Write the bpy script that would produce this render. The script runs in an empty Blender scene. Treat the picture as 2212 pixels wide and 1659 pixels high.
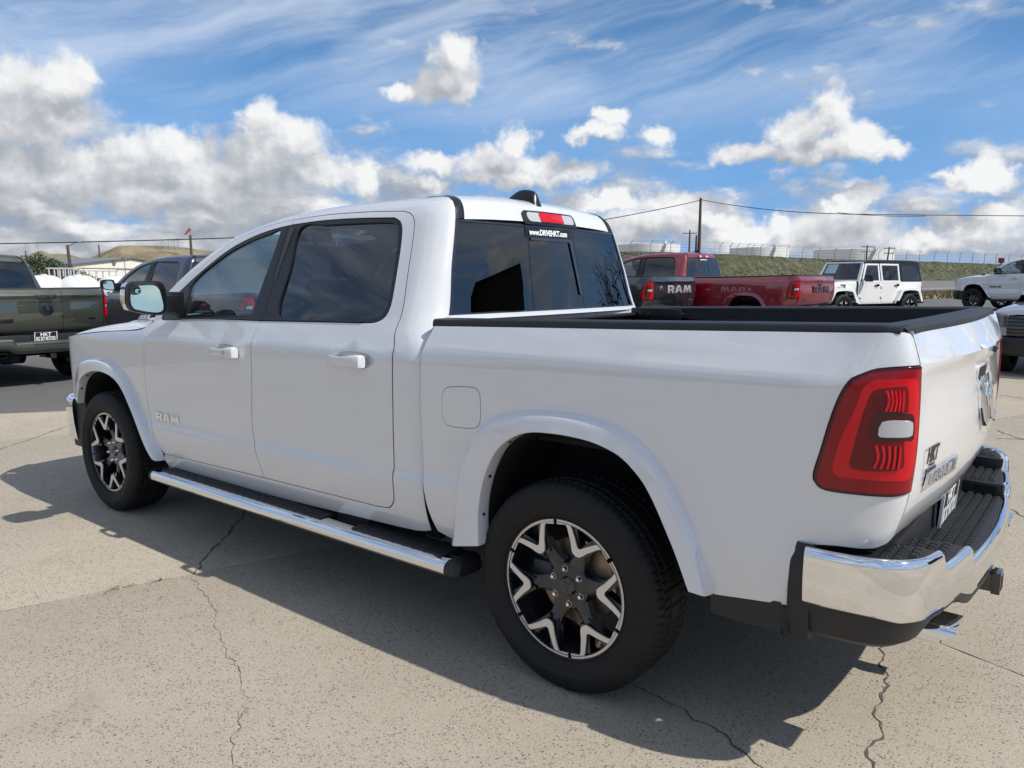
import bpy, bmesh, math, random
import numpy as np
from mathutils import Vector, Matrix, geometry as mgeo

random.seed(7)
SC = bpy.context.scene
COL = SC.collection
R = math.radians

# ------------------------------------------------------------------ camera, light, exposure
CAM = Vector((5.226, -3.238, 1.544))
YAW, PITCH = R(128.452), R(-7.79)
cd = bpy.data.cameras.new('camera')
cd.sensor_fit = 'HORIZONTAL'; cd.sensor_width = 36.0; cd.lens = 27.043
cd.clip_start = 0.05; cd.clip_end = 20000
co = bpy.data.objects.new('camera', cd); COL.objects.link(co)
FW = Vector((math.cos(PITCH)*math.cos(YAW), math.cos(PITCH)*math.sin(YAW), math.sin(PITCH)))
co.location = CAM
co.rotation_euler = FW.to_track_quat('-Z', 'Y').to_euler()
SC.camera = co

SUN_DIR = Vector((0.88, 0.17, 1.0)).normalized()       # towards the sun
SUN_EL = math.asin(SUN_DIR.z); SUN_AZ = math.atan2(SUN_DIR.y, SUN_DIR.x)
sl = bpy.data.lights.new('sun', 'SUN'); sl.energy = 4.3; sl.angle = R(0.55); sl.color = (1.0, 0.955, 0.88)
so = bpy.data.objects.new('sun', sl); COL.objects.link(so)
so.rotation_euler = (-SUN_DIR).to_track_quat('-Z', 'Y').to_euler()
so.location = (20, 5, 30)

SC.view_settings.view_transform = 'Standard'
try: SC.view_settings.look = 'None'
except Exception: pass
SC.view_settings.exposure = 0.0; SC.view_settings.gamma = 1.0; SC.view_settings.use_curve_mapping = False
SC.render.engine = 'CYCLES'
SC.cycles.max_bounces = 6; SC.cycles.glossy_bounces = 4; SC.cycles.diffuse_bounces = 3; SC.cycles.transmission_bounces = 4
SC.cycles.transparent_max_bounces = 10; SC.cycles.caustics_reflective = False; SC.cycles.caustics_refractive = False

# ------------------------------------------------------------------ sky with clouds
def build_world():
    w = bpy.data.worlds.new('World'); SC.world = w; w.use_nodes = True
    nt = w.node_tree; nt.nodes.clear(); N = nt.nodes.new; L = nt.links.new
    def val(sock, v):
        if hasattr(v, 'links'): L(v, sock)
        else: sock.default_value = v
    def m(op, a, b=0.0, c=0.0, clamp=False):
        n = N('ShaderNodeMath'); n.operation = op; n.use_clamp = clamp
        val(n.inputs[0], a); val(n.inputs[1], b); val(n.inputs[2], c); return n.outputs[0]
    def vm(op, a, b=None, c=None):
        n = N('ShaderNodeVectorMath'); n.operation = op; val(n.inputs[0], a)
        if b is not None: val(n.inputs[1], b)
        if c is not None: val(n.inputs[2], c)
        return n.outputs['Value'] if op in ('LENGTH', 'DOT_PRODUCT') else n.outputs[0]
    def comb(x, y, z=0.0):
        n = N('ShaderNodeCombineXYZ'); val(n.inputs[0], x); val(n.inputs[1], y); val(n.inputs[2], z); return n.outputs[0]
    def noise(v, scale, det, rough=.5, dist=0.0, lac=2.0, dim='3D'):
        n = N('ShaderNodeTexNoise'); n.noise_dimensions = dim; L(v, n.inputs['Vector']); n.inputs['Scale'].default_value = scale
        n.inputs['Detail'].default_value = det; n.inputs['Roughness'].default_value = rough
        n.inputs['Distortion'].default_value = dist; n.inputs['Lacunarity'].default_value = lac; return n
    def sstep(x, lo, hi):
        n = N('ShaderNodeMapRange'); n.interpolation_type = 'SMOOTHSTEP'; val(n.inputs[0], x)
        n.inputs[1].default_value = lo; n.inputs[2].default_value = hi; return n.outputs[0]
    tc = N('ShaderNodeTexCoord'); D = tc.outputs['Generated']
    sep = N('ShaderNodeSeparateXYZ'); L(D, sep.inputs[0])
    # azimuth from the viewing direction (degrees, right positive) and elevation
    xr = m('ADD', m('MULTIPLY', sep.outputs[0], math.sin(YAW)), m('MULTIPLY', sep.outputs[1], -math.cos(YAW)))
    xf = m('ADD', m('MULTIPLY', sep.outputs[0], math.cos(YAW)), m('MULTIPLY', sep.outputs[1], math.sin(YAW)))
    u = m('MULTIPLY', m('ARCTAN2', xr, xf), 57.29578)
    v = m('MULTIPLY', m('ARCSINE', sep.outputs[2]), 57.29578)
    UV = comb(u, v)
    def px(x, y):                       # photograph position -> (azimuth, elevation) in degrees
        X = (x-1106)/1661.7; Y = -(y-829.5)/1661.7
        d = Vector((X, Y, 1.0))
        cp, sp = math.cos(PITCH), math.sin(PITCH)
        f = cp - Y*sp; up = sp + Y*cp
        return math.degrees(math.atan2(X, f)), math.degrees(math.atan2(up, math.hypot(X, f)))
    CLOUDS = [  # centre and radii of the lobes of the cumulus clouds
        (1795,255,62,72),(1715,295,95,62),(1850,305,85,58),(1620,335,85,36),(1895,330,62,30),(1750,338,190,38),
        (2115,365,60,44),(2055,388,80,28),(2165,385,58,36),(2110,400,110,28),
        (985,125,52,72),(950,185,80,44),(865,188,55,24),(985,205,38,32),
        (20,175,110,72),(130,170,90,62),(40,250,190,62),(-40,210,130,90),(185,150,50,40),(120,260,120,48),
        (575,265,62,58),(640,310,95,58),(560,335,95,60),(395,325,130,56),(265,338,100,50),(150,355,150,48),
        (430,375,280,66),(30,360,150,64),(690,375,115,50),(785,392,50,38),(330,410,340,50),
        (1115,310,50,42),(1065,355,85,46),(1160,365,70,40),(925,360,75,30),(1255,368,50,36),(1120,392,150,30),(940,408,46,22),
        (1310,250,44,26),(1275,285,60,26),(1430,282,52,30),
        (1870,420,78,36),(1820,450,60,28),(1690,492,70,36),(1800,500,170,52),(1600,505,120,46),
        (2175,470,90,42),(2110,505,130,44),(1990,530,110,30),(2060,480,60,24),
        (1450,440,110,34),(1300,440,120,30),(1540,470,80,30),(1380,490,160,44)]
    warp1 = noise(UV, 0.16, 3.5, .58)
    w1 = vm('MULTIPLY', vm('SUBTRACT', warp1.outputs['Color'], (.5,.5,.5)), (4.5, 3.0, 0.0))
    warp2 = noise(UV, 0.9, 5.0, .62)
    w2 = vm('MULTIPLY', vm('SUBTRACT', warp2.outputs['Color'], (.5,.5,.5)), (1.9, 1.7, 0.0))
    UVw = vm('ADD', vm('ADD', UV, w1), w2)
    # far low band and clouds outside the picture: noise squashed towards the horizon
    zc = m('MAXIMUM', sep.outputs[2], 0.015)
    def density(P, sh):
        cur = None
        for (cx, cy, rx, ry) in CLOUDS:
            a, b = px(cx, cy); a2, b2 = px(cx+rx, cy-ry)
            sx, sy = 1/max(a2-a, .3), 1/max(b2-b, .3)
            n = N('ShaderNodeVectorMath'); n.operation = 'MULTIPLY_ADD'; L(P, n.inputs[0])
            n.inputs[1].default_value = (sx, sy, 0); n.inputs[2].default_value = (-a*sx, -b*sy, 0)
            d = vm('LENGTH', n.outputs[0])
            cur = d if cur is None else m('SMOOTH_MIN', cur, d, 0.22)
        return m('SUBTRACT', 1.08, cur)
    dA = density(UVw, 0)
    dB = density(vm('ADD', UVw, (1.3, 2.3, 0.0)), 0)
    fb = noise(UV, 0.42, 6.0, .56)
    fbs = noise(vm('ADD', UV, (0.35, 0.65, 0.0)), 0.42, 3.0, .50)
    # clouds near the horizon
    lowc = vm('MULTIPLY', UV, (0.95, 2.2, 0.0))
    lowc = vm('ADD', lowc, vm('MULTIPLY', w2, (0.7, 0.9, 0)))
    ln = noise(lowc, 0.16, 6.0, .56); lns = noise(vm('ADD', lowc, (0.6, 1.5, 0)), 0.16, 3.0, .5)
    band = m('MULTIPLY', sstep(v, 11.0, 4.0), sstep(v, -3.0, 0.5))
    leftness = sstep(u, 12.0, -14.0)
    covL = m('ADD', m('MULTIPLY', m('ADD', 0.180, m('MULTIPLY', leftness, 0.085)), band), -.60)
    dL = m('MULTIPLY', m('ADD', ln.outputs[0], covL), 3.2)
    # generic cumulus away from the view (seen only in reflections)
    away = sstep(m('ABSOLUTE', u), 38.0, 50.0)
    gn = noise(vm('ADD', vm('MULTIPLY', UV, (0.8, 1.5, 0)), w2), 0.055, 4.0, .56)
    gns = noise(vm('ADD', vm('ADD', vm('MULTIPLY', UV, (0.8, 1.5, 0)), w2), (0.8, 2.0, 0)), 0.055, 3.0, .56)
    dG = m('SUBTRACT', m('MULTIPLY', m('MULTIPLY', m('SUBTRACT', gn.outputs[0], .50), 4.0), away), m('MULTIPLY', m('SUBTRACT', 1.0, away), 1.0))
    def edge(d, f): return m('ADD', d, m('MULTIPLY', m('SUBTRACT', f, .5), 1.05))
    eA = edge(dA, fb.outputs[0]); eL = dL; 
    aA = sstep(eA, -0.08, 0.58); aL = sstep(eL, -0.16, 0.62); aG = sstep(dG, 0.0, .5)
    # relief: bright towards the sun and the top, grey below
    relA = m('ADD', m('MULTIPLY', m('SUBTRACT', dA, dB), .75), m('MULTIPLY', m('SUBTRACT', fb.outputs[0], fbs.outputs[0]), 1.7))
    relL = m('MULTIPLY', m('SUBTRACT', ln.outputs[0], lns.outputs[0]), 3.0)
    relG = m('MULTIPLY', m('SUBTRACT', gn.outputs[0], gns.outputs[0]), 4.0)
    def ramp(f, els):
        n = N('ShaderNodeValToRGB'); L(f, n.inputs[0]); cr = n.color_ramp
        while len(cr.elements) < len(els): cr.elements.new(.5)
        for e, (p_, c) in zip(cr.elements, els): e.position = p_; e.color = (*c, 1)
        return n.outputs[0]
    lit = [(0.0, (.34,.375,.43)), (.30, (.43,.46,.51)), (.55, (.58,.60,.64)), (.80, (.78,.79,.81)), (1.0, (.92,.925,.93))]
    hi = m('MULTIPLY', m('SUBTRACT', warp2.outputs[0], .5), .35)
    cA = ramp(m('ADD', m('MULTIPLY', relA, .58), m('ADD', .47, hi), clamp=True), lit)
    cL = ramp(m('ADD', m('MULTIPLY', relL, 1.05), m('ADD', .40, hi), clamp=True), lit)
    cG = ramp(m('ADD', relG, .50, clamp=True), lit)
    # cirrus streaks high up
    ca, sa = math.cos(R(14)), math.sin(R(14))
    cu = m('ADD', m('MULTIPLY', u, ca), m('MULTIPLY', v, sa)); cv = m('SUBTRACT', m('MULTIPLY', v, ca), m('MULTIPLY', u, sa))
    cw = noise(UV, .07, 3.0, .5)
    C1 = vm('ADD', comb(m('MULTIPLY', cu, .10), m('MULTIPLY', cv, .75)), vm('MULTIPLY', cw.outputs['Color'], (2.5, 3.2, 0)))
    n1 = noise(C1, .55, 6.0, .62); n2 = noise(comb(m('MULTIPLY', cu, .05), m('MULTIPLY', cv, .16)), .8, 2.0, .5)
    cir = sstep(m('ADD', m('MULTIPLY', n1.outputs[0], .62), m('MULTIPLY', n2.outputs[0], .70)), .45, .90)
    cir = m('MULTIPLY', cir, sstep(v, 5.5, 15.0))
    cir = m('MAXIMUM', m('MULTIPLY', cir, .85), m('MULTIPLY', sstep(n2.outputs[0], .28, .72), .32))
    # sky colour
    sky = N('ShaderNodeTexSky'); sky.sky_type = 'NISHITA'; sky.sun_disc = False
    sky.sun_elevation = SUN_EL; sky.sun_rotation = math.pi/2 - SUN_AZ
    sky.altitude = 800; sky.air_density = 1.0; sky.dust_density = .25; sky.ozone_density = 2.5
    bs = N('ShaderNodeBackground'); bs.inputs[1].default_value = 0.115
    hs = N('ShaderNodeHueSaturation'); hs.inputs['Saturation'].default_value = 1.30; L(sky.outputs[0], hs.inputs['Color'])
    L(hs.outputs[0], bs.inputs[0])
    def bg(c):
        b = N('ShaderNodeBackground'); b.inputs[1].default_value = 1.0
        if hasattr(c, 'links'): L(c, b.inputs[0])
        else: b.inputs[0].default_value = c
        return b.outputs[0]
    def mix(f, a, b):
        n = N('ShaderNodeMixShader'); L(f, n.inputs[0]); L(a, n.inputs[1]); L(b, n.inputs[2]); return n.outputs[0]
    s = bs.outputs[0]
    s = mix(cir, s, bg((.70, .78, .90, 1)))
    # thin bright haze just over the horizon
    s = mix(m('MULTIPLY', sstep(v, 20.0, -1.0), .85), s, bg((.13, .36, .80, 1)))
    s = mix(m('MULTIPLY', sstep(v, 4.5, -1.0), .55), s, bg((.50, .62, .78, 1)))
    s = mix(aG, s, bg(cG)); s = mix(aL, s, bg(cL)); s = mix(aA, s, bg(cA))
    # a thin condensation trail
    out = N('ShaderNodeOutputWorld'); L(s, out.inputs[0])
    w.cycles.sampling_method = 'MANUAL'; w.cycles.sample_map_resolution = 1024
build_world()

# ------------------------------------------------------------------ materials
def newmat(name):
    m = bpy.data.materials.new(name); m.use_nodes = True
    return m, m.node_tree, m.node_tree.nodes['Principled BSDF']
def mat(name, col, rough=.5, metal=0.0, coat=0.0, bump=0.0, bscale=60.0, vary=0.0, vscale=3.0, coat_rough=.03, spec=.5, aniso=0):
    m, nt, b = newmat(name); N = nt.nodes.new; L = nt.links.new
    b.inputs['Base Color'].default_value = (*col, 1); b.inputs['Roughness'].default_value = rough
    b.inputs['Metallic'].default_value = metal; b.inputs['Coat Weight'].default_value = coat
    b.inputs['Coat Roughness'].default_value = coat_rough; b.inputs['Specular IOR Level'].default_value = spec
    m.diffuse_color = (*col, 1)
    if vary or bump:
        tc = N('ShaderNodeTexCoord')
    if vary:
        n = N('ShaderNodeTexNoise'); n.inputs['Scale'].default_value = vscale; n.inputs['Detail'].default_value = 8; n.inputs['Roughness'].default_value = .62
        L(tc.outputs['Object'], n.inputs['Vector'])
        r = N('ShaderNodeMapRange'); L(n.outputs[0], r.inputs[0]); r.inputs[1].default_value = .3; r.inputs[2].default_value = .7
        r.inputs[3].default_value = 1-vary; r.inputs[4].default_value = 1+vary
        mx = N('ShaderNodeVectorMath'); mx.operation = 'SCALE'; mx.inputs[0].default_value = col; L(r.outputs[0], mx.inputs['Scale'])
        L(mx.outputs[0], b.inputs['Base Color'])
    if bump:
        n2 = N('ShaderNodeTexNoise'); n2.inputs['Scale'].default_value = bscale; n2.inputs['Detail'].default_value = 4
        L(tc.outputs['Object'], n2.inputs['Vector'])
        bp = N('ShaderNodeBump'); bp.inputs['Strength'].default_value = bump; bp.inputs['Distance'].default_value = .004
        L(n2.outputs[0], bp.inputs['Height']); L(bp.outputs[0], b.inputs['Normal'])
    return m
def paint(name, col, metal=0.0, rough=.42):
    m, nt, b = newmat(name); N = nt.nodes.new; L = nt.links.new
    b.inputs['Base Color'].default_value = (*col, 1); b.inputs['Roughness'].default_value = rough
    b.inputs['Metallic'].default_value = metal; b.inputs['Coat Weight'].default_value = 1.0
    b.inputs['Coat Roughness'].default_value = .01; b.inputs['Coat IOR'].default_value = 1.85
    # slight orange peel in the clear coat and a little dust low down in the finish
    tc = N('ShaderNodeTexCoord'); n = N('ShaderNodeTexNoise'); n.inputs['Scale'].default_value = 34; n.inputs['Detail'].default_value = 2
    L(tc.outputs['Object'], n.inputs['Vector']); bp = N('ShaderNodeBump'); bp.inputs['Strength'].default_value = .015; bp.inputs['Distance'].default_value = .003
    L(n.outputs[0], bp.inputs['Height']); L(bp.outputs[0], b.inputs['Coat Normal'])
    n3 = N('ShaderNodeTexNoise'); n3.inputs['Scale'].default_value = 5; n3.inputs['Detail'].default_value = 7; L(tc.outputs['Object'], n3.inputs['Vector'])
    r = N('ShaderNodeMapRange'); L(n3.outputs[0], r.inputs[0]); r.inputs[1].default_value = .35; r.inputs[2].default_value = .75; r.inputs[3].default_value = rough-.04; r.inputs[4].default_value = rough+.10
    L(r.outputs[0], b.inputs['Roughness'])
    r2 = N('ShaderNodeMapRange'); L(n3.outputs[0], r2.inputs[0]); r2.inputs[1].default_value = .3; r2.inputs[2].default_value = .8; r2.inputs[3].default_value = .004; r2.inputs[4].default_value = .022
    L(r2.outputs[0], b.inputs['Coat Roughness'])
    return m
def glass(name, tint, gloss_tint=(1,1,1)):
    m = bpy.data.materials.new(name); m.use_nodes = True; nt = m.node_tree; nt.nodes.clear(); N = nt.nodes.new; L = nt.links.new
    t = N('ShaderNodeBsdfTransparent'); t.inputs[0].default_value = (*tint, 1)
    g = N('ShaderNodeBsdfGlossy'); g.inputs['Roughness'].default_value = .004; g.inputs[0].default_value = (*gloss_tint, 1)
    f = N('ShaderNodeFresnel'); f.inputs[0].default_value = 1.58
    mx = N('ShaderNodeMath'); mx.operation = 'MULTIPLY_ADD'; L(f.outputs[0], mx.inputs[0]); mx.inputs[1].default_value = 1.15; mx.inputs[2].default_value = .03; mx.use_clamp = True
    s = N('ShaderNodeMixShader'); L(mx.outputs[0], s.inputs[0]); L(t.outputs[0], s.inputs[1]); L(g.outputs[0], s.inputs[2])
    o = N('ShaderNodeOutputMaterial'); L(s.outputs[0], o.inputs[0]); return m
M = {}
M['white'] = paint('white_pearl_paint', (.70,.71,.725), 0.0, .36)
M['green'] = paint('dark_olive_paint', (.046,.053,.040), .35, .38)
M['navy'] = paint('dark_navy_paint', (.012,.018,.036), .3, .36)
M['blackp'] = paint('black_paint', (.010,.012,.018), .2, .35)
M['red'] = paint('red_paint', (.27,.008,.022), .35, .34)
M['silver'] = paint('silver_paint', (.42,.43,.46), .6, .36)
M['chrome'] = mat('chrome', (.86,.87,.89), .045, 1.0)
M['chromed'] = mat('dull_chrome', (.62,.63,.65), .18, 1.0)
M['alloy'] = mat('machined_alloy', (.74,.70,.65), .38, .45, .4)
M['wheelblack'] = mat('gloss_black_alloy', (.012,.014,.020), .28, .2, .8)
M['rubber'] = mat('tyre_rubber', (.0085,.0088,.0095), .66, bump=.25, bscale=160, vary=.25, vscale=14, spec=.35)
M['plastic'] = mat('black_grained_plastic', (.0135,.015,.018), .50, bump=.35, bscale=420, vary=.12, vscale=6)
M['trim'] = mat('black_satin_trim', (.0065,.0075,.010), .32)
M['gloss'] = mat('gloss_black', (.008,.009,.012), .12, coat=1)
M['liner'] = mat('wheel_liner', (.005,.0055,.0065), .85, vary=.3)
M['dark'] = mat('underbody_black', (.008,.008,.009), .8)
M['bedliner'] = mat('spray_bedliner', (.008,.009,.012), .58, bump=.9, bscale=260, vary=.15)
M['disc'] = mat('brake_disc', (.34,.27,.21), .38, .8, vary=.2, vscale=20)
M['interior'] = mat('dark_cabin_trim', (.020,.021,.024), .7)
M['seat'] = mat('dark_seat_cloth', (.022,.022,.026), .65)
M['lampred'] = mat('red_lamp_lens', (.26,.0004,.006), .16, coat=.35, spec=.3, coat_rough=.01)
M['lampredb'] = mat('bright_red_lamp_band', (.60,.002,.010), .16, coat=.35, spec=.3)
M['lampredd'] = mat('deep_red_lamp_rim', (.055,.0004,.005), .12, coat=.5, spec=.3)
M['lampredi'] = mat('deep_inner_red_lens', (.15,.0003,.004), .14, coat=.3, spec=.3, bump=.5, bscale=120)
M['lampw'] = mat('clear_ribbed_lamp', (.50,.50,.52), .22, coat=1)
M['whitetext'] = mat('white_vinyl_lettering', (.82,.83,.84), .5)
M['blacktext'] = mat('black_vinyl_lettering', (.015,.015,.018), .4)
M['plateblk'] = mat('plate_black', (.012,.012,.014), .4)
M['mirrorg'] = mat('mirror_glass', (.66,.84,.76), .01, 1.0)
M['glass'] = glass('clear_green_glass', (.44,.58,.55))
M['tint'] = glass('dark_privacy_glass', (.075,.09,.11))
M['tintd'] = glass('darker_privacy_glass', (.06,.065,.075))
M['ws'] = glass('windscreen_glass', (.72,.80,.77))
M['headlamp'] = mat('headlamp_lens', (.22,.24,.27), .08, .6, 1)
M['greydark'] = mat('dark_grey_cast', (.05,.052,.058), .5)

# ------------------------------------------------------------------ object helpers
def tag(o, label=None, cat=None, group=None, kind=None):
    if label: o['label'] = label
    if cat: o['category'] = cat
    if group: o['group'] = group
    if kind: o['kind'] = kind
    return o
def thing(name, label, cat, loc=(0,0,0), rz=0.0, group=None):
    o = bpy.data.objects.new(name, None); COL.objects.link(o); o.empty_display_size = .3
    o.location = loc; o.rotation_euler = (0,0,rz); return tag(o, label, cat, group)
class MB:
    """collects geometry, then links it as ONE mesh object"""
    def __init__(s): s.v = []; s.n = []; s.f = []; s.m = []; s.custom = False
    def add(s, vs, fs, mi=0, T=None, flip=False):
        b = len(s.v)
        for p in vs: s.v.append(tuple(T @ Vector(p)) if T is not None else tuple(p)); s.n.append((0,0,0))
        for f in fs: s.f.append(tuple(b+i for i in (reversed(f) if flip else f))); s.m.append(mi)
        return s
    def box(s, x0, x1, y0, y1, z0, z1, mi=0, T=None):
        v = [(x0,y0,z0),(x1,y0,z0),(x1,y1,z0),(x0,y1,z0),(x0,y0,z1),(x1,y0,z1),(x1,y1,z1),(x0,y1,z1)]
        return s.add(v, [(3,2,1,0),(4,5,6,7),(0,1,5,4),(1,2,6,5),(2,3,7,6),(3,0,4,7)], mi, T)
    def grid(s, P, mi=0, T=None, closed_u=False, closed_v=False, flip=False):
        nu, nv = len(P), len(P[0]); vs = [p for r in P for p in r]; fs = []
        for i in range(nu if closed_u else nu-1):
            for j in range(nv if closed_v else nv-1):
                a = i*nv+j; b = ((i+1) % nu)*nv+j; c = ((i+1) % nu)*nv+(j+1) % nv; d = i*nv+(j+1) % nv
                fs.append((a,b,c,d))
        return s.add(vs, fs, mi, T, flip)
    def lathe(s, prof, n=48, mi=0, T=None, axis='Y'):
        P = []
        for i in range(n):
            a = 2*math.pi*i/n; c, t = math.cos(a), math.sin(a)
            if axis == 'Y': P.append([(r*c, y, r*t) for r, y in prof])
            else: P.append([(r*c, r*t, y) for r, y in prof])
        return s.grid(P, mi, T, closed_u=True, flip=(axis == 'Y'))
    def cyl(s, a, b, r0, r1=None, n=10, mi=0, cap=True):
        a = Vector(a); b = Vector(b); r1 = r0 if r1 is None else r1
        d = (b-a).normalized(); x = d.orthogonal().normalized(); y = d.cross(x)
        vs = []
        for c, r in ((a, r0), (b, r1)):
            for i in range(n):
                t = 2*math.pi*i/n; vs.append(tuple(c+(x*math.cos(t)+y*math.sin(t))*r))
        fs = [(i, (i+1) % n, n+(i+1) % n, n+i) for i in range(n)]
        if cap: fs += [tuple(range(n-1, -1, -1)), tuple(range(n, 2*n))]
        return s.add(vs, fs, mi)
    def tube(s, pts, r, n=8, mi=0, cap=True):
        pts = [Vector(p) for p in pts]; k = len(pts); rr = r if isinstance(r, (list, tuple)) else [r]*k
        rows = []; x = None
        for i in range(k):
            d = (pts[min(i+1, k-1)]-pts[max(i-1, 0)]).normalized()
            x = d.orthogonal().normalized() if x is None else (x-d*x.dot(d)).normalized()
            y = d.cross(x)
            rows.append([tuple(pts[i]+(x*math.cos(2*math.pi*j/n)+y*math.sin(2*math.pi*j/n))*rr[i]) for j in range(n)])
        s.grid(rows, mi, closed_v=True)
        if cap:
            b = len(s.v)-k*n
            s.f.append(tuple(b+j for j in range(n-1, -1, -1))); s.m.append(mi)
            s.f.append(tuple(b+(k-1)*n+j for j in range(n))); s.m.append(mi)
        return s
    def prism(s, poly, h0, h1, mi=0, T=None, holes=()):
        """poly in XY extruded along Z"""
        loops = [list(poly)]+[list(h) for h in holes]
        if area(loops[0]) < 0: loops[0].reverse()
        for k in range(1, len(loops)):
            if area(loops[k]) > 0: loops[k].reverse()
        if not holes:
            n = len(poly); P = loops[0]
            vs = [(x,y,h0) for x,y in P]+[(x,y,h1) for x,y in P]
            fs = [tuple(range(n-1,-1,-1)), tuple(range(n, 2*n))]+[(i,(i+1)%n,n+(i+1)%n,n+i) for i in range(n)]
            return s.add(vs, fs, mi, T)
        tri = mgeo.tessellate_polygon([[Vector((x,y,0)) for x,y in l] for l in loops])
        P = [p for l in loops for p in l]; n = len(P)
        vs = [(x,y,h0) for x,y in P]+[(x,y,h1) for x,y in P]; fs = []
        for t in tri:
            a = area([P[i] for i in t]); t = t if a > 0 else t[::-1]
            fs.append(tuple(t[::-1])); fs.append(tuple(i+n for i in t))
        b = 0
        for l in loops:
            k = len(l); fs += [(b+i, b+(i+1)%k, n+b+(i+1)%k, n+b+i) for i in range(k)]; b += k
        return s.add(vs, fs, mi, T)
    def mirror(s, pivot=0.0):
        s.v = [(x, 2*pivot-y, z) for x,y,z in s.v]; s.n = [(x,-y,z) for x,y,z in s.n]; s.f = [tuple(reversed(f)) for f in s.f]; return s
    def build(s, name, mats, parent=None, smooth=35, bevel=0.0, seg=2, loc=None, label=None):
        me = bpy.data.meshes.new(name)
        me.from_pydata(s.v, [], s.f)
        if me.validate(verbose=False) and s.custom: s.custom = False
        if not isinstance(mats, (list, tuple)): mats = [mats]
        for m_ in mats: me.materials.append(m_)
        if len(mats) > 1 and len(me.polygons) == len(s.m): me.polygons.foreach_set('material_index', s.m)
        if bevel:
            bm = bmesh.new(); bm.from_mesh(me); bmesh.ops.remove_doubles(bm, verts=bm.verts, dist=1e-5)
            eds = [e for e in bm.edges if len(e.link_faces) == 2 and e.calc_face_angle(0) > R(28)]
            bmesh.ops.bevel(bm, geom=eds, offset=bevel, segments=seg, affect='EDGES', profile=.6, clamp_overlap=True)
            bm.to_mesh(me); bm.free()
        if s.custom:
            me.polygons.foreach_set('use_smooth', [True]*len(me.polygons)); me.update()
            me.normals_split_custom_set_from_vertices(s.n)
        elif smooth:
            me.polygons.foreach_set('use_smooth', [True]*len(me.polygons)); me.update()
            me.set_sharp_from_angle(angle=R(smooth))
        else: me.update()
        o = bpy.data.objects.new(name, me); COL.objects.link(o)
        if parent is not None: o.parent = parent
        if loc is not None: o.location = loc
        if label: o['label'] = label
        return o
def area(p):
    return .5*sum(p[i][0]*p[(i+1)%len(p)][1]-p[(i+1)%len(p)][0]*p[i][1] for i in range(len(p)))
def cr(pts, ds=.04, closed=False):
    """smooth curve through the points, resampled at about ds"""
    n = len(pts)
    if n < 3 and not closed:
        k = max(1, int(math.dist(pts[0], pts[-1])/ds)); return [tuple(pts[0][c]+(pts[-1][c]-pts[0][c])*i/k for c in range(len(pts[0]))) for i in range(k+1)]
    out = []
    for i in range(n if closed else n-1):
        p1 = pts[i]; p2 = pts[(i+1) % n]
        p0 = pts[(i-1) % n] if closed or i > 0 else p1; p3 = pts[(i+2) % n] if closed or i+2 < n else p2
        d = math.dist(p1, p2); k = max(1, int(math.ceil(d/ds)))
        d0 = max(math.dist(p0, p1), 1e-6); d2 = max(math.dist(p2, p3), 1e-6)
        for j in range(k):
            t = j/k; q = []
            for c in range(len(p1)):
                m1 = (p2[c]-p0[c])/(d0+d)*d if p0 is not p1 else (p2[c]-p1[c])
                m2 = (p3[c]-p1[c])/(d2+d)*d if p3 is not p2 else (p2[c]-p1[c])
                q.append((2*t**3-3*t*t+1)*p1[c]+(t**3-2*t*t+t)*m1+(-2*t**3+3*t*t)*p2[c]+(t**3-t*t)*m2)
            out.append(tuple(q))
    if not closed: out.append(tuple(pts[-1]))
    return out
def join(*segs):
    out = []
    for s in segs:
        for p in s:
            if not out or math.dist(out[-1], p) > 1e-4: out.append(p)
    if math.dist(out[0], out[-1]) < 1e-4: out.pop()
    return out
def offpoly(p, d):
    """inset a closed polygon by d (positive = inwards)"""
    n = len(p); sgn = 1 if area(p) > 0 else -1; out = []
    for i in range(n):
        a = p[i-1]; b = p[i]; c = p[(i+1) % n]
        e1 = (b[0]-a[0], b[1]-a[1]); e2 = (c[0]-b[0], c[1]-b[1])
        l1 = math.hypot(*e1) or 1e-9; l2 = math.hypot(*e2) or 1e-9
        n1 = (-e1[1]/l1*sgn, e1[0]/l1*sgn); n2 = (-e2[1]/l2*sgn, e2[0]/l2*sgn)
        m_ = (n1[0]+n2[0], n1[1]+n2[1]); q = m_[0]**2+m_[1]**2
        k = 2/max(q, .6)
        out.append((b[0]+m_[0]*d*k*.5*1.0, b[1]+m_[1]*d*k*.5*1.0))
    return out
def inside(px, py, poly):
    P = np.array(poly); x0, y0 = P[:,0], P[:,1]; x1, y1 = np.roll(x0,-1), np.roll(y0,-1)
    px = np.asarray(px)[:,None]; py = np.asarray(py)[:,None]
    c = ((y0 > py) != (y1 > py)) & (px < (x1-x0)*(py-y0)/(np.where(y1 == y0, 1e-12, y1-y0))+x0)
    return (c.sum(1) % 2) == 1
def frame(Mf, u, s, e=1e-3):
    p = Vector(Mf(u, s)); a = Vector(Mf(u+e, s))-Vector(Mf(u-e, s)); b = Vector(Mf(u, s+e))-Vector(Mf(u, s-e))
    n = a.cross(b)
    if n.length < 1e-14: n = Vector((0,-1,0))
    return p, n.normalized()
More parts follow.
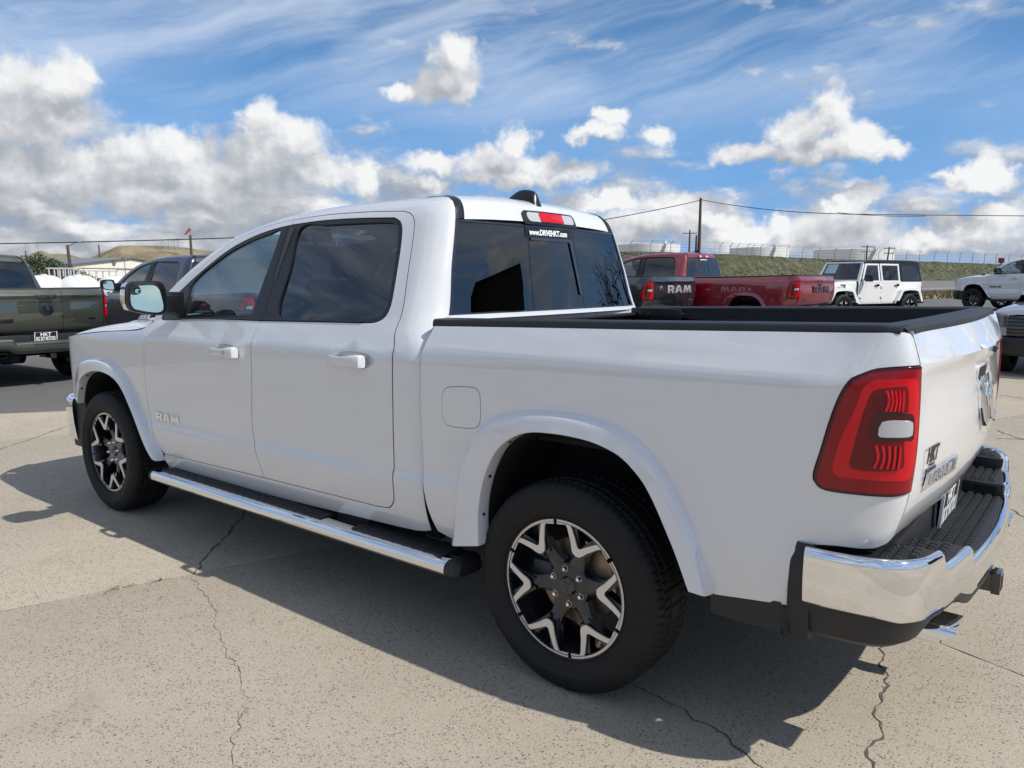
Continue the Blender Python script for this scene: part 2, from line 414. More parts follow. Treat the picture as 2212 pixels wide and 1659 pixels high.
def panel(mb, Mf, outer, holes=(), step=.05, inset=.0025, depth=.012, gap=0.0, off=0.0, side=-1, mi=0, stepy=None, flange_shade=None):
    """a skin panel lying on the surface Mf(u, s), with rounded, turned-in edges"""
    mb.custom = True
    outer = list(outer)
    if area(outer) < 0: outer.reverse()
    loops = [outer]
    for h in holes:
        h = list(h)
        if area(h) < 0: h.reverse()
        loops.append(h)
    if gap: loops = [offpoly(loops[0], gap)]+[offpoly(h, -gap) for h in loops[1:]]
    A = [offpoly(loops[0], inset)]+[offpoly(h, -inset) for h in loops[1:]]
    co_, ed = [], []
    for l in A:
        b = len(co_); co_ += [Vector(q) for q in l]; k = len(l); ed += [(b+i, b+(i+1) % k) for i in range(k)]
    B = np.array(A[0]); x0, y0 = B.min(0); x1, y1 = B.max(0); sy = stepy or step
    gx, gy = np.meshgrid(np.arange(x0+step/2, x1, step), np.arange(y0+sy/2, y1, sy)); gx = gx.ravel(); gy = gy.ravel()
    if len(gx):
        ok = inside(gx, gy, A[0])
        for h in A[1:]: ok &= ~inside(gx, gy, h)
        gx, gy = gx[ok], gy[ok]
        if len(gx):
            bp = np.array([tuple(c) for c in co_])
            dmin = np.sqrt(((gx[:,None]-bp[None,:,0])**2+(gy[:,None]-bp[None,:,1])**2).min(1)); ok = dmin > .4*min(step, sy)
            co_ += [Vector((float(a), float(b))) for a, b in zip(gx[ok], gy[ok])]
    vs, _, fs, _, _, _ = mgeo.delaunay_2d_cdt(co_, ed, [], 0, 1e-6)
    V = np.array([tuple(v) for v in vs]); F = [f for f in fs]
    cen = np.array([V[list(f)].mean(0) for f in F])
    ok = inside(cen[:,0], cen[:,1], A[0])
    for h in A[1:]: ok &= ~inside(cen[:,0], cen[:,1], h)
    b = len(mb.v)
    def put(p, n):
        if side > 0: mb.v.append((p.x, -p.y, p.z)); mb.n.append((n.x, -n.y, n.z))
        else: mb.v.append(tuple(p)); mb.n.append(tuple(n))
    for q in V:
        p, n = frame(Mf, q[0], q[1]); put(p+n*off, n)
    for f, k in zip(F, ok):
        if not k: continue
        f = list(f)
        if area([V[i] for i in f]) < 0: f.reverse()
        if side > 0: f.reverse()
        mb.f.append(tuple(b+i for i in f)); mb.m.append(mi)
    if depth <= 0: return mb
    for li, (la, lb) in enumerate(zip(A, loops)):
        b = len(mb.v); k = len(la)
        for q, w in zip(la, lb):
            p, n = frame(Mf, *q); pw = Vector(Mf(*w)); t = pw-p; t -= n*t.dot(n)
            t = t.normalized() if t.length > 1e-9 else n
            put(p+n*off, n)
            put(pw+n*(off-inset*.9), (n+t).normalized()); put(pw+n*(off-inset*.9), t); put(pw+n*(off-depth), t)
        for i in range(k):
            j = (i+1) % k
            for r0 in (0, 2):
                f = [b+4*i+r0, b+4*i+r0+1, b+4*j+r0+1, b+4*j+r0]
                # outer loop is counter-clockwise in (u, s); the skin faces outwards
                if li == 0: f.reverse() if False else None
                if (li == 0) != (side > 0): f = f
                else: f = f[::-1]
                mb.f.append(tuple(f)); mb.m.append(flange_shade if (flange_shade is not None and r0 == 2) else mi)  # deep edge faces coloured dark to stand in for shade in the gap
    return mb
def ribbon(mb, Mf, path, width, depth, side=-1, mi=0):  # the dark colour stands in for the shade inside the gap
    """dark strip lying behind a shut line"""
    L_, R_ = [], []
    for i, q in enumerate(path):
        a = path[max(i-1, 0)]; c = path[min(i+1, len(path)-1)]
        e = (c[0]-a[0], c[1]-a[1]); l = math.hypot(*e) or 1e-9; nx, ny = -e[1]/l*width/2, e[0]/l*width/2
        for s_, o in ((1, L_), (-1, R_)):
            p, n = frame(Mf, q[0]+nx*s_, q[1]+ny*s_); p = p-n*depth
            o.append((p.x, p.y*(-side), p.z))
    mb.grid([L_, R_], mi); return mb
def textmesh(txt, size, depth=.002, bold=0.0, shear=0.0, spacing=1.0):
    """flat lettering, centred, in the XY plane, thickness along +Z"""
    c = bpy.data.curves.new('t', 'FONT'); c.body = txt; c.size = size; c.extrude = depth/2; c.offset = bold; c.shear = shear
    c.align_x = 'CENTER'; c.align_y = 'CENTER'; c.space_character = spacing; c.resolution_u = 3
    o = bpy.data.objects.new('t', c); COL.objects.link(o)
    dg = bpy.context.evaluated_depsgraph_get(); me = bpy.data.meshes.new_from_object(o.evaluated_get(dg))
    vs = [(v.co.x, v.co.y, v.co.z+depth/2) for v in me.vertices]; fs = [tuple(p.vertices) for p in me.polygons]
    bpy.data.objects.remove(o); bpy.data.curves.remove(c); bpy.data.meshes.remove(me)
    return vs, fs
def fit(vs, w, h):
    x = [v[0] for v in vs]; y = [v[1] for v in vs]
    mx, my = (min(x)+max(x))/2, (min(y)+max(y))/2; kx = w/(max(x)-min(x)); ky = h/(max(y)-min(y))
    return [((v[0]-mx)*kx, (v[1]-my)*ky, v[2]) for v in vs]
def mframe(o, x, z):
    """matrix with the given origin and axes"""
    x = Vector(x).normalized(); z = Vector(z).normalized(); y = z.cross(x)
    return Matrix(((x.x,y.x,z.x,o[0]),(x.y,y.y,z.y,o[1]),(x.z,y.z,z.z,o[2]),(0,0,0,1)))
def spline(pts):
    n=len(pts); X=[p[0] for p in pts]; Y=[p[1] for p in pts]
    d=[(Y[i+1]-Y[i])/(X[i+1]-X[i]) for i in range(n-1)]
    m=[0.0]*n; m[0]=d[0]; m[-1]=d[-1]
    for i in range(1,n-1):
        if d[i-1]*d[i]<=0: m[i]=0.0
        else:
            h0=X[i]-X[i-1]; h1=X[i+1]-X[i]; w1=2*h1+h0; w2=h1+2*h0
            m[i]=(w1+w2)/(w1/d[i-1]+w2/d[i])
    def f(x):
        if x<=X[0]: return Y[0]+m[0]*(x-X[0])
        if x>=X[-1]: return Y[-1]+m[-1]*(x-X[-1])
        lo,hi=0,n-1
        while hi-lo>1:
            k=(lo+hi)//2
            if X[k]<=x: lo=k
            else: hi=k
        h=X[lo+1]-X[lo]; t=(x-X[lo])/h
        return ((2*t-3)*t*t+1)*Y[lo]+((t-2)*t+1)*t*h*m[lo]+(3-2*t)*t*t*Y[lo+1]+(t-1)*t*t*h*m[lo+1]
    return f
# half width of the body side against height (height taken at x = 2, the body has a slight rake)
LOW=spline([(.25,.86),(.36,.915),(.44,.952),(.52,.976),(.60,.989),(.655,.9945),(.675,.9945),(.692,.990),(.708,.9855),(.80,.985),(.92,.9885),(1.03,.991),(1.12,.990),(1.205,.9872),(1.222,.9842),(1.237,.9775),(1.29,.9545),(1.34,.931),(1.36,.922)])
UPW=spline([(1.30,.950),(1.34,.931),(1.36,.922),(1.45,.886),(1.6,.823),(1.75,.757),(1.82,.724),(1.86,.702),(1.90,.672),(1.94,.632),(1.98,.588)])
UPZ=spline([(1.30,1.30),(1.36,1.36),(1.45,1.45),(1.6,1.6),(1.75,1.75),(1.82,1.82),(1.86,1.856),(1.90,1.887),(1.94,1.908),(1.98,1.919)])
ZT=spline([(.2,1.10),(.45,1.27),(.64,1.448),(.77,1.562),(.92,1.668),(1.06,1.745),(1.22,1.808),(1.39,1.848),(1.56,1.878),(1.79,1.901),(2.06,1.913),(2.4,1.915),(2.9,1.912)])
def rake(x): return .020*(min(max(x,-.3),4.9)-2.0)
def nose(x): return 0.0 if x>.25 else .055*((.25-x)/1.0)**2
def tailw(x): return 0.0 if x<3.9 else .016*((x-3.9)/.8)**2
def wplane(z): return .922-(z-1.36)*.425
def sidew(x,s):
    if s<=1.30+rake(x): return LOW(s-rake(x))-nose(x)-tailw(x),s
    zb=1.30+rake(x)
    t=(s-zb)/(1.98-zb); sr=1.30+t*.68
    w=UPW(sr); z=UPZ(sr); zt=ZT(x)+.007
    # squeeze the rounded roof edge down to the local roof height
    k=(zt-zb)/(1.919-1.30); z2=zb+(z-1.30)*k
    zs=1.30+(z-1.30)*1.0
    dw=(wplane(zs)-w) if sr>1.36 else 0.0
    if sr<=1.36: w2=LOW(1.30+(z-1.30)*k)
    else: w2=wplane(1.30+(z-1.30)*k)-dw
    return w2-nose(x)-tailw(x),z2
def bez(a,b,c,d,t):
    q=1-t
    return tuple(q*q*q*a[i]+3*q*q*t*b[i]+3*q*t*t*c[i]+t*t*t*d[i] for i in range(2))
XR=spline([(.3,2.962),(1.26,2.962),(1.32,2.955),(1.378,2.940),(1.6,2.903),(1.80,2.868),(1.85,2.853),(1.90,2.822),(1.94,2.775),(1.98,2.715)])
WW=spline([(1.26,.945),(1.32,.87),(1.378,.80),(1.6,.737),(1.80,.672),(1.85,.655),(1.90,.636),(1.94,.612),(1.98,.582)])
XA=spline([(1.26,2.86),(1.34,2.80),(1.80,2.74),(1.90,2.66),(1.98,2.56)])
def Mcab(u,s):
    xr=XR(s); A=2.70
    if u<=A-.3: w,z=sidew(u,s); return (u,-w,z)
    xa=XA(max(s,1.26))
    if u<=A:
        x=(A-.3)+(u-(A-.3))*(xa-(A-.3))/.3
        # smooth the speed change
        w,z=sidew(x,s); return (x,-w,z)
    t=min((u-A)/.26,1.3)
    w,z=sidew(xa,s); ww=min(WW(s) if s>1.26 else w-.03,w-.004)
    c=bez((xa,w),(xa+(xr-xa)*.62,w),(xr,ww+(w-ww)*.42),(xr,ww),t)
    return (c[0],-c[1],z)
XE=spline([(.55,4.70),(.70,4.725),(.80,4.755),(.93,4.787),(1.1,4.797),(1.30,4.793),(1.345,4.782),(1.40,4.765),(1.44,4.755)])
def Mbed(u,s):
    if u<=4.40: w=LOW(s-rake(u))-tailw(u); return (u,-w,s)
    w=LOW(s-rake(4.4))-tailw(4.4); t=(u-4.40)/.44
    xe=XE(s); ye=.865-max(0,.80-s)*.25
    c=bez((4.40,w),(4.63,w-.0055),(xe-.012,ye+.085),(xe,ye),t)
    return (c[0],-c[1],s)
def Mfront(u,s):
    if u>=-.45: w,z=sidew(u,s) if s<1.3 else (LOW(s-rake(u))-nose(u),s); return (u,-w,s)
    w=LOW(s-rake(-.45))-nose(-.45); t=(-.45-u)/.50
    c=bez((-.45,w),(-.72,w-.03),(-.865,.82),(-.90,.62),t)
    return (c[0],-c[1],s)
# ------------------------------------------------------------------ pickup truck
def Mflare(u, s): return (u, -1.035, s)
def rail_bot(x): return 1.352+(x-2.99)*.0255
def rail_top(x): return 1.378+(x-2.93)*.0222
# ---- outlines of the body panels, (x along the truck, height)
D_F = [(0.641,1.431),(0.613,1.238),(0.600,1.158),(0.588,1.049),(0.583,.93),(.590,.811),(.622,.688),(.661,.600),(.700,.525),(.745,.492)]
D_FR = [(1.777,.512),(1.755,.59),(1.722,.69),(1.703,.77),(1.703,.84),(1.720,.97),(1.727,1.09),(1.724,1.20),(1.724,1.275),(1.740,1.331)]
D_TOPF = [(1.718,1.877),(1.6,1.877),(1.42,1.872),(1.271,1.855),(1.137,1.826),(1.009,1.783),(.849,1.715),(.705,1.64)]
D_TOPR = [(2.572,1.857),(2.319,1.868),(2.002,1.874),(1.718,1.877)]
D_RR = [(2.615,.530),(2.640,.570),(2.646,.696),(2.646,.85),(2.650,1.02),(2.651,1.195),(2.653,1.28),(2.667,1.325),(2.683,1.378),(2.687,1.453),(2.670,1.6),(2.653,1.758),(2.645,1.807),(2.620,1.842),(2.572,1.857)]
L_TOP = [(1.735,1.841),(1.574,1.837),(1.402,1.825),(1.235,1.797),(1.071,1.752),(.908,1.69),(.80,1.625),(.722,1.54)]
L_TOPR = [(2.52,1.824),(2.239,1.835),(1.916,1.840),(1.735,1.841)]
L_RR = [(2.50,1.347),(2.56,1.353),(2.597,1.370),(2.617,1.400),(2.624,1.451),(2.61,1.601),(2.585,1.76),(2.562,1.803),(2.52,1.824)]
G_F = [(.965,1.357),(.955,1.50),(.935,1.640),(.985,1.693),(1.071,1.728),(1.235,1.772),(1.402,1.800),(1.553,1.812),(1.651,1.816),(1.638,1.357)]
G_R = [(1.888,1.362),(1.85,1.60),(1.824,1.816),(2.034,1.814),(2.248,1.810),(2.50,1.802),(2.545,1.787),(2.563,1.755),(2.590,1.601),(2.605,1.451),(2.597,1.405),(2.555,1.370)]
AR_R_IN = [(3.301,.497),(3.301,.632),(3.320,.74),(3.357,.835),(3.409,.910),(3.479,.960),(3.552,.985),(3.645,.993),(3.728,.993),(3.814,.986),(3.884,.970),(3.939,.948),(3.986,.913),(4.026,.873),(4.065,.815),(4.105,.741),(4.145,.663),(4.171,.605),(4.197,.545)]
AR_R_OUT = [(3.115,.452),(3.133,.586),(3.155,.737),(3.185,.835),(3.230,.915),(3.287,.972),(3.345,1.010),(3.420,1.040),(3.518,1.060),(3.613,1.069),(3.726,1.070),(3.813,1.063),(3.89,1.050),(3.951,1.026),(4.004,.994),(4.055,.950),(4.100,.894),(4.138,.834),(4.181,.757),(4.219,.672),(4.262,.535)]
AR_F_IN = [(-.335,.700),(-.325,.745),(-.300,.802),(-.262,.856),(-.195,.902),(-.09,.936),(.053,.950),(.197,.935),(.294,.902),(.365,.850),(.432,.774),(.497,.688),(.560,.594),(.630,.508),(.690,.462)]
AR_F_OUT = [(-.500,.705),(-.485,.80),(-.440,.885),(-.355,.960),(-.230,1.005),(-.100,1.026),(.020,1.030),(.142,1.018),(.255,.985),(.331,.938),(.400,.862),(.462,.775),(.565,.660),(.630,.570),(.680,.500),(.722,.450)]
BED_BOT = [(4.723,.771),(4.653,.769),(4.588,.770),(4.541,.766),(4.509,.760),(4.489,.748),(4.478,.715),(4.471,.661),(4.466,.556)]
LAMP = [(4.838,1.306),(4.723,1.303),(4.641,1.295),(4.608,1.282),(4.580,1.266),(4.565,1.244),(4.549,1.200),(4.533,1.131),(4.519,1.051),(4.507,.985),(4.508,.961),(4.518,.944),(4.536,.935),(4.602,.933),(4.681,.933),(4.743,.934),(4.802,.938),(4.838,.941)]
LA = [(4.64,1.264),(4.785,1.270),(4.803,1.258),(4.812,1.156),(4.812,1.028),(4.80,.990),(4.761,.981),(4.597,.980),(4.565,.981),(4.553,.989),(4.548,1.003),(4.552,1.037),(4.564,1.099),(4.594,1.188),(4.608,1.24),(4.621,1.255)]
LB = [(4.652,1.241),(4.745,1.248),(4.752,1.234),(4.754,1.184),(4.747,1.084),(4.756,1.022),(4.745,1.015),(4.633,1.006),(4.593,1.01),(4.587,1.024),(4.592,1.063),(4.609,1.154),(4.628,1.223),(4.637,1.235)]
LW = [(4.666,1.149),(4.764,1.154),(4.779,1.149),(4.78,1.113),(4.767,1.108),(4.707,1.106),(4.662,1.106),(4.656,1.112)]
LBK = [(4.639,1.169),(4.656,1.175),(4.774,1.174),(4.789,1.158),(4.79,1.1),(4.739,1.096),(4.636,1.094),(4.633,1.105)]
LU = [(4.668,1.233),(4.743,1.238),(4.749,1.194),(4.746,1.187),(4.669,1.18),(4.655,1.192)]
LL = [(4.637,1.072),(4.74,1.082),(4.753,1.026),(4.726,1.019),(4.638,1.017),(4.63,1.033)]
FUEL = [(3.105,1.108),(3.18,1.118),(3.255,1.119),(3.278,1.10),(3.283,1.045),(3.278,.985),(3.255,.960),(3.18,.952),(3.105,.953),(3.081,.975),(3.076,1.035),(3.083,1.088)]
def lin(a, b, ds=.05): return cr([a, b], ds)
def arcmix(o, i, t, n=64):
    """curve between the outer and the inner arch path"""
    def rs(p):
        q = cr(p, .02); L = [0]
        for a, b in zip(q, q[1:]): L.append(L[-1]+math.dist(a, b))
        out = []; k = 0
        for j in range(n+1):
            s = L[-1]*j/n
            while k < len(L)-2 and L[k+1] < s: k += 1
            f = (s-L[k])/max(L[k+1]-L[k], 1e-9); out.append((q[k][0]+(q[k+1][0]-q[k][0])*f, q[k][1]+(q[k+1][1]-q[k][1])*f))
        return out
    O, I = rs(o), rs(i)
    return [(a[0]+(b[0]-a[0])*t, a[1]+(b[1]-a[1])*t) for a, b in zip(O, I)]

def wheel(parent, x, side, steer=0.0, spin=0.0, dims=(.404, .266), simple=False, name='wheel'):
    """wheel part: rim barrel mesh with tyre, spokes, nuts and brake disc as sub-parts; y axis = axle, outside face at -y"""
    Rt, Rr = dims; W = .275
    rim = MB()
    rim.lathe([(Rr+.005,-.127),(Rr+.009,-.120),(Rr-.0005,-.1175),(Rr-.003,-.112),(Rr-.014,-.09),(Rr-.02,0),(Rr-.008,.10),(Rr+.008,.13),(Rr-.004,.13),(Rr-.026,.09),(Rr-.034,0),(Rr-.022,-.09),(Rr-.012,-.122)], 72)
    # hub and six forked spokes, painted black, behind the machined faces
    rim.lathe([(.0,-.083),(.034,-.083),(.038,-.078),(.086,-.076),(.094,-.066),(.095,-.02),(.0,-.02)], 36)
    def fork(rs, face):
        P = []
        hw = math.radians(28.7)
        arc = [(rs*math.cos(t), rs*math.sin(t)) for t in np.linspace(-hw, hw, 15)]
        return arc
    for k in range(6):
        a0 = math.radians(60*k+30*0)+spin
        c, s_ = math.cos(a0), math.sin(a0)
        T = Matrix(((c,0,-s_,0),(0,1,0,0),(s_,0,c,0),(0,0,0,1)))
        # trunk from hub to fork, broad and dished
        rows = []
        for r, hwid, yf, yb in ((.080,.037,-.075,-.03),(.105,.029,-.078,-.035),(.135,.026,-.083,-.04),(.160,.031,-.096,-.05),(.176,.037,-.105,-.055)):
            rows.append([(r, yf+.006, -hwid), (r, yf, -hwid*.7), (r, yf, hwid*.7), (r, yf+.006, hwid), (r, yb, hwid*.9), (r, yb, -hwid*.9)])
        rim.grid(rows, 0, T, closed_v=True)
        for sg in (-1, 1):
            rows = []
            for r, z, w_, yf in ((.150,.004,.021,-.103),(.175,.018,.020,-.107),(.205,.036,.019,-.111),(.235,.055,.020,-.113),(.258,.070,.024,-.113)):
                d = Vector((.10,.0,.066*1.0)).normalized(); nx, nz = -d.z, d.x
                row = [(r+nx*w_, yf+.004, (z+nz*w_)*sg), (r-nx*w_, yf+.004, (z-nz*w_)*sg), (r-nx*w_*.85, yf+.045, (z-nz*w_*.85)*sg), (r+nx*w_*.85, yf+.045, (z+nz*w_*.85)*sg)]
                rows.append(row if sg > 0 else row[::-1])
            rim.grid(rows, 0, T, closed_v=True, flip=False)
    if side > 0: rim.mirror()
    w = rim.build(name, M['wheelblack'], parent, 40)
    w.location = (x, side*.862, .400); w.rotation_euler = (0,0,steer)
    # tyre
    nseg = 320 if not simple else 48
    prof = [(Rr-.004,-.112),(Rr+.008,-.126),(Rr+.022,-.133),(.305,-.1385),(.326,-.140),(.330,-.1425),(.345,-.1415),(.362,-.137),(.379,-.128),(.390,-.120)]
    tread = [(.397,-.112),(.4015,-.098),(.403,-.085),(.395,-.081),(.395,-.077),(.4035,-.073),(.404,-.043),(.395,-.040),(.395,-.034),(.404,-.031),(.4045,-.012),(.404,.0)]
    full = prof+tread; full = full+[(r, -y) for r, y in full[-2::-1]]
    t = MB(); P = []
    for i in range(nseg):
        a = 2*math.pi*i/nseg; row = []
        for k, (r, y) in enumerate(full):
            rr = r; ay = abs(y)
            if not simple:
                if r > .396 and ay > .073 and i % 4 == 0: rr = r-.005
                elif r > .3895 and ay > .10 and i % 4 == 0: rr = r-.003
                elif r > .396 and .04 < ay < .074 and (i+2) % 4 == 0: rr = r-.005
                elif r > .396 and ay < .032 and i % 8 == 2: rr = r-.005
            rr = rr*Rt/.404
            # flattened where it stands on the ground
            yy = y
            zz = rr*math.sin(a)
            if zz < -.398: yy = y*1.0; zz = -.3995
            row.append((rr*math.cos(a), yy, zz))
        P.append(row)
    t.grid(P, closed_u=True, flip=True)
    if side > 0: t.mirror()
    t.build('tyre', M['rubber'], w, 28)
    if simple:
        return w
    for k in range(6):
        a0 = math.radians(60*k)+spin; c, s_ = math.cos(a0), math.sin(a0)
        T = mframe((0, -.1160, 0), (c, 0, s_), (0, -1, 0))
        # local XY plane of T: X radial, Y tangential
        hw = math.radians(28.3)
        outer = [(.2635*math.cos(t_), .2635*math.sin(t_)) for t_ in np.linspace(-hw, hw, 17)]
        outer = outer+[(.246*math.cos(hw), .246*math.sin(hw)), (.2355,.0820),(.2270,.0705),(.189,.0395),(.164,.0235),(.153,.0140),(.150,.0),(.153,-.0140),(.164,-.0235),(.189,-.0395),(.2270,-.0705),(.2355,-.0820),(.246*math.cos(hw), -.246*math.sin(hw))]
        h2 = math.radians(14.6)
        hole = [(.2525*math.cos(t_), .2525*math.sin(t_)) for t_ in np.linspace(-h2, h2, 9)]+[(.2430,.0610),(.237,.0540),(.200,.0195),(.186,.0080),(.183,0),(.186,-.0080),(.200,-.0195),(.237,-.0540),(.2430,-.0610)]
        f = MB(); f.prism(outer, -.004, .0018, 0, T, [hole])
        # pocket walls behind the machined face
        n = len(hole); vs = [T @ Vector((x_, y_, -.004)) for x_, y_ in hole]+[T @ Vector((x_*.985, y_*.92, -.045)) for x_, y_ in hole]
        if side > 0: f.mirror()
        f.build('machined_spoke_face', M['alloy'], w, 30)
        pk = MB(); pk.add([tuple(v) for v in vs], [(i, (i+1) % n, n+(i+1) % n, n+i) for i in range(n)])
        # rim step wall round the notch
        if side > 0: pk.mirror()
        pk.build('spoke_pocket', M['wheelblack'], w, 40)
    for k in range(6):
        a0 = math.radians(60*k+30)+spin; c, s_ = math.cos(a0)*.067, math.sin(a0)*.067
        b = MB(); b.cyl((c,-.070,s_), (c,-.086,s_), .0125, n=6); b.cyl((c,-.086,s_), (c,-.098,s_), .0108, .0065, n=12)
        if side > 0: b.mirror()
        b.build('lug_nut', M['chrome'], w, 30, loc=None)
    hc = MB(); hc.lathe([(0,-.0915),(.030,-.0905),(.034,-.086),(.034,-.07)], 32)
    rh = [(-.018,.012),(-.010,.020),(0,.013),(.010,.020),(.018,.012),(.012,.004),(.006,-.004),(.004,-.018),(0,-.021),(-.004,-.018),(-.006,-.004),(-.012,.004)]
    hc.prism(rh, 0, .0016, 1, mframe((0,-.0912,0), (1,0,0), (0,-1,0)))
    if side > 0: hc.mirror()
    hc.build('hub_cap', [M['gloss'], M['greydark']], w, 30)
    d = MB(); d.lathe([(.05,-.016),(.168,-.016),(.168,-.004),(.168,.010),(.05,.010)], 48)
    if side > 0: d.mirror()
    d.build('brake_disc', M['disc'], w, 30)
    cpr = MB(); cpr.box(-.19,-.10,-.045,.04,-.055,.055)
    if side > 0: cpr.mirror()
    cpr.build('brake_caliper', M['greydark'], w, 30, bevel=.01)
    vs_ = MB(); va = math.radians(-118); vs_.cyl((.235*math.cos(va),-.085,.235*math.sin(va)), (.228*math.cos(va),-.118,.228*math.sin(va)), .0045, n=8)
    if side > 0: vs_.mirror()
    vs_.build('valve_stem', M['rubber'], w, 30)
    return w

def tg_x(v, z): 
    b = XE(z)+.052*(1-(v/.86)**2)
    e = max(0.0, 1-abs(v/.86)**10)
    return b+TGP(z)*e
TGP = spline([(.68,-.055),(.74,-.046),(.775,-.030),(.79,-.016),(.81,-.010),(.85,-.002),(.95,.004),(1.06,.002),(1.15,-.007),(1.22,-.013),(1.262,-.010),(1.282,-.002),(1.289,.005),(1.294,.009),(1.299,.0095),(1.305,.007),(1.35,-.009),(1.385,-.022),(1.41,-.028)])
def Mtg(v, z): return (tg_x(v, z), v, z)            # v = position across, +x outwards

def BP(t, lvl=0.0):
    """plan of the rear bumper, t in 0..1 from the left front end to the middle"""
    pts = [(4.548,-1.002),(4.640,-1.000),(4.730,-.985),(4.800,-.945),(4.846,-.880),(4.872,-.780),(4.893,-.660),(4.912,-.500),(4.926,-.330),(4.936,-.160),(4.940,0.0)]
    return pts
def bumper_plan(n=72):
    p = cr(BP(0), .012); L = [0]
    for a, b in zip(p, p[1:]): L.append(L[-1]+math.dist(a, b))
    out = []; k = 0
    for j in range(n+1):
        s = L[-1]*j/n
        while k < len(L)-2 and L[k+1] < s: k += 1
        f = (s-L[k])/max(L[k+1]-L[k], 1e-9); out.append((p[k][0]+(p[k+1][0]-p[k][0])*f, p[k][1]+(p[k+1][1]-p[k][1])*f))
    return out
def sm(x, a, b):
    t = min(max((x-a)/(b-a), 0), 1); return t*t*(3-2*t)
def lvl_top(y):
    a = abs(y)
    return .648+.055*sm(a, .475, .498)+.055*sm(a, .745, .772)+.004*sm(a,.85,1.0)
def lvl_bot(y):
    a = abs(y)
    return .520+.0*a+.045*sm(a, .40, .60)+.005*sm(a, .7, 1.0)+.018*sm(a,.93,1.0)
def chrome_lettering(txt, w, h, T, name, mat_, parent, depth=.006, bold=.01, shear=0, spacing=1.0, mirror_=False):
    vs, fs = textmesh(txt, 1.0, .1, bold, shear, spacing); vs = [(x, y, z*depth/.1) for x, y, z in fit(vs, w, h)]
    b = MB(); b.add(vs, fs, 0, T); return b.build(name, mat_, parent, 30)

def ram_letters(w, h):
    """R A M in heavy slab outlines, centred, unit cell scaled to w x h"""
    R_ = ([(0,0),(0,1),(.78,1),(1,.82),(1,.52),(.84,.38),(1,0),(.66,0),(.52,.33),(.30,.33),(.30,0)], [(.30,.55),(.66,.55),(.66,.76),(.30,.76)])
    A_ = ([(0,0),(.28,.86),(.42,1),(.70,1),(.82,.86),(1.10,0),(.80,0),(.74,.22),(.36,.22),(.30,0)], [(.42,.42),(.68,.42),(.56,.76),(.54,.76)])
    M_ = ([(0,0),(.16,1),(.48,1),(.66,.50),(.84,1),(1.16,1),(1.32,0),(1.02,0),(.94,.56),(.74,.02),(.58,.02),(.38,.56),(.30,0)], None)
    out = []; x = 0; tot = 1.0+.18+1.10+.18+1.32
    for poly, hole in (R_, A_, M_):
        wd = max(p[0] for p in poly)
        out.append(([((px_+x-tot/2)/tot*w, (py_-.5)*h) for px_, py_ in poly], [[((px_+x-tot/2)/tot*w, (py_-.5)*h) for px_, py_ in hole]] if hole else []))
        x += wd+.18
    return out
def emblem(T, w, h, parent, m1, m2, label=None):
    """shield badge with a horned head in relief"""
    sh = [(-.5,.36),(-.40,.5),(.40,.5),(.5,.36),(.5,-.10),(.36,-.36),(.16,-.5),(-.16,-.5),(-.36,-.36),(-.5,-.10)]
    b = MB(); b.prism([(x*w, y*h) for x, y in sh], -.002, .012, 0, T)
    inn = [(x*w*.86, y*h*.88) for x, y in sh]
    b.prism([(x, y) for x, y in inn], .012, .014, 1, T)
    o = b.build('tailgate_emblem', [m1, m2], parent, 30, bevel=.002, label=label)
    hd = MB()
    for sg in (-1, 1):
        horn = [(.04,.20),(.12,.33),(.24,.37),(.34,.28),(.36,.12),(.30,-.02),(.24,-.10),(.28,.05),(.26,.16),(.20,.21),(.13,.18),(.09,.08)]
        p = [(x*w*sg, y*h) for x, y in horn]; hd.prism(p, .013, .026, 0, T)
    hd.prism([(-.10*w,.16*h),(0,.22*h),(.10*w,.16*h),(.12*w,-.02*h),(.06*w,-.20*h),(.05*w,-.34*h),(0,-.38*h),(-.05*w,-.34*h),(-.06*w,-.20*h),(-.12*w,-.02*h)], .013, .030, 0, T)
    hd.build('horned_head', m1, o, 30, bevel=.003)
    return o
def plate(T, parent, lines, w=.305, h=.152, name='licence_plate', bg=None, fg=None, rimc=None, label=None):
    def rr(w_, h_, r):
        p = []
        for cx, cy, a0 in ((w_/2-r, h_/2-r, 0), (-w_/2+r, h_/2-r, 90), (-w_/2+r, -h_/2+r, 180), (w_/2-r, -h_/2+r, 270)):
            for k in range(5): a = math.radians(a0+k*22.5); p.append((cx+r*math.cos(a), cy+r*math.sin(a)))
        return p
    b = MB(); b.prism(rr(w+.012, h+.012, .014), -.008, .002, 1, T, [rr(w-.008, h-.008, .010)]); b.prism(rr(w-.006, h-.006, .010), -.006, 0.0, 0, T)
    o = b.build(name, [bg or M['plateblk'], rimc or M['whitetext']], parent, 30, label=label)
    for txt, cx, cy, tw, th, bold in lines:
        vs, fs = textmesh(txt, 1.0, .1, bold); vs = [(x+cx, y+cy, z*.012) for x, y, z in fit(vs, tw, th)]
        c = MB(); c.add(vs, fs, 0, T @ Matrix.Translation((0,0,.0004))); c.build('plate_lettering', fg or M['whitetext'], o, 0)
    return o
HKT = [('HKT', 0, .040, .150, .050, .03), ('BIG SKY MOTORS', 0, -.022, .265, .060, .03), ('GLENDIVE, MONTANA', 0, -.064, .12, .008, .0)]

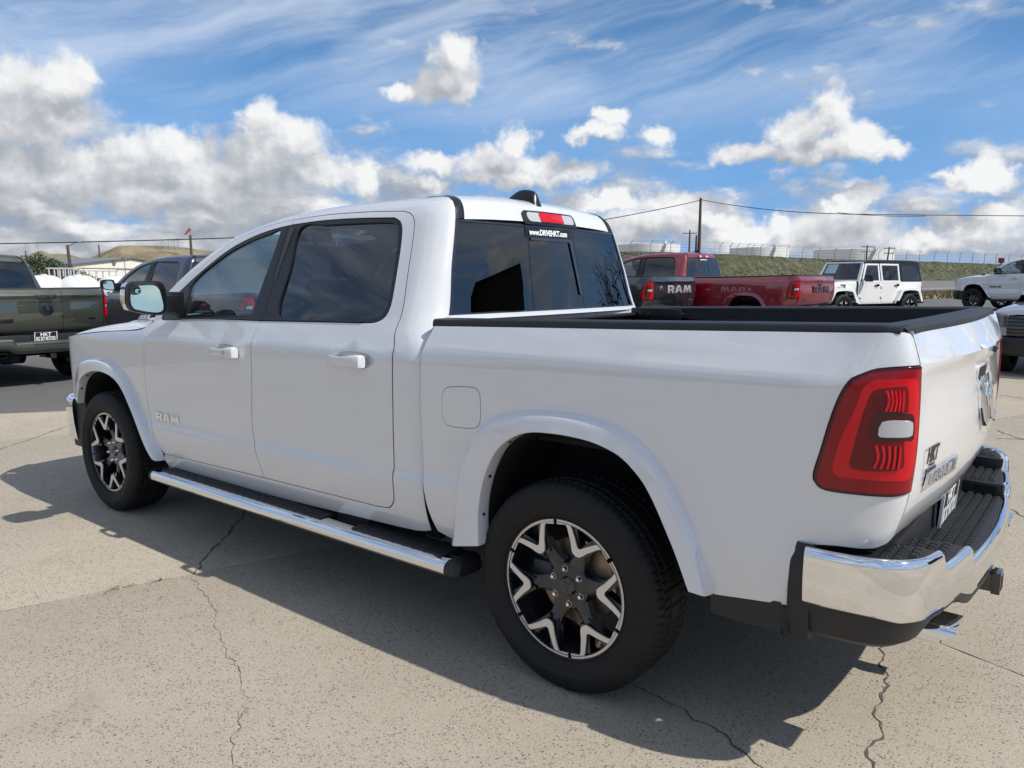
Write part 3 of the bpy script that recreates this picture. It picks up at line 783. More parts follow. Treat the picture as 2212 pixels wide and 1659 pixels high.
def pickup(name, label, loc=(0,0,0), rz=0.0, P='white', hero=True, group=None, bright='chrome', bumper='chrome', fancy=True):
    PM_ = M[P]; BR = M[bright]; BM = M[bumper]
    T0 = thing(name, label, 'pickup truck', loc, rz, group)
    st = .05 if hero else .09
    for sd in (-1, 1):
        near = sd < 0 and hero
        stp = st if sd < 0 or not hero else .09
        # ---- front door
        front_outline = join(cr(D_F, .03), lin((.745,.492),(1.777,.512)), cr(D_FR, .03), lin((1.740,1.331),(.759,1.331)), lin((.759,1.331),(.722,1.36),.03), lin((.722,1.36),(.722,1.54),.04), cr(L_TOP[::-1], .04), lin((1.735,1.841),(1.718,1.877),.02), cr(D_TOPF, .04), lin((.705,1.64),(.641,1.431)))
        cups = {}
        for key, (hx, hz) in (('f', (1.500,1.160)), ('r', (2.498,1.180))):
            cups[key] = [(hx-.012+.088*math.copysign(abs(math.cos(t))**.8, math.cos(t)), hz+.004+.037*math.sin(t)) for t in np.linspace(0, 2*math.pi, 33)[:-1]]
        b = MB(); panel(b, Mcab, front_outline, [offpoly(cups['f'], .0042)], step=stp, gap=.0048, side=sd, flange_shade=1, depth=.018); fd = b.build('front_door', [PM_, M['dark']], T0)
        rear_outline = join(lin((1.777,.512),(2.56,.522)), lin((2.56,.522),(2.615,.530),.03), cr(D_RR, .03), cr(D_TOPR, .05), lin((1.718,1.877),(1.735,1.841),.02), cr(L_TOPR[::-1], .05), cr(L_RR[::-1], .03), lin((2.50,1.347),(1.740,1.331)), cr(D_FR[::-1], .03))
        b = MB(); panel(b, Mcab, rear_outline, [offpoly(cups['r'], .0042)], step=stp, gap=.0048, side=sd, flange_shade=1, depth=.018); rd = b.build('rear_door', [PM_, M['dark']], T0)
        # ---- black window surrounds and glass
        bsplit = [(1.753,1.336),(1.745,1.55),(1.735,1.72),(1.730,1.838)]
        ft = join(lin((.765,1.334),(1.753,1.336)), cr(bsplit, .05), cr(L_TOP, .04), lin((.722,1.54),(.726,1.365),.04))
        b = MB(); panel(b, Mcab, ft, [cr(G_F, .03, False)+lin(G_F[-1], G_F[0])[1:-1]], step=.08, gap=.002, off=-.003, inset=.002, depth=.012, side=sd); b.build('window_trim', M['trim'], fd)
        b = MB(); panel(b, Mcab, cr(offpoly(G_F, -.012), .05)+lin(offpoly(G_F, -.012)[-1], offpoly(G_F, -.012)[0])[1:-1], step=.06, off=-.013, depth=0, side=sd); b.build('window_glass', M['glass'], fd)
        rt = join(lin((1.756,1.336),(2.50,1.351)), cr(L_RR, .03), cr(L_TOPR, .05), cr(bsplit[::-1], .05))
        gr = cr(G_R, .03, True)
        b = MB(); panel(b, Mcab, rt, [gr], step=.08, gap=.002, off=-.003, inset=.002, depth=.012, side=sd); b.build('window_trim', M['trim'], rd)
        b = MB(); panel(b, Mcab, offpoly(gr, -.012), step=.06, off=-.013, depth=0, side=sd); b.build('window_glass', M['tint'], rd)
        # seam in the black pillar, belt moulding lip
        b = MB()
        for path, r_ in (([(.80,1.334),(1.2,1.335),(1.60,1.3355),(1.748,1.336)], .0045),):
            pts = [frame(Mcab, *q) for q in cr(path, .06)]; b.tube([((p+n*.001).x, (p+n*.001).y*(-sd), p.z) for p, n in pts], .004, 6)
        b.build('belt_moulding', M['trim'], fd)
        b = MB(); pts = [frame(Mcab, *q) for q in cr([(1.760,1.336),(2.1,1.343),(2.50,1.351)], .06)]
        b.tube([((p+n*.001).x, (p+n*.001).y*(-sd), p.z) for p, n in pts], .004, 6); b.build('belt_moulding', M['trim'], rd)
        # ---- door handles
        for dr, (hx, hz), lock in ((fd, (1.500,1.160), True), (rd, (2.498,1.180), False)):
            b = MB(); yb = -LOW(hz-rake(hx))
            # grip bar: runs along x, stands 38 mm off the door
            rows = []
            for k, (x_, hh, yo, th) in enumerate([(-.098,.013,-.016,.012),(-.092,.017,-.030,.016),(-.080,.018,-.042,.016),(-.050,.0175,-.046,.014),(.0,.018,-.048,.013),(.035,.020,-.048,.015),(.055,.025,-.046,.025),(.075,.0275,-.043,.036),(.092,.027,-.038,.034),(.0975,.023,-.028,.024)]):
                row = []
                for a in range(16):
                    t = 2*math.pi*a/16; cx = math.cos(t); sy = math.sin(t)
                    row.append((hx+x_, yb+yo+th/2+th/2*np.sign(cx)*abs(cx)**.5, hz+hh*np.sign(sy)*abs(sy)**.5))
                rows.append(row)
            rows = [[(hx+(q[0]-hx)*1.2, yb+(q[1]-yb)*1.1, hz+(q[2]-hz)*1.12) for q in rw_] for rw_ in rows]
            b.grid(rows, closed_v=True)
            n0 = len(b.v)-len(rows)*16
            b.f.append(tuple(range(n0, n0+16))); b.m.append(0); b.f.append(tuple(range(len(b.v)-1, len(b.v)-17, -1))); b.m.append(0)
            if lock and sd < 0: b.cyl((hx+.050, yb-.050, hz), (hx+.050, yb-.0560, hz), .010, n=16, mi=1)
            b.box(hx-.094, hx-.070, yb-.035, yb+.01, hz-.012, hz+.012); b.box(hx+.058, hx+.096, yb-.02, yb+.01, hz-.022, hz+.022)
            if sd > 0: b.mirror()
            bmn = [sum(c[i] for c in b.v)/len(b.v) for i in range(3)]
            b.build('door_handle', [PM_, M['chromed']], dr, 40)
            # scooped cup behind the grip
            cu = MB(); cup = cups['f' if lock else 'r']; ccx = sum(q[0] for q in cup)/len(cup); ccz = sum(q[1] for q in cup)/len(cup)
            rws = []
            for k_, dd_ in ((1.06,.0),(1.0,.0025),(.95,.008),(.86,.016),(.70,.022),(.45,.025),(.02,.026)):
                row = []
                for q in cup:
                    p, n = frame(Mcab, ccx+(q[0]-ccx)*k_, ccz+(q[1]-ccz)*k_); p = p-n*(dd_+.0015); row.append((p.x, p.y*(-sd), p.z))
                rws.append(row)
            cu.grid(rws, closed_v=True, flip=(sd > 0)); o_ = cu.build('handle_cup', PM_, dr, 60)
            if o_.data.polygons[len(o_.data.polygons)//2].normal.y*sd < 0: o_.data.flip_normals()
        # ---- cab side: roof rail, rear pillar and sill in one pressing
        e = .0028
        cab = join(lin((.62,1.98),(.705,1.655),.04), cr(D_TOPF[::-1], .04), cr(D_TOPR[::-1], .05), cr(D_RR[::-1], .03), lin((2.56,.522),(1.777,.512)), lin((1.777,.512),(.745,.492)), lin((.745,.492),(.715,.470),.02), lin((.715,.470),(.735,.405),.03),
                   cr([(.735,.405),(1.2,.408),(2.0,.415),(2.6,.440),(2.885,.462)], .06), cr([(2.885,.462),(2.872,.56),(2.868,.68),(2.874,.80),(2.884,.95),(2.892,1.1),(2.889,1.18),(2.880,1.25),(2.872,1.31),(2.872,1.35),(2.89,1.368)], .02), lin((2.89,1.368),(2.96,1.378),.02), lin((2.96,1.378),(2.96,1.98),.04), lin((2.96,1.98),(.62,1.98),.06))
        b = MB(); panel(b, Mcab, cab, step=.045 if near else .08, gap=.0028, side=sd, flange_shade=1, depth=.014); b.build('cab_side', [PM_, M['dark']], T0)
        b = MB()
        for pth in (cr(D_TOPF[::-1]+D_TOPR[::-1][1:], .05), cr(D_RR, .03), lin((.745,.492),(2.6,.524)), cr(D_FR, .03), cr(D_F, .03), [(1.735,1.83),(1.718,1.877)]):
            ribbon(b, Mcab, pth, .044, .0175, sd)
        b.build('door_gap_shade', M['dark'], T0)  # dark strips standing in for shade behind the door shut lines
        # ---- fender
        arch_c = arcmix(AR_F_OUT, AR_F_IN, .35, 40)
        fen = join(cr([(.636,1.30),(.612,1.238),(.600,1.158),(.587,1.049),(.582,.93),(.588,.811),(.621,.688),(.659,.60),(.698,.525),(.722,.49)], .03), lin((.722,.49),(.710,.462),.02), arch_c[::-1], lin(arch_c[0], (-.50,.715),.03), lin((-.50,.715),(-.74,.735)), lin((-.74,.735),(-.735,.90)), cr([(-.735,.90),(-.70,.99),(-.66,1.07),(-.60,1.135)], .03), cr([(-.60,1.135),(-.391,1.163),(.064,1.206),(.366,1.224),(.55,1.245),(.636,1.30)], .05))
        b = MB(); panel(b, Mfront, fen, step=.05 if near else .09, gap=.0028, side=sd, flange_shade=1); fn = b.build('front_wing', [PM_, M['dark']], T0)
        # ---- arch flares
        for nm, out, inn, Mf in (('front_arch_flare', AR_F_OUT, AR_F_IN, Mfront), ('rear_arch_flare', AR_R_OUT, AR_R_IN, Mbed)):
            rows = []
            lv = [(0,'s',-.004),(.0,'s',.001),(.03,'s',.004),(.09,'m',-1.002),(.20,'m',-1.0165),(.235,'m',-1.0195),(.27,'m',-1.021),(.50,'m',-1.0245),(.80,'m',-1.0285),(.97,'m',-1.031),(1.0,'m',-1.029),(1.012,'m',-1.022),(1.02,'m',-.985),(1.02,'m',-.965)]
            for t, kind, val in lv:
                pth = arcmix(out, inn, t, 72); row = []
                for q in pth:
                    if kind == 's': p, n = frame(Mf, *q); p = p+n*val
                    else:
                        p0, _ = frame(Mf, *q); yy = min(val if not (Mf is Mfront and q[0] < -.25) else max(val, val+.22*(-.25-q[0])**1.0*.9), p0.y-.004)
                        if t > 1.0: yy = val+(.06*(-.25-q[0]) if (Mf is Mfront and q[0] < -.25) else 0)
                        p = Vector((q[0], yy, q[1]))
                    row.append((p.x, p.y*(-sd), p.z))
                rows.append(row)
            b = MB(); b.grid(rows, flip=(sd < 0)); 
            # close the lower ends
            for c_ in (0, -1):
                vs = [r[c_] for r in rows]; b.add(vs, [tuple(range(len(vs)))])
            fl = b.build(nm, PM_, T0, 50)
            pth = arcmix(out, inn, 1.03, 72)
            for k in (6, 14, 23, 48, 58, 66):
                b = MB()
                q = pth[k]; q2 = pth[k+1]; d = Vector((q2[0]-q[0], 0, q2[1]-q[1])).normalized(); n = Vector((-d.z, 0, d.x)); c = Vector((q[0], -1.0, q[1]))
                if (c+n*.1-Vector((3.74 if Mf is Mbed else .1,-1.0,.6))).length > (c-Vector((3.74 if Mf is Mbed else .1,-1.0,.6))).length: n = -n
                c.y = -1.0*(-sd); b.cyl(c-n*.001, c+n*.004, .0065, n=10)
                b.build('flare_rivet', M['trim'], fl)
            # wheel house liner
            pth = arcmix(out, inn, 1.06, 48); yi = -.56
            b = MB(); pl = [(x_, y_*(-sd), z_) for x_, z_ in pth for y_ in (-.975,)]; pi_ = [(x_, yi*(-sd), z_) for x_, z_ in pth]
            b.grid([pl, pi_], flip=(sd < 0)); b.add([(x_, yi*(-sd), z_) for x_, z_ in pth], [tuple(range(len(pth)))])
            b.build('wheel_house', M['liner'], T0)
        # ---- bed side
        arch_r = arcmix(AR_R_OUT, AR_R_IN, .35, 48)
        top = [(2.985,1.351),(3.6,1.367),(4.2,1.382),(4.6,1.394),(4.78,1.398),(4.82,1.394),(4.838,1.380)]
        bed = join(cr([(2.985,1.351),(2.963,1.27),(2.956,1.15),(2.953,1.0),(2.956,.85),(2.962,.70),(2.978,.58),(3.012,.478)][::1], .03), lin((3.012,.478),(3.115,.452),.03), arch_r, lin(arch_r[-1], (4.262,.527),.03), lin((4.262,.527),(4.466,.553)), cr(BED_BOT[::-1], .02), cr([(4.723,.771),(4.79,.785),(4.838,.805)], .02), lin((4.838,.805),(4.838,.941),.03), cr(LAMP[::-1], .02), lin((4.838,1.306),(4.838,1.380),.03), cr(top[::-1], .05))
        fu = cr(FUEL, .02, True)
        b = MB(); panel(b, Mbed, bed, [fu] if sd < 0 else [], step=.04 if near else .08, gap=.002, side=sd, flange_shade=1, depth=.016); bs = b.build('bed_side', [PM_, M['dark']], T0)
        if sd < 0:
            b = MB(); panel(b, Mbed, fu, step=.05, gap=.0018, inset=.0015, side=sd, flange_shade=1); b.build('fuel_door', [PM_, M['dark']], bs)
            b = MB(); ribbon(b, Mbed, fu+fu[:1], .02, .012, sd); b.build('fuel_gap_shade', M['dark'], bs)  # dark strip standing in for shade in the gap round the fuel door
        b = MB(); ribbon(b, Mbed, [(4.838,.80),(4.838,1.39)], .06, .016, sd); ribbon(b, Mbed, [(2.945,.47),(2.945,.9),(2.945,1.25)], .06, .045, sd); b.build('panel_gap_shade', M['dark'], T0)  # dark strips in place of shade in the tailgate and cab-to-bed gaps
        # dark sill strip behind the rear wheel
        b = MB()
        rows = [[(x_, -(sidey+yy)*(-sd), z_) for x_, sidey in ((4.24,.955),(4.36,.962),(4.475,.965))] for z_, yy in ((.56,.0),(.50,-.004),(.455,-.012),(.445,-.05))]
        b.grid(rows, flip=(sd > 0)); b.build('lower_rear_valance', M['plastic'], T0)
        # ---- tail lamp
        lampo = cr(LAMP[:18], .02); lampo = join(lampo, lin((4.838,.941),(4.838,1.306),.03))
        b = MB(); panel(b, Mbed, lampo, step=.03, gap=.003, off=.006, inset=.007, depth=.03, side=sd); tl = b.build('tail_lamp', M['lampredd'], T0)
        b = MB(); panel(b, Mbed, cr(offpoly(lampo, .016), .05, True), step=.03, off=.0072, inset=.004, depth=.003, side=sd); b.build('outer_red_lens', M['lampred'], tl)
        b = MB(); panel(b, Mbed, cr(LA, .02, True), [cr(LB, .02, True)], step=.03, off=.0085, inset=.003, depth=.003, side=sd); b.build('light_band', M['lampredb'], tl)
        b = MB(); panel(b, Mbed, cr(offpoly(LB, .004), .02, True), step=.03, off=.0076, inset=.002, depth=.002, side=sd); b.build('inner_red_lens', M['lampredi'], tl)
        b = MB(); panel(b, Mbed, cr(LBK, .02, True), step=.03, off=.0090, inset=.002, depth=.003, side=sd); b.build('reverse_lamp_frame', M['lampredd'], tl)
        b = MB(); panel(b, Mbed, cr(LW, .02, True), step=.02, off=.0115, inset=.003, depth=.004, side=sd); rl = b.build('reverse_lamp', M['lampw'], tl)
        b = MB(); panel(b, Mbed, [(4.760,1.185),(4.785,1.190),(4.792,1.240),(4.772,1.252),(4.760,1.246)], step=.03, off=.0078, inset=.002, depth=.002, side=sd); b.build('lamp_dark_insert', M['lampredd'], tl)
        for poly in (LU, LL):
            b = MB(); x0_, x1_ = min(p[0] for p in poly), max(p[0] for p in poly)
            z0_, z1_ = min(p[1] for p in poly), max(p[1] for p in poly)
            for k in range(5):
                t_ = (k+.5)/5; pts = []
                for j in range(7):
                    zz = z0_+(z1_-z0_)*j/6; xx = x0_+.012+(x1_-x0_-.024)*t_+.010*math.sin(math.pi*j/6)*(1-t_)
                    p, n = frame(Mbed, xx, zz); p = p+n*.010; pts.append((p.x, p.y*(-sd), p.z))
                b.tube(pts, .0042, 6)
            b.build('reflector_ribs', M['lampredb'], tl)
        # ---- mirror
        b = MB(); ring = []
        hs = [(-1.258,1.500),(-1.243,1.523),(-1.213,1.530),(-1.11,1.533),(-1.075,1.525),(-1.055,1.500),(-1.047,1.46),(-1.042,1.39),(-1.050,1.358),(-1.075,1.344),(-1.12,1.344),(-1.210,1.362),(-1.245,1.374),(-1.262,1.400),(-1.265,1.44)]
        out = cr(hs, .02, True); cy, cz = -1.165, 1.44
        rows = []
        for k, (xx, sc_) in enumerate(((1.018,.955),(1.022,.985),(1.012,1.0),(.985,1.0),(.955,.985),(.92,.93),(.895,.80),(.885,.55),(.882,.1))):
            rows.append([(xx, cy+(y_-cy)*sc_, cz+(z_-cz)*sc_) for y_, z_ in out])
        rows.insert(0, [(.972, cy+(y_-cy)*.77, cz+(z_-cz)*.82) for y_, z_ in out]); rows.insert(1, [(1.014, cy+(y_-cy)*.81, cz+(z_-cz)*.86) for y_, z_ in out]); rows.insert(2, [(1.020, cy+(y_-cy)*.84, cz+(z_-cz)*.89) for y_, z_ in out])
        b.grid(rows, closed_v=True)
        if sd > 0: b.mirror()
        mr = b.build('door_mirror', M['trim'], T0, 40)
        b = MB(); b.add([(.994-.20*(z_-cz)*.83+.16*(y_-cy)*.78, cy+(y_-cy)*.78, cz+(z_-cz)*.83) for y_, z_ in out], [tuple(range(len(out)))], flip=False)
        if sd > 0: b.mirror()
        o = b.build('mirror_glass', M['mirrorg'], mr, 0)
        me = o.data
        if me.polygons[0].normal.x < 0: me.flip_normals()
        b = MB()
        b.prism(cr([(-.024,-.020),(-.020,.020),(.014,.024),(.026,.010),(.026,-.014),(.010,-.024)], .01, True), 0, .004, 0, mframe((.982, -1.203, 1.482), (.16,1,0), (1,-.16,.20)))
        if sd > 0: b.mirror()
        b.build('mirror_frame_corner', M['gloss'], mr, 30)
        b = MB(); b.lathe([(0,.009),(.010,.008),(.017,.0045),(.018,0)], 20, 0, mframe((.986, -1.196, 1.479), (.16,1,0), (1,-.16,.20)), axis='Z')
        if sd > 0: b.mirror()
        b.build('convex_spot_mirror', M['mirrorg'], mr, 60)
        # chrome cap on the outside of the housing
        rows = []
        for xx, sc_ in ((.992,1.006),(.962,1.002),(.925,.95),(.898,.83),(.884,.6)):
            rows.append([(xx, cy+(y_-cy)*sc_-.002, cz+(z_-cz)*sc_) for y_, z_ in out if y_ < -1.238])
        b = MB(); b.grid(rows)
        if sd > 0: b.mirror()
        b.build('mirror_cap', BR, mr, 50)
        b = MB(); b.box(.90,1.005,-1.060,-.965,1.352,1.452); b.box(.86,.99,-.985,-.93,1.335,1.47)
        if sd > 0: b.mirror()
        b.build('mirror_arm', M['trim'], mr, 30, bevel=.006)
        # black sail panel at the foot of the windscreen pillar
        sail = [(.765,1.337),(.975,1.337),(.955,1.50),(.935,1.62),(.90,1.66),(.80,1.60),(.735,1.52),(.730,1.40)]
        b = MB(); panel(b, Mcab, cr(sail, .04, True), step=.05, off=.001, side=sd); b.build('mirror_sail_panel', M['trim'], mr)
        # ---- running board
        b = MB(); sec = [(-.90,.405),(-1.00,.4075),(-1.040,.4055),(-1.056,.399),(-1.066,.387),(-1.070,.372),(-1.067,.356),(-1.058,.343),(-1.04,.336),(-.98,.334),(-.90,.336),(-.885,.35),(-.882,.37),(-.886,.392)]
        rows = [[(x_, y_, z_) for y_, z_ in sec] for x_ in (.735,.75,1.5,2.3,3.14,3.150)]
        b.grid(rows, closed_v=True, flip=False)
        if sd < 0: b.mirror(); b.mirror()
        else: b.mirror()
        rb = b.build('running_board', M['chrome'], T0, 50)
        for x0_, x1_ in ((.80,2.30),(2.53,3.10)):
            b = MB(); b.box(x0_, x1_, -1.028, -.90, .404, .4125)
            for i_ in range(int((x1_-x0_)/.032)):
                for j_ in range(4):
                    xx = x0_+.016+i_*.032; yy = -1.018+j_*.030+(.015 if i_ % 2 else 0)
                    if yy > -.91: continue
                    hexa = [(xx+.0135*math.cos(t), yy+.0125*math.sin(t)) for t in np.arange(0, 6)*math.pi/3]
                    b.prism(hexa, .4125, .4155)
            if sd > 0: b.mirror()
            b.build('step_pad', M['plastic'], rb, 30)
        for x0_, x1_, sg_ in ((3.150,3.215,1),(.705,.735,-1)):
            b = MB(); xs = (3.150,3.175,3.200,3.215) if sg_ > 0 else (.735,.722,.710,.703)
            rows = [[(x_, -.976+(y_+.976)*k_, .370+(z_-.370)*k_) for y_, z_ in sec] for x_, k_ in zip(xs, (1.03,1.03,.96,.72))]
            b.grid(rows, closed_v=True, flip=sg_ < 0); b.add(rows[-1], [tuple(range(len(sec)))], flip=sg_ < 0)
            if sd > 0: b.mirror()
            b.build('step_end_cap', M['plastic'], rb, 40)
        for xx in (1.00,1.80,2.42):
            b = MB(); b.box(xx-.04, xx+.04, -.93, -.55, .335, .40); b.box(xx-.12, xx+.12, -.93, -.87, .40, .455)
            if sd > 0: b.mirror()
            b.build('step_bracket', M['dark'], rb, 30, bevel=.012)
        wheel(T0, 3.672, sd, 0, R(8)); wheel(T0, 0.0, sd, 0, R(-19))
        # mud flap and frame bits behind the rear wheel
        b = MB(); b.box(4.205,4.213,-.91,-.60,.42,.60)
        if sd > 0: b.mirror()
        b.build('inner_splash_guard', M['dark'], T0, 30, bevel=.004)
    # ------------------------------------------------------------ roof, rear wall, bed, tailgate
    def zed(x): return Vector(Mcab(x, 1.98))
    us = [.62,.66,.70,.76,.82,.9,.98,1.06,1.14,1.22,1.3,1.4,1.5,1.6,1.75,1.9,2.1,2.3,2.4,2.5,2.6,2.70,2.75,2.8,2.85,2.9,2.96]
    edge = [zed(u) for u in us]
    def roofpt(p, v, lift=0.0):
        y = p.y*-1*v
        cr_ = .022*(1-v*v)+.007*(1-v**6)
        return (p.x, y, p.z+cr_+lift)
    k0 = next(i for i, u in enumerate(us) if u >= 1.40)
    vv = np.linspace(-1, 1, 25)
    rows = [[roofpt(p, v) for v in vv] for p in edge[k0:]]
    # rear edge of the roof running down to the window
    ss = [1.98,1.955,1.93,1.905,1.88,1.86,1.845,1.83,1.815,1.805]
    def rearpt(s, v):
        p = Vector(Mcab(2.96, s)); t = (s-1.80)/.18
        return (p.x+(.030-.030*max(t,0)**.5*1.0)*(1-v*v), -p.y*v, p.z+(.022*(1-v*v)+.007*(1-v**6))*(max(min(t, 1), 0)**.5*.45+.55))
    rows2 = [[rearpt(s, v) for v in vv] for s in ss]
    rows = rows[:-1]+[[tuple((Vector(a)+Vector(b_))*.5) for a, b_ in zip(rows[-1], rows2[0])]]+rows2[1:]
    nd = 1
    b = MB(); b.grid([r[nd:-nd] for r in rows], flip=False); rf = b.build('roof', PM_, T0, 60)
    if rf.data.polygons[40].normal.z < 0: rf.data.flip_normals()
    for a_, c_ in ((0, 1), (-2, -1)):
        b = MB(); q = []
        for r in rows:
            A_, B_ = Vector(r[a_]), Vector(r[c_]); q.append([tuple(A_+Vector((0,0,.001 if A_.x > 2.6 else -.026))), tuple(A_.lerp(B_, .5)+Vector((.004,0,.004 if A_.x > 2.6 else -.022))), tuple(B_+Vector((0,0,.001)))])
        b.grid(q); o = b.build('roof_drip_moulding', M['trim'], T0, 60)
        if o.data.polygons[4].normal.z < 0: o.data.flip_normals()
    b = MB(); b.grid([[(x_, y_, z_-.035) for x_, y_, z_ in r] for r in rows]); b.build('headliner', M['interior'], T0, 60)
    # windscreen
    b = MB(); fr = edge[:k0+1]
    q = [[(p.x-.16*(1-v*v)*(1-.75*i/len(fr)), -p.y*v*.985, p.z+.012*(1-v*v)) for v in np.linspace(-1, 1, 13)] for i, p in enumerate(fr)]
    b.grid(q); b.build('windscreen', M['ws'], T0, 60)
    # cab back: window, lower panel
    def backpt(s, v, off=0.0):
        p = Vector(Mcab(2.96, s)); return (p.x+off+.030*(1-v*v), -p.y*v, p.z)
    def backpanel(name, v0, v1, s0, s1, m_, par, off=0.0, thick=.006, nv=14, ns=6, s0b=None):
        b = MB(); F_ = [[backpt(s0+(s1-s0)*j/ns, v0+(v1-v0)*i/nv, off) for i in range(nv+1)] for j in range(ns+1)]
        b.grid(F_, flip=True)
        if thick:
            nu_ = len(F_); per = [F_[0][i] for i in range(nv+1)]+[F_[j][nv] for j in range(1, ns+1)]+[F_[ns][i] for i in range(nv-1, -1, -1)]+[F_[j][0] for j in range(ns-1, 0, -1)]
            inn = [(p[0]-thick, p[1], p[2]) for p in per]; n_ = len(per)
            b.add(per+inn, [(i, (i+1) % n_, n_+(i+1) % n_, n_+i) for i in range(n_)], flip=False)
        o = b.build(name, m_, par, 40)
        if o.data.polygons[0].normal.x < 0: o.data.flip_normals()
        return o
    backpanel('cab_back_panel', -1, 1, 1.388, 1.366, PM_, T0, .0, .01)
    b = MB(); b.box(2.925, 2.942, -.80, .80, .50, 1.372); b.build('cab_rear_wall', PM_, T0, 30)
    rw = backpanel('rear_window', -.985, .985, 1.392, 1.800, M['tintd'], T0, -.002, .006)
    backpanel('window_gasket', -1.0, 1.0, 1.388, 1.394, M['gloss'], rw, .0015, .01, ns=1)
    backpanel('window_gasket', -1.0, 1.0, 1.797, 1.806, M['gloss'], rw, .0015, .01, ns=1)
    for v0 in (-1.0, .975): backpanel('window_gasket', v0, v0+.025, 1.39, 1.797, M['gloss'], rw, .0015, .01, nv=2)
    vL, vR = -.20, .285
    # sliding centre pane: black header, right and top guide
    backpanel('slider_header', -.305, .262, 1.747, 1.797, M['trim'], rw, .0008, .003, ns=2)
    backpanel('slider_guide', -.255, .262, 1.732, 1.747, M['gloss'], rw, .004, .008, ns=1)
    b = MB(); g = []
    for s_ in np.linspace(1.732, 1.46, 8):
        v_ = .232+.035*(1.732-s_)/.272; g.append([backpt(s_, v_-.006, .005), backpt(s_, v_+.03, .005)])
    b.grid(g); o = b.build('slider_guide', M['gloss'], rw, 40)
    if o.data.polygons[0].normal.x < 0: o.data.flip_normals()
    for v_ in (-.27, .305):
        b = MB(); g = [[backpt(s_, v_-.0022, .0012), backpt(s_, v_+.0022, .0012)] for s_ in np.linspace(1.39, 1.797, 10)]
        b.grid(g); o = b.build('glass_joint', M['trim'], rw, 40)
        if o.data.polygons[0].normal.x < 0: o.data.flip_normals()
    # website lettering on the header
    cx, cy, cz = backpt(1.772, -.03, .004)
    n_ = Vector((1, 0, .17)).normalized()
    chrome_lettering('www.DRIVEHKT.com', .325, .030, mframe((cx, cy, cz), (0,1,0), n_), 'window_lettering', M['whitetext'], rw, .0008, .045, .25 if hero else .2)
    # high brake lamp
    Tm = mframe((2.893, .020, 1.847), (0,1,0), (1,0,.45))
    b = MB(); body_ = cr([(-.225,-.040),(-.222,.022),(-.205,.037),(.205,.037),(.222,.022),(.225,-.040)], .03); b.prism(body_, -.05, -.004, 0, Tm)
    hl = b.build('high_brake_lamp', M['trim'], T0, 40, bevel=.004)
    def rrect(w_, h_, r):
        p = []
        for cx_, cy_, a0 in ((w_/2-r, h_/2-r, 0), (-w_/2+r, h_/2-r, 90), (-w_/2+r, -h_/2+r, 180), (w_/2-r, -h_/2+r, 270)):
            for k in range(5): a = math.radians(a0+k*22.5); p.append((cx_+r*math.cos(a), cy_+r*math.sin(a)))
        return p
    b = MB(); b.prism(rrect(.400, .052, .022), -.006, .002, 0, Tm); b.build('cargo_lamp_lens', M['lampw'], hl, 40, bevel=.002)
    b = MB(); b.prism(rrect(.200, .050, .008), -.006, .006, 0, Tm); b.build('brake_lamp_lens', M['lampredb'], hl, 40, bevel=.002)
    # aerial fin
    b = MB(); rows_ = []
    for x_, h_, w_ in ((2.585,.000,.003),(2.61,.014,.012),(2.64,.034,.020),(2.675,.056,.027),(2.705,.070,.031),(2.735,.0775,.034),(2.77,.080,.036),(2.80,.079,.037),(2.812,.072,.037),(2.826,.035,.036),(2.838,.0,.035)):
        zb_ = 1.934-.030*max(0, (x_-2.62)/.2)**2*1.0
        rows_.append([(x_, w_*np.sign(math.cos(t))*abs(math.cos(t))**1.4, zb_-.012+(h_+.012)*max(math.sin(t), 0)**.9) for t in np.linspace(0, math.pi, 15)])
    b.grid(rows_, flip=True); o = b.build('aerial_fin', M['trim'], T0, 50)
    # ---- bonnet
    b = MB(); rows_ = []
    HX = [-.60,-.5,-.40,-.25,-.1,.05,.2,.35,.48,.58,.66]
    for x_ in HX:
        ze = spline([(-.60,1.137),(-.391,1.166),(.064,1.209),(.366,1.227),(.55,1.248),(.66,1.29)])(x_); ye = sidew(x_, ze)[0]-.002
        if x_ < -.45: ye = -Mfront(x_, ze)[1]
        cz_ = spline([(-.60,1.185),(-.4,1.235),(0,1.285),(.35,1.315),(.66,1.335)])(x_)
        h_ = cz_-ze
        pr_ = [(1,0),(.985,.12),(.955,.28),(.91,.44),(.86,.56),(.80,.64),(.74,.70),(.70,.76),(.665,.90),(.63,.955),(.58,.98),(.4,.99),(.2,1.0),(0,1.0)]
        half = [(x_, -ye*a, ze+h_*c) for a, c in pr_]
        rows_.append(half+[(p[0], -p[1], p[2]) for p in half[-2::-1]])
    first = [(x_-.075, y_*.93, z_-.075) for x_, y_, z_ in rows_[0]]; first2 = [(x_-.03, y_*.98, z_-.022) for x_, y_, z_ in rows_[0]]
    rows_ = [first, first2]+rows_
    b.grid(rows_, flip=False); bo = b.build('bonnet', PM_, T0, 50)
    if bo.data.polygons[60].normal.z < 0: bo.data.flip_normals()
    for sg in (-1, 1):
        q_ = Vector((.26, sg*.815, 1.285)); Tb = mframe(q_, (-sg*-1*1.0,0,.12*sg*0) if False else ((1,0,.05) if sg < 0 else (-1,0,-.05)), (0, sg*.86, .52))
        b = MB(); b.prism([(-.075,-.030),(.085,-.030),(.07,.030),(-.06,.030)], 0, .005, 0, Tb); bd = b.build('bonnet_badge', M['chromed'] if hero else M['trim'], T0, 30, bevel=.0015)
        b = MB(); b.prism([(-.062,-.006),(.070,-.006),(.062,.025),(-.054,.025)], .005, .0062, 0, Tb); b.build('badge_field', M['gloss'], bd, 30)
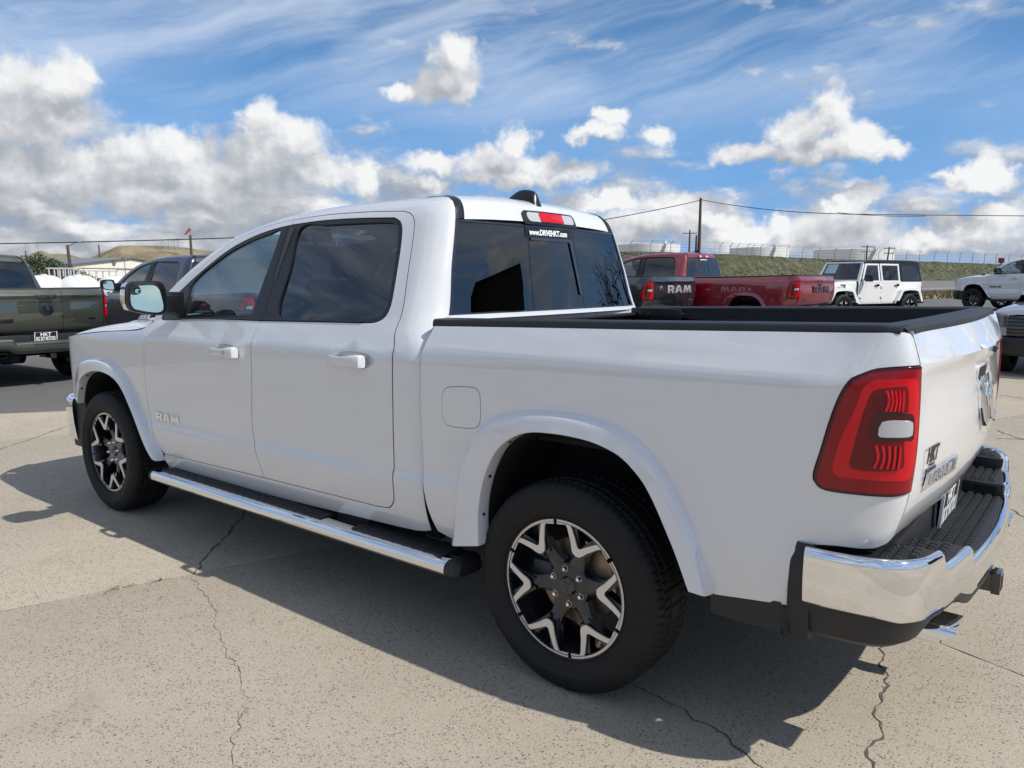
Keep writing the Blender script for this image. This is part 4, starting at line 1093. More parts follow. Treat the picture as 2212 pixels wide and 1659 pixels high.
        vs, fs = textmesh('1500', 1, .1, .02); vs = [(x_, y_+.0095, z_*.02+.0062) for x_, y_, z_ in fit(vs, .10, .024)]
        b = MB(); b.add(vs, fs, 0, Tb); b.build('badge_numerals', M['chrome'], bd, 0)
    # ---- front end
    b = MB()
    nose_ = [(-.905,-.62),(-.93,-.4),(-.94,0),(-.93,.4),(-.905,.62)]
    for z0_, z1_ in ((.74,1.09),):
        b.grid([[(x_, y_, z0_) for x_, y_ in nose_], [(x_-.01, y_, (z0_+z1_)/2) for x_, y_ in nose_], [(x_+.03, y_, z1_) for x_, y_ in nose_]])
    gr_ = b.build('grille', M['gloss'], T0, 40)
    for k in range(5):
        zz = .79+k*.065; b = MB(); b.tube([(x_-.012, y_, zz) for x_, y_ in nose_], .012, 6); b.build('grille_bar', BR, gr_)
    for sd in (-1, 1):
        hl_ = [(-.745,1.085),(-.70,1.055),(-.735,.98),(-.755,.90),(-.80,.86),(-.95,.86),(-.95,1.085)]
        b = MB(); panel(b, Mfront, [(-.77,1.10),(-.69,1.075),(-.725,.99),(-.745,.91),(-.77,.885),(-.95,.885),(-.95,1.10)], step=.04, off=.004, inset=.006, depth=.03, side=sd); hlp = b.build('headlamp', M['headlamp'], T0)
        b = MB(); panel(b, Mfront, [(-.60,1.128),(-.66,1.075),(-.69,1.082),(-.77,1.105),(-.95,1.105),(-.95,1.125)], step=.05, side=sd); b.build('headlamp_brow', PM_, T0)
        b = MB(); panel(b, Mfront, [(-.735,.735),(-.735,.90),(-.77,.88),(-.95,.88),(-.95,.735)], step=.05, side=sd); b.build('front_corner_panel', PM_, T0)
    # front bumper, plan curve from side to side
    fpl = cr([(-.52,-.962),(-.66,-.950),(-.785,-.885),(-.88,-.76),(-.95,-.5),(-.975,0),(-.95,.5),(-.88,.76),(-.785,.885),(-.66,.950),(-.52,.962)], .06)
    b = MB(); sect = [(.705,-.03),(.712,-.008),(.705,.006),(.685,.014),(.62,.016),(.52,.010),(.42,-.002),(.375,-.02)]
    def plan_rows(pl, sect_):
        out_ = []
        for z_, o_ in sect_:
            row = []
            for i, (x_, y_) in enumerate(pl):
                a_ = pl[max(i-1,0)]; c_ = pl[min(i+1, len(pl)-1)]; tx, ty = c_[0]-a_[0], c_[1]-a_[1]; l_ = math.hypot(tx, ty)
                row.append((x_-ty/l_*o_*-1*-1, y_+tx/l_*o_*-1*-1*-1*-1, z_))
            out_.append(row)
        return out_
    rws = []
    for z_, o_ in sect:
        rws.append([(x_-o_*(1 if abs(y_) < .93 else .2), y_+(o_*(-1 if y_ < 0 else 1))*(1 if abs(y_) > .6 else 0), z_) for x_, y_ in fpl])
    b.grid(rws); fb_ = b.build('front_bumper', BM, T0, 50)
    if (Vector(fb_.data.polygons[len(fb_.data.polygons)//2].normal).x) > 0: fb_.data.flip_normals()
    b = MB(); b.box(-.60,-.36,-.955,-.60,.36,.70); b.box(-.60,-.36,.60,.955,.36,.70); b.build('front_splash_guard', M['plastic'], T0, 30, bevel=.02)
    # ---- underbody
    b = MB(); b.box(.45,2.93,-.86,.86,.40,.50); b.box(-.75,4.72,-.46,-.36,.36,.50); b.box(-.75,4.72,.36,.46,.36,.50); b.box(-.6,.45,-.55,.55,.42,.9); b.box(2.95,4.70,-.55,.55,.55,.86)
    b.box(1.7,2.6,-.75,-.45,.28,.42); b.cyl((3.672,-.75,.40),(3.672,.75,.40),.055,n=12); b.cyl((3.672,-.14,.40),(3.672,.14,.40),.16,n=16)
    b.build('chassis', M['dark'], T0, 30)
    b = MB(); 
    rows_ = [[(x_, y_, z_) for x_ in (.60,2.80)] for y_, z_ in ((-.900,1.30),(-.940,1.0),(-.940,.55),(-.88,.50),(.88,.50),(.940,.55),(.940,1.0),(.900,1.30))]
    b.grid(rows_); b.add([(.60,-.90,1.30),(.60,-.94,.5),(.60,.94,.5),(.60,.90,1.30)], [(0,1,2,3)]); b.build('cabin_tub', M['interior'], T0, 30)
    # ---- cabin
    b = MB(); b.box(.62,1.02,-.88,.88,1.05,1.29); b.box(.78,1.10,-.62,-.18,1.10,1.335); b.build('dashboard', M['interior'], T0, 30, bevel=.03)
    b = MB(); b.lathe([(.185+.014*math.cos(t), .014*math.sin(t)) for t in np.linspace(0, 2*math.pi, 9)[:-1]], 32, 0, mframe((1.20,-.40,1.235), (0,1,0), (.85,0,.5)), axis='Z'); b.cyl((1.20,-.40,1.235),(1.05,-.40,1.16),.04); b.box(1.185,1.205,-.57,-.23,1.22,1.25); b.build('steering_wheel', M['trim'], T0, 60)
    def seat(y0, y1, xb, back=.62):
        b = MB(); b.box(xb-.50, xb, y0, y1, .80, .98)
        T_ = Matrix.Translation((xb-.02, 0, .93)) @ Matrix.Rotation(R(14), 4, 'Y'); b.box(-.07,.07,y0,y1,0,back,0,T_)
        o = b.build('seat', M['seat'], T0, 30, bevel=.045, seg=3)
        for yc in ([(y0+y1)/2] if y1-y0 < .8 else [y0+.25, y1-.25, (y0+y1)/2]):
            b = MB(); b.box(-.045,.045,yc-.13,yc+.13,back+.02,back+.19,0,T_); b.build('headrest', M['seat'], o, 30, bevel=.035, seg=3)
    seat(-.66,-.12,1.68); seat(.12,.66,1.68); seat(-.70,.70,2.60,.56)
    [MB().tube([(1.74,s_*.87,1.30),(1.74,s_*.80,1.55),(1.74,s_*.70,1.80)], .045, 6).build('inner_pillar', M['interior'], T0, 30) for s_ in (-1,1)]
    b = MB(); b.cyl((.98,0,1.79),(1.02,0,1.73),.012); b.box(1.0,1.03,-.13,.13,1.69,1.76); b.build('interior_mirror', M['trim'], T0, 30, bevel=.01)
    # ---- load bed
    bedln = [Mbed(u_, 1.388) for u_ in np.linspace(4.3, 4.84, 60)]; bx_ = [q[0] for q in bedln]; by_ = [-q[1] for q in bedln]
    for sg in (-1, 1):
        b = MB(); rws = []
        for x_ in list(np.linspace(2.972, 4.50, 22))+list(np.linspace(4.53, 4.745, 10)):
            zb_, zt_ = rail_bot(x_)-.004, rail_top(x_); yo = LOW(1.352)-tailw(x_)+.004
            if x_ > 4.5: yo = min(yo, float(np.interp(x_, bx_, by_))+.003)
            k_ = 1.0 if x_ > 2.985 else .98
            if x_ > 4.72: zt_ -= .004
            rws.append([(x_, sg*y_, z_) for y_, z_ in ((yo-.012,zb_-.002),(yo,zb_),(yo+.001,zb_+.006),(yo,zt_-.012),(yo-.004,zt_-.004),(yo-.014,zt_),(yo-.05,zt_+.0015),(yo-.09,zt_+.001),(yo-.115,zt_-.001),(yo-.124,zt_-.008),(yo-.125,zt_-(.05 if x_ < 4.7 else .018)))])
        b.grid(rws, flip=(sg < 0)); b.add(rws[0], [tuple(range(11))], flip=(sg > 0)); b.add(rws[-1], [tuple(range(11))], flip=(sg < 0)); b.build('bed_rail_cap', M['plastic'], T0, 40)
        b = MB(); rws = [[(x_, sg*y_, z_) for y_, z_ in ((.800,rail_top(x_)-.02),(.790,1.30),(.775,1.20),(.775,.92))] for x_ in np.linspace(2.975, 4.70, 12)]
        b.grid(rws, flip=(sg < 0)); b.build('bed_inner_wall', M['bedliner'], T0, 40)
        b = MB(); b.box(3.15,4.50,sg*.772-.012,sg*.772+.012,1.285,1.325); cr_l = b.build('cargo_rail', M['trim'], T0, 30, bevel=.003)
    b = MB(); b.box(2.972,4.70,-.78,.78,.90,.92); b.build('bed_floor', M['bedliner'], T0, 0)
    b = MB(); b.box(2.972,2.998,-.80,.80,.92,1.345); b.box(2.968,3.022,-.80,.80,1.335,1.350); b.build('bed_front_wall', M['bedliner'], T0, 30, bevel=.005)
    b = MB()
    b.box(2.99,3.30,.690,.765,1.335,1.352); b.box(2.99,3.30,.685,.700,1.300,1.378)
    for xx in (3.0,3.05,3.10): b.cyl((xx,.684,1.340),(xx,.676,1.340),.014,n=10)
    b.build('cargo_cleat_bracket', M['trim'], T0, 30, bevel=.004)
    # ---- tailgate
    def tgp(name, v0, v1, zlo, zhi, m_, par, off=0.0, nv=24, nz=34, lip=.02, zf=None):
        b = MB(); g = []
        for j in range(nz+1):
            row = []
            for i in range(nv+1):
                v = v0+(v1-v0)*i/nv; za, zb_ = (zlo, zhi) if zf is None else zf(v)
                z = za+(zb_-za)*j/nz; row.append((tg_x(v, z)+off, v, z))
            g.append(row)
        b.grid(g, flip=True)
        per = g[0]+[r[-1] for r in g[1:]]+g[-1][::-1][1:]+[r[0] for r in g[::-1]][1:-1]; n_ = len(per)
        b.add([(x_+0, y_, z_) for x_, y_, z_ in per]+[(x_-lip, y_, z_) for x_, y_, z_ in per], [(i, (i+1) % n_, n_+(i+1) % n_, n_+i) for i in range(n_)])
        o = b.build(name, m_, par, 42)
        f = max(o.data.polygons, key=lambda q: abs(q.normal.x)*q.area)
        if o.data.polygons[0].normal.x < 0: o.data.flip_normals()
        return o
    def zf(v): return (.742-.0*abs(v)+.058*abs(v/.86)**2*(1 if abs(v) > .3 else .6) if True else 0, 1.396)
    tg = tgp('tailgate', -.858, .225, .75, 1.396, PM_, T0, zf=lambda v: (.752+.050*sm(abs(v), .30, .86), 1.398), nv=34)
    tg2 = tgp('tailgate', .2295, .858, .75, 1.396, PM_, T0, zf=lambda v: (.752+.050*sm(abs(v), .30, .86), 1.398), nv=20)
    tg['label'] = 'wider left section of the tailgate'; tg2['label'] = 'narrower right section of the tailgate'
    b = MB(); b.box(4.690,4.735,-.852,.852,.80,1.385); b.build('tailgate_inner', M['bedliner'], T0, 0)
    b = MB(); rws = []
    for v in np.linspace(-.868, .868, 40):
        xo = tg_x(v, 1.396)+.004 if abs(v) < .85 else tg_x(.85*np.sign(v), 1.396)+.002; e_ = sm(abs(v), .83, .868)
        xi = 4.668+.012*(1-(v/.86)**2); xo = xo-.01*e_
        rws.append([(x_, v, z_-.004*e_) for x_, z_ in ((xi,1.375),(xi,1.404),(xi+.010,1.4135),(xi+.05,1.416),(xo-.045,1.4165),(xo-.014,1.414),(xo-.003,1.407),(xo,1.398),(xo,1.388),(xo-.01,1.386))])
    b.grid(rws, flip=False); b.add(rws[0], [tuple(range(10))]); b.add(rws[-1], [tuple(range(10))], flip=True); tc_ = b.build('tailgate_top_cap', M['plastic'], T0, 35)
    f = max(tc_.data.polygons, key=lambda q: abs(q.normal.z)*q.area)
    if f.normal.z < 0: tc_.data.flip_normals()
    # handle scoop
    hx = tg_x(0, 1.30)
    b = MB(); g = []
    for v in np.linspace(-.15, .15, 15):
        e_ = sm(.15-abs(v), 0, .045); g.append([(tg_x(v, 1.318)+.004*e_, v, 1.318), (tg_x(v, 1.30)+.010*e_, v, 1.306), (tg_x(v, 1.28)+.018*e_, v, 1.285), (tg_x(v, 1.26)+.020*e_, v, 1.266), (tg_x(v, 1.24)+.006*e_, v, 1.252), (tg_x(v, 1.24)-.002, v, 1.246)])
    b.grid(g); o = b.build('tailgate_handle', PM_ if P in ('white','red','navy') else M['gloss'], tg, 40)
    if o.data.polygons[len(o.data.polygons)//2].normal.x < 0: o.data.flip_normals()
    b = MB(); Tl = mframe((tg_x(0,1.215)+.002, .0, 1.212), (0,1,0), (1,0,-.05)); b.prism(rrect(.235, .062, .022), -.01, .003, 0, Tl, [rrect(.195, .040, .014)]); b.build('latch_surround', PM_ if P in ('white',) else M['gloss'], tg, 40, bevel=.002)
    b = MB(); b.prism(rrect(.20, .044, .014), -.012, .0005, 0, Tl); b.build('latch_recess', M['dark'], tg, 40)
    b = MB(); b.cyl((hx+.004,.03,1.296),(hx+.022,.03,1.288),.011,n=14); b.build('reversing_camera', M['gloss'], tg, 40)
    # badges
    def TT(v, z, tilt=0.0):
        a_ = Vector((tg_x(v+.01, z)-tg_x(v-.01, z), .02, 0)); c_ = Vector((tg_x(v, z+.01)-tg_x(v, z-.01), 0, .02)); return mframe((tg_x(v, z)+.0015, v, z), a_, a_.cross(c_))
    if fancy:
        emblem(TT(0, 1.108), .195, .185, tg, BR, M['gloss'] if bright != 'chrome' else M['chromed'])
        b = MB(); Tn = TT(-.60, .958); b.prism([(-.170,-.026),(.150,-.026),(.165,.024),(-.155,.024)], 0, .006, 0, Tn); sb_ = b.build('trim_level_badge', BR, tg, 30, bevel=.002)
        vs, fs = textmesh('LARAMIE', 1, .1, .03, spacing=1.15); vs = [(x_, y_, z_*.05+.006) for x_, y_, z_ in fit(vs, .285, .034)]; b = MB(); b.add(vs, fs, 0, Tn); b.build('badge_lettering', M['chromed'] if bright == 'chrome' else M['greydark'], sb_, 0)
        Tn = TT(.66, .955); chrome_lettering('4x4', .13, .034, Tn, 'four_wheel_drive_badge', BR, tg2, .006, .03, .3)
    else:
        for poly, hole in ram_letters(.62, .125):
            Tn = TT(.02, 1.09); b = MB(); b.prism(poly, 0, .010, 0, Tn, hole); b.build('tailgate_letter', BR, tg, 30, bevel=.0015)
        chrome_lettering('4x4', .15, .036, TT(.66, .90), 'four_wheel_drive_badge', BR, tg2, .006, .02, .3)
        chrome_lettering('2500', .16, .036, TT(-.66, .90), 'model_badge', BR, tg, .006, .02, .3)
    if hero:
        Tn = TT(-.735, 1.015)
        chrome_lettering('HKT', .105, .050, Tn @ Matrix.Translation((.03,.016,0)), 'dealer_sticker', M['blacktext'], tg, .0006, .035, .25)
        chrome_lettering('BIG SKY MOTORS', .095, .012, Tn @ Matrix.Translation((.02,-.030,0)), 'dealer_sticker', M['blacktext'], tg, .0006, .02)
        chrome_lettering('FORMERLY', .06, .008, Tn @ Matrix.Translation((.025,-.016,0)), 'dealer_sticker', M['blacktext'], tg, .0006, .02)
        out_ = [(-.055,.030),(-.012,.030)]; ow = MB()
        mt = [(-.012,.036),(-.052,.036),(-.054,.010),(-.049,-.004),(-.053,-.020),(-.045,-.034),(-.046,-.050),(-.030,-.050),(-.020,-.046)]
        for p_, q_ in zip(mt, mt[1:]):
            d_ = Vector((q_[0]-p_[0], q_[1]-p_[1])).normalized()*.0012; n2 = Vector((-d_.y, d_.x))
            ow.add([(p_[0]+n2.x, p_[1]+n2.y, .0006), (q_[0]+n2.x, q_[1]+n2.y, .0006), (q_[0]-n2.x, q_[1]-n2.y, .0006), (p_[0]-n2.x, p_[1]-n2.y, .0006)], [(0,3,2,1)], 0, Tn)
        ow.build('dealer_sticker_outline', M['blacktext'], tg, 0)
        # RAM letters on the front door
        for sg in (-1, 1):
            z0_ = .722; yb = -LOW(z0_-rake(.83))-.0015
            for poly, hole in ram_letters(.262, .052):
                Tn = mframe((.832, yb if sg < 0 else -yb, z0_+.004), (1,0,0) if sg < 0 else (-1,0,0), (0,-1,0) if sg < 0 else (0,1,0))
                b = MB(); b.prism(poly, -.002, .007, 0, Tn, hole); b.build('door_letter', BR, T0, 30, bevel=.0015)
    # ---- rear bumper
    PL = bumper_plan(84); full = PL+[(x_, -y_) for x_, y_ in PL[-2::-1]]; NF = len(full)
    nrm = []
    for i in range(NF):
        a_ = full[max(i-1,0)]; c_ = full[min(i+1,NF-1)]; tx, ty = c_[0]-a_[0], c_[1]-a_[1]; l_ = math.hypot(tx, ty); nrm.append((ty/l_, -tx/l_))
    sect = [(0,'t',-.030,-.012),(0,'t',-.022,-.003),(0,'t',-.012,.001),(0,'t',-.004,-.003),(0,'t',.002,-.012),(0,'t',.004,-.026),(0,'t',.005,-.05),(.5,'m',.006,0),(0,'b',.003,.045),(0,'b',-.001,.018),(0,'b',-.007,.004),(0,'b',-.018,0)]
    g = []
    for _, k_, o_, dz in sect:
        row = []
        for (x_, y_), (nx, ny) in zip(full, nrm):
            zt_, zb_ = lvl_top(y_), lvl_bot(y_); z_ = zt_+dz if k_ == 't' else (zb_+dz if k_ == 'b' else (zt_-.05+zb_+.045)/2)
            row.append((x_+nx*o_, y_+ny*o_, z_))
        g.append(row)
    b = MB(); b.grid(g); bp_ = b.build('rear_bumper', BM, T0, 50)
    if bp_.data.polygons[NF*6+NF//2].normal.x < 0: bp_.data.flip_normals()
    # black valance under it
    g = []
    for k_, o_, dz in (('b',-.010,.012),('b',-.012,-.006),('b',-.016,-.03),('c',-.030,0),('c',-.060,-.022),('c',-.16,-.030)):
        row = []
        for (x_, y_), (nx, ny) in zip(full, nrm):
            zb_ = lvl_bot(y_); zc = .516+.0*abs(y_)-.015*sm(abs(y_), .7, .98); cut = .045*(sm(abs(y_), .50, .56)-sm(abs(y_), .78, .84))
            zc += .030*cut/.045
            z_ = zb_+dz if k_ == 'b' else min(zc+dz*(1-.6*cut/.045), zb_-.012-.018*(1-cut/.045)+dz*.3)
            if k_ == 'b' and dz < -.02: z_ += .014*cut/.045
            row.append((x_+nx*o_, y_+ny*o_, z_-(0 if k_ == 'b' else .0)))
        g.append(row)
    b = MB(); b.grid(g); va = b.build('bumper_valance', M['plastic'], bp_, 50)
    if va.data.polygons[NF+NF//2].normal.x < 0: va.data.flip_normals()
    # black end pieces between the body and the chrome
    for sg in (-1, 1):
        b = MB(); g = []
        for z_ in np.linspace(.470, .768, 12):
            k_ = sm(z_, .70, .768); k2 = sm(.53-z_, 0, .06)
            g.append([(4.494+.016*k_, sg*(.958-.02*k_-.01*k2), z_), (4.500+.016*k_, sg*(.982-.010*k_-.015*k2), z_), (4.518+.010*k_, sg*(.990-.010*k_-.015*k2), z_), (4.565, sg*(.990-.012*k_-.012*k2), z_), (4.570, sg*(.95), z_)])
        b.grid(g, flip=(sg > 0)); b.build('bumper_end_piece', M['plastic'], bp_, 50)
    # step pad, three heights
    def pad(v0, v1, z, name):
        b = MB(); g = []; nv = 10
        for i in range(nv+1):
            v = v0+(v1-v0)*i/nv
            av = abs(v)
            # outer x of the chrome at this v
            xo = np.interp(av, [p[1]*-1 for p in PL[::-1]], [p[0] for p in PL[::-1]])-.022
            xi = 4.735 if av < .80 else 4.735-(av-.80)*1.25
            if av > .96: xi = min(xi, xo-.01)
            g.append([(xi, v, z), (xo, v, z), (xo, v, z-.05)])
        b.grid(g, flip=False)
        # tread knobs
        px_ = .033
        for a in range(60):
            for c in range(14):
                xx = 4.742+c*px_; vv_ = v0+.012+a*px_*1.0+(px_/2 if c % 2 else 0)
                if vv_ > v1-.012: continue
                av = abs(vv_); xo = np.interp(av, [p[1]*-1 for p in PL[::-1]], [p[0] for p in PL[::-1]])-.040
                if xx > xo: continue
                h = .012; s1, s2 = .0155, .007
                b.add([(xx-s1,vv_-s1,z),(xx+s1,vv_-s1,z),(xx+s1,vv_+s1,z),(xx-s1,vv_+s1,z),(xx-s2+.003,vv_-s2,z+h),(xx+s2+.003,vv_-s2,z+h),(xx+s2+.003,vv_+s2,z+h),(xx-s2+.003,vv_+s2,z+h)], [(4,5,6,7),(0,1,5,4),(1,2,6,5),(2,3,7,6),(3,0,4,7)])
        o = b.build(name, M['plastic'], bp_, 25); return o
    pad(-.472,.472,.640,'step_tread'); 
    for sg in (-1, 1):
        a_, c_ = sorted((sg*.500, sg*.742)); pad(a_, c_, .694, 'step_tread')
        a_, c_ = sorted((sg*.775, sg*.965)); pad(a_, c_, .748, 'step_tread')
        for yy, z0_, z1_ in ((.486,.60,.694),(.758,.65,.748)):
            b = MB(); xo = float(np.interp(yy, [p[1]*-1 for p in PL[::-1]], [p[0] for p in PL[::-1]]))-.020
            a0, a1 = sorted((sg*(yy-.014), sg*(yy+.016))); b.box(4.735, xo, a0, a1, z0_, z1_)
            b.build('step_riser', M['plastic'], bp_, 30, bevel=.007)
        if True:
            # pocket opening in the lower riser
            b = MB(); Tm2 = mframe((4.822, sg*.4705, .668), (1,0,0) if sg > 0 else (-1,0,0), (0,-sg,0)); 
            b.prism(rrect(.100, .038, .010), 0, .003, 0, Tm2, [rrect(.086, .026, .008)]); b.prism(rrect(.088,.028,.008), -.001, .0006, 1, Tm2); b.build('step_pocket', [M['plastic'], M['dark']], bp_, 40)
    # centre panel with the plate
    b = MB(); b.box(4.700,4.742,-.80,.80,.60,.748); b.build('bumper_back_panel', M['plastic'], bp_, 30, bevel=.004)
    b = MB(); b.box(4.735,4.752,-.19,.19,.622,.795); b.build('plate_holder', M['plastic'], bp_, 30, bevel=.006)
    plate(mframe((4.768,0,.703), (0,1,0), (1,0,-.07)), bp_, HKT)
    # hitch and exhausts
    b = MB(); b.box(4.60,4.945,-.034,.034,.405,.473); b.box(4.925,4.955,-.040,.040,.399,.479); b.build('tow_hitch', M['gloss'], T0, 30, bevel=.004)
    b = MB(); b.box(4.9545,4.9565,-.027,.027,.412,.466); b.build('hitch_opening', M['dark'], T0, 0)
    for sg in (-1, 1):
        b = MB(); prof_ = rrect(.150, .066, .022); prof2 = rrect(.138, .054, .018)
        T1 = mframe((4.60, sg*.665, .488), (0,1,0), (1,-sg*-.02*0,-.02)); n_ = len(prof_)
        z0_, z1_ = 0, .285
        b.add([T1 @ Vector((x_, y_, z0_)) for x_, y_ in prof_]+[T1 @ Vector((x_, y_, z1_-.010*(y_ < 0)+ (.03 if y_>0 else 0))) for x_, y_ in prof_]+[T1 @ Vector((x_, y_, z1_-.010*(y_ < 0)+(.03 if y_>0 else 0))) for x_, y_ in prof2]+[T1 @ Vector((x_, y_, z0_+.05)) for x_, y_ in prof2],
              [(i+k*n_, (i+1) % n_+k*n_, (i+1) % n_+(k+1)*n_, i+(k+1)*n_) for k in range(3) for i in range(n_)])
        b.build('exhaust_tip', M['chrome'], T0, 50)
    return T0
# ------------------------------------------------------------------ the place
FH = Vector((math.cos(YAW), math.sin(YAW), 0)); RT = Vector((math.sin(YAW), -math.cos(YAW), 0))
def at(px, d, z=0.0):
    """world point at forward distance d in the direction of photograph column px"""
    lat = (px-1106)/1661.7*d*.9908
    p = Vector((CAM.x, CAM.y, 0))+FH*d+RT*lat; p.z = z; return p
def zat(py, d):
    Y = -(py-829.5)/1661.7; cp, sp = math.cos(PITCH), math.sin(PITCH)
    return CAM.z+d*(sp+Y*cp)/(cp-Y*sp)
def colrow(x, y):
    v = Vector((x-CAM.x, y-CAM.y, 0)); d = v.dot(FH); l = v.dot(RT)
    return (1106+1661.7*l/(max(d, .1)*.9908)), d
CREST = [(300,586,120),(430,566,100),(500,557,90),(560,551,85),(800,545,80),(1100,542,78),(1400,544,75),(1550,548.5,76),(1765,558.6,88),(1990,565,105),(2212,572.5,130),(2700,590,230)]
CD = spline([(p[0], p[2]) for p in CREST]); CY = spline([(p[0], p[1]) for p in CREST])
def cdist(px): return CD(min(max(px, 300), 2700))
PROF = spline([(0,0),(.12,0),(.17,.06),(.23,.27),(.33,.30),(.42,.38),(.65,.47),(.88,1.25),(.92,1.30),(40,1.30)])
def terrain(x, y):
    px, d = colrow(x, y)
    if d < 3: return 0.0
    return PROF(min(d/cdist(px), 1.0))*sm(px, 900, 1500)*(1-sm(px, 2700, 3800))

# ---- materials of the place
def ground_mat(name, base, dark, light, spk, scale_spk, stain=.14, rough=.88, grain=.36, bumpd=.004, tint_rand=.032):
    m, nt, b = newmat(name); N = nt.nodes.new; L = nt.links.new
    tc = N('ShaderNodeNewGeometry'); P = tc.outputs['Position']
    def nz(sc, det, ro=.6):
        n = N('ShaderNodeTexNoise'); n.inputs['Scale'].default_value = sc; n.inputs['Detail'].default_value = det; n.inputs['Roughness'].default_value = ro; L(P, n.inputs['Vector']); return n.outputs[0]
    def mr(x, a, b_, c, d): 
        n = N('ShaderNodeMapRange'); L(x, n.inputs[0]); n.inputs[1].default_value = a; n.inputs[2].default_value = b_; n.inputs[3].default_value = c; n.inputs[4].default_value = d; return n.outputs[0]
    def mixc(f, a, b_):
        n = N('ShaderNodeMix'); n.data_type = 'RGBA'
        (L(f, n.inputs[0]) if hasattr(f, 'links') else setattr(n.inputs[0], 'default_value', f))
        for s_, v in ((n.inputs[6], a), (n.inputs[7], b_)):
            if hasattr(v, 'links'): L(v, s_)
            else: s_.default_value = (*v, 1)
        return n.outputs[2]
    def mm(op, a, b_): 
        n = N('ShaderNodeMath'); n.operation = op
        for s_, v in ((n.inputs[0], a), (n.inputs[1], b_)):
            if hasattr(v, 'links'): L(v, s_)
            else: s_.default_value = v
        return n.outputs[0]
    big = nz(.55, 6); mid = nz(4.5, 6, .65); fine = nz(130, 4, .75)
    c = mixc(mr(big, .35, .68, 0, 1), dark, light)
    c = mixc(mr(mid, .40, .72, 0, .6), c, base)
    wear = nz(13, 7, .72); c = mixc(mr(wear, .50, .70, 0, .45), c, tuple(k*.80 for k in base)); c = mixc(mr(wear, .45, .30, 0, .4), c, tuple(min(k*1.18, 1) for k in base))
    c = mixc(mr(fine, .30, .75, 0, 1), mixc(.5, c, tuple(k*(1-grain*1.6) for k in base)), mixc(.5, c, tuple(min(k*(1+grain*1.3), 1) for k in base)))
    # exposed aggregate: small stones of several colours
    hgt = mm('MULTIPLY', fine, .5)
    for (sc, thr, keep, cols) in spk:
        v = N('ShaderNodeTexVoronoi'); v.inputs['Scale'].default_value = sc; v.inputs['Randomness'].default_value = 1.0; L(P, v.inputs['Vector'])
        sp = N('ShaderNodeSeparateColor'); L(v.outputs['Color'], sp.inputs[0])
        on = mm('MULTIPLY', mm('LESS_THAN', v.outputs['Distance'], thr), mm('GREATER_THAN', mm('ADD', sp.outputs[0], mm('MULTIPLY', mm('SUBTRACT', mid, .5), 1.7)), 1-keep))
        cr_ = N('ShaderNodeValToRGB'); L(sp.outputs[1], cr_.inputs[0]); el = cr_.color_ramp
        while len(el.elements) < len(cols): el.elements.new(.5)
        for e, (i, cc) in zip(el.elements, enumerate(cols)): e.position = i/max(len(cols)-1, 1); e.color = (*cc, 1)
        c = mixc(mm('MULTIPLY', on, .66), c, cr_.outputs[0])
        hgt = mm('SUBTRACT', hgt, mm('MULTIPLY', on, .55))
    # stains
    st = nz(1.6, 4, .55); c = mixc(mr(st, .60, .78, 0, stain*3), c, tuple(k*.62 for k in base))
    oi = N('ShaderNodeObjectInfo'); sc_ = N('ShaderNodeVectorMath'); sc_.operation = 'SCALE'; L(c, sc_.inputs[0]); L(mr(oi.outputs['Random'], 0, 1, 1-tint_rand, 1+tint_rand), sc_.inputs['Scale'])
    L(sc_.outputs[0], b.inputs['Base Color']); b.inputs['Roughness'].default_value = rough; b.inputs['Specular IOR Level'].default_value = .25
    bp = N('ShaderNodeBump'); bp.inputs['Strength'].default_value = .9; bp.inputs['Distance'].default_value = bumpd; L(hgt, bp.inputs['Height']); L(bp.outputs[0], b.inputs['Normal'])
    return m
G = {}
G['concrete'] = ground_mat('worn_exposed_aggregate_concrete', (.455,.395,.312), (.350,.305,.245), (.52,.455,.365),
    [(74, .31, .34, [(.05,.05,.055),(.16,.12,.09),(.10,.09,.09),(.24,.20,.16)]), (125, .34, .40, [(.10,.09,.085),(.20,.17,.14),(.42,.38,.32)]), (40, .22, .07, [(.06,.05,.06),(.22,.13,.08),(.12,.12,.13)])], 0)
G['asphalt'] = ground_mat('weathered_asphalt', (.150,.146,.140), (.115,.112,.110), (.175,.170,.160), [(70, .34, .35, [(.06,.06,.06),(.24,.23,.21),(.16,.15,.14)])], 0)
G['road'] = ground_mat('road_asphalt', (.20,.195,.19), (.18,.175,.17), (.215,.21,.20), [(30, .3, .2, [(.1,.1,.1),(.2,.2,.2)])], 0)
G['dry'] = ground_mat('dry_grass_ground', (.34,.27,.16), (.22,.18,.10), (.42,.34,.21), [(2.2, .40, .45, [(.14,.13,.07),(.42,.34,.20)]), (7, .4, .4, [(.45,.37,.23),(.20,.17,.09)])], 0, bumpd=.05)
G['base'] = mat('joint_dirt', (.05,.045,.038), .95)
G['crack'] = mat('crack_dirt', (.10,.09,.075), .95, vary=.3, vscale=20)
def foliage_mat(name, c1, c2, c3, sc=.7, rough=.8):
    m, nt, b = newmat(name); N = nt.nodes.new; L = nt.links.new
    g = N('ShaderNodeNewGeometry'); n = N('ShaderNodeTexNoise'); n.inputs['Scale'].default_value = sc; n.inputs['Detail'].default_value = 6; n.inputs['Roughness'].default_value = .7; L(g.outputs['Position'], n.inputs['Vector'])
    r = N('ShaderNodeValToRGB'); L(n.outputs[0], r.inputs[0]); e = r.color_ramp; e.elements.new(.5)
    for k, (p_, c) in zip(e.elements, ((.36, c1), (.5, c2), (.66, c3))): k.position = p_; k.color = (*c, 1)
    L(r.outputs[0], b.inputs['Base Color']); b.inputs['Roughness'].default_value = rough; b.inputs['Specular IOR Level'].default_value = .2
    return m
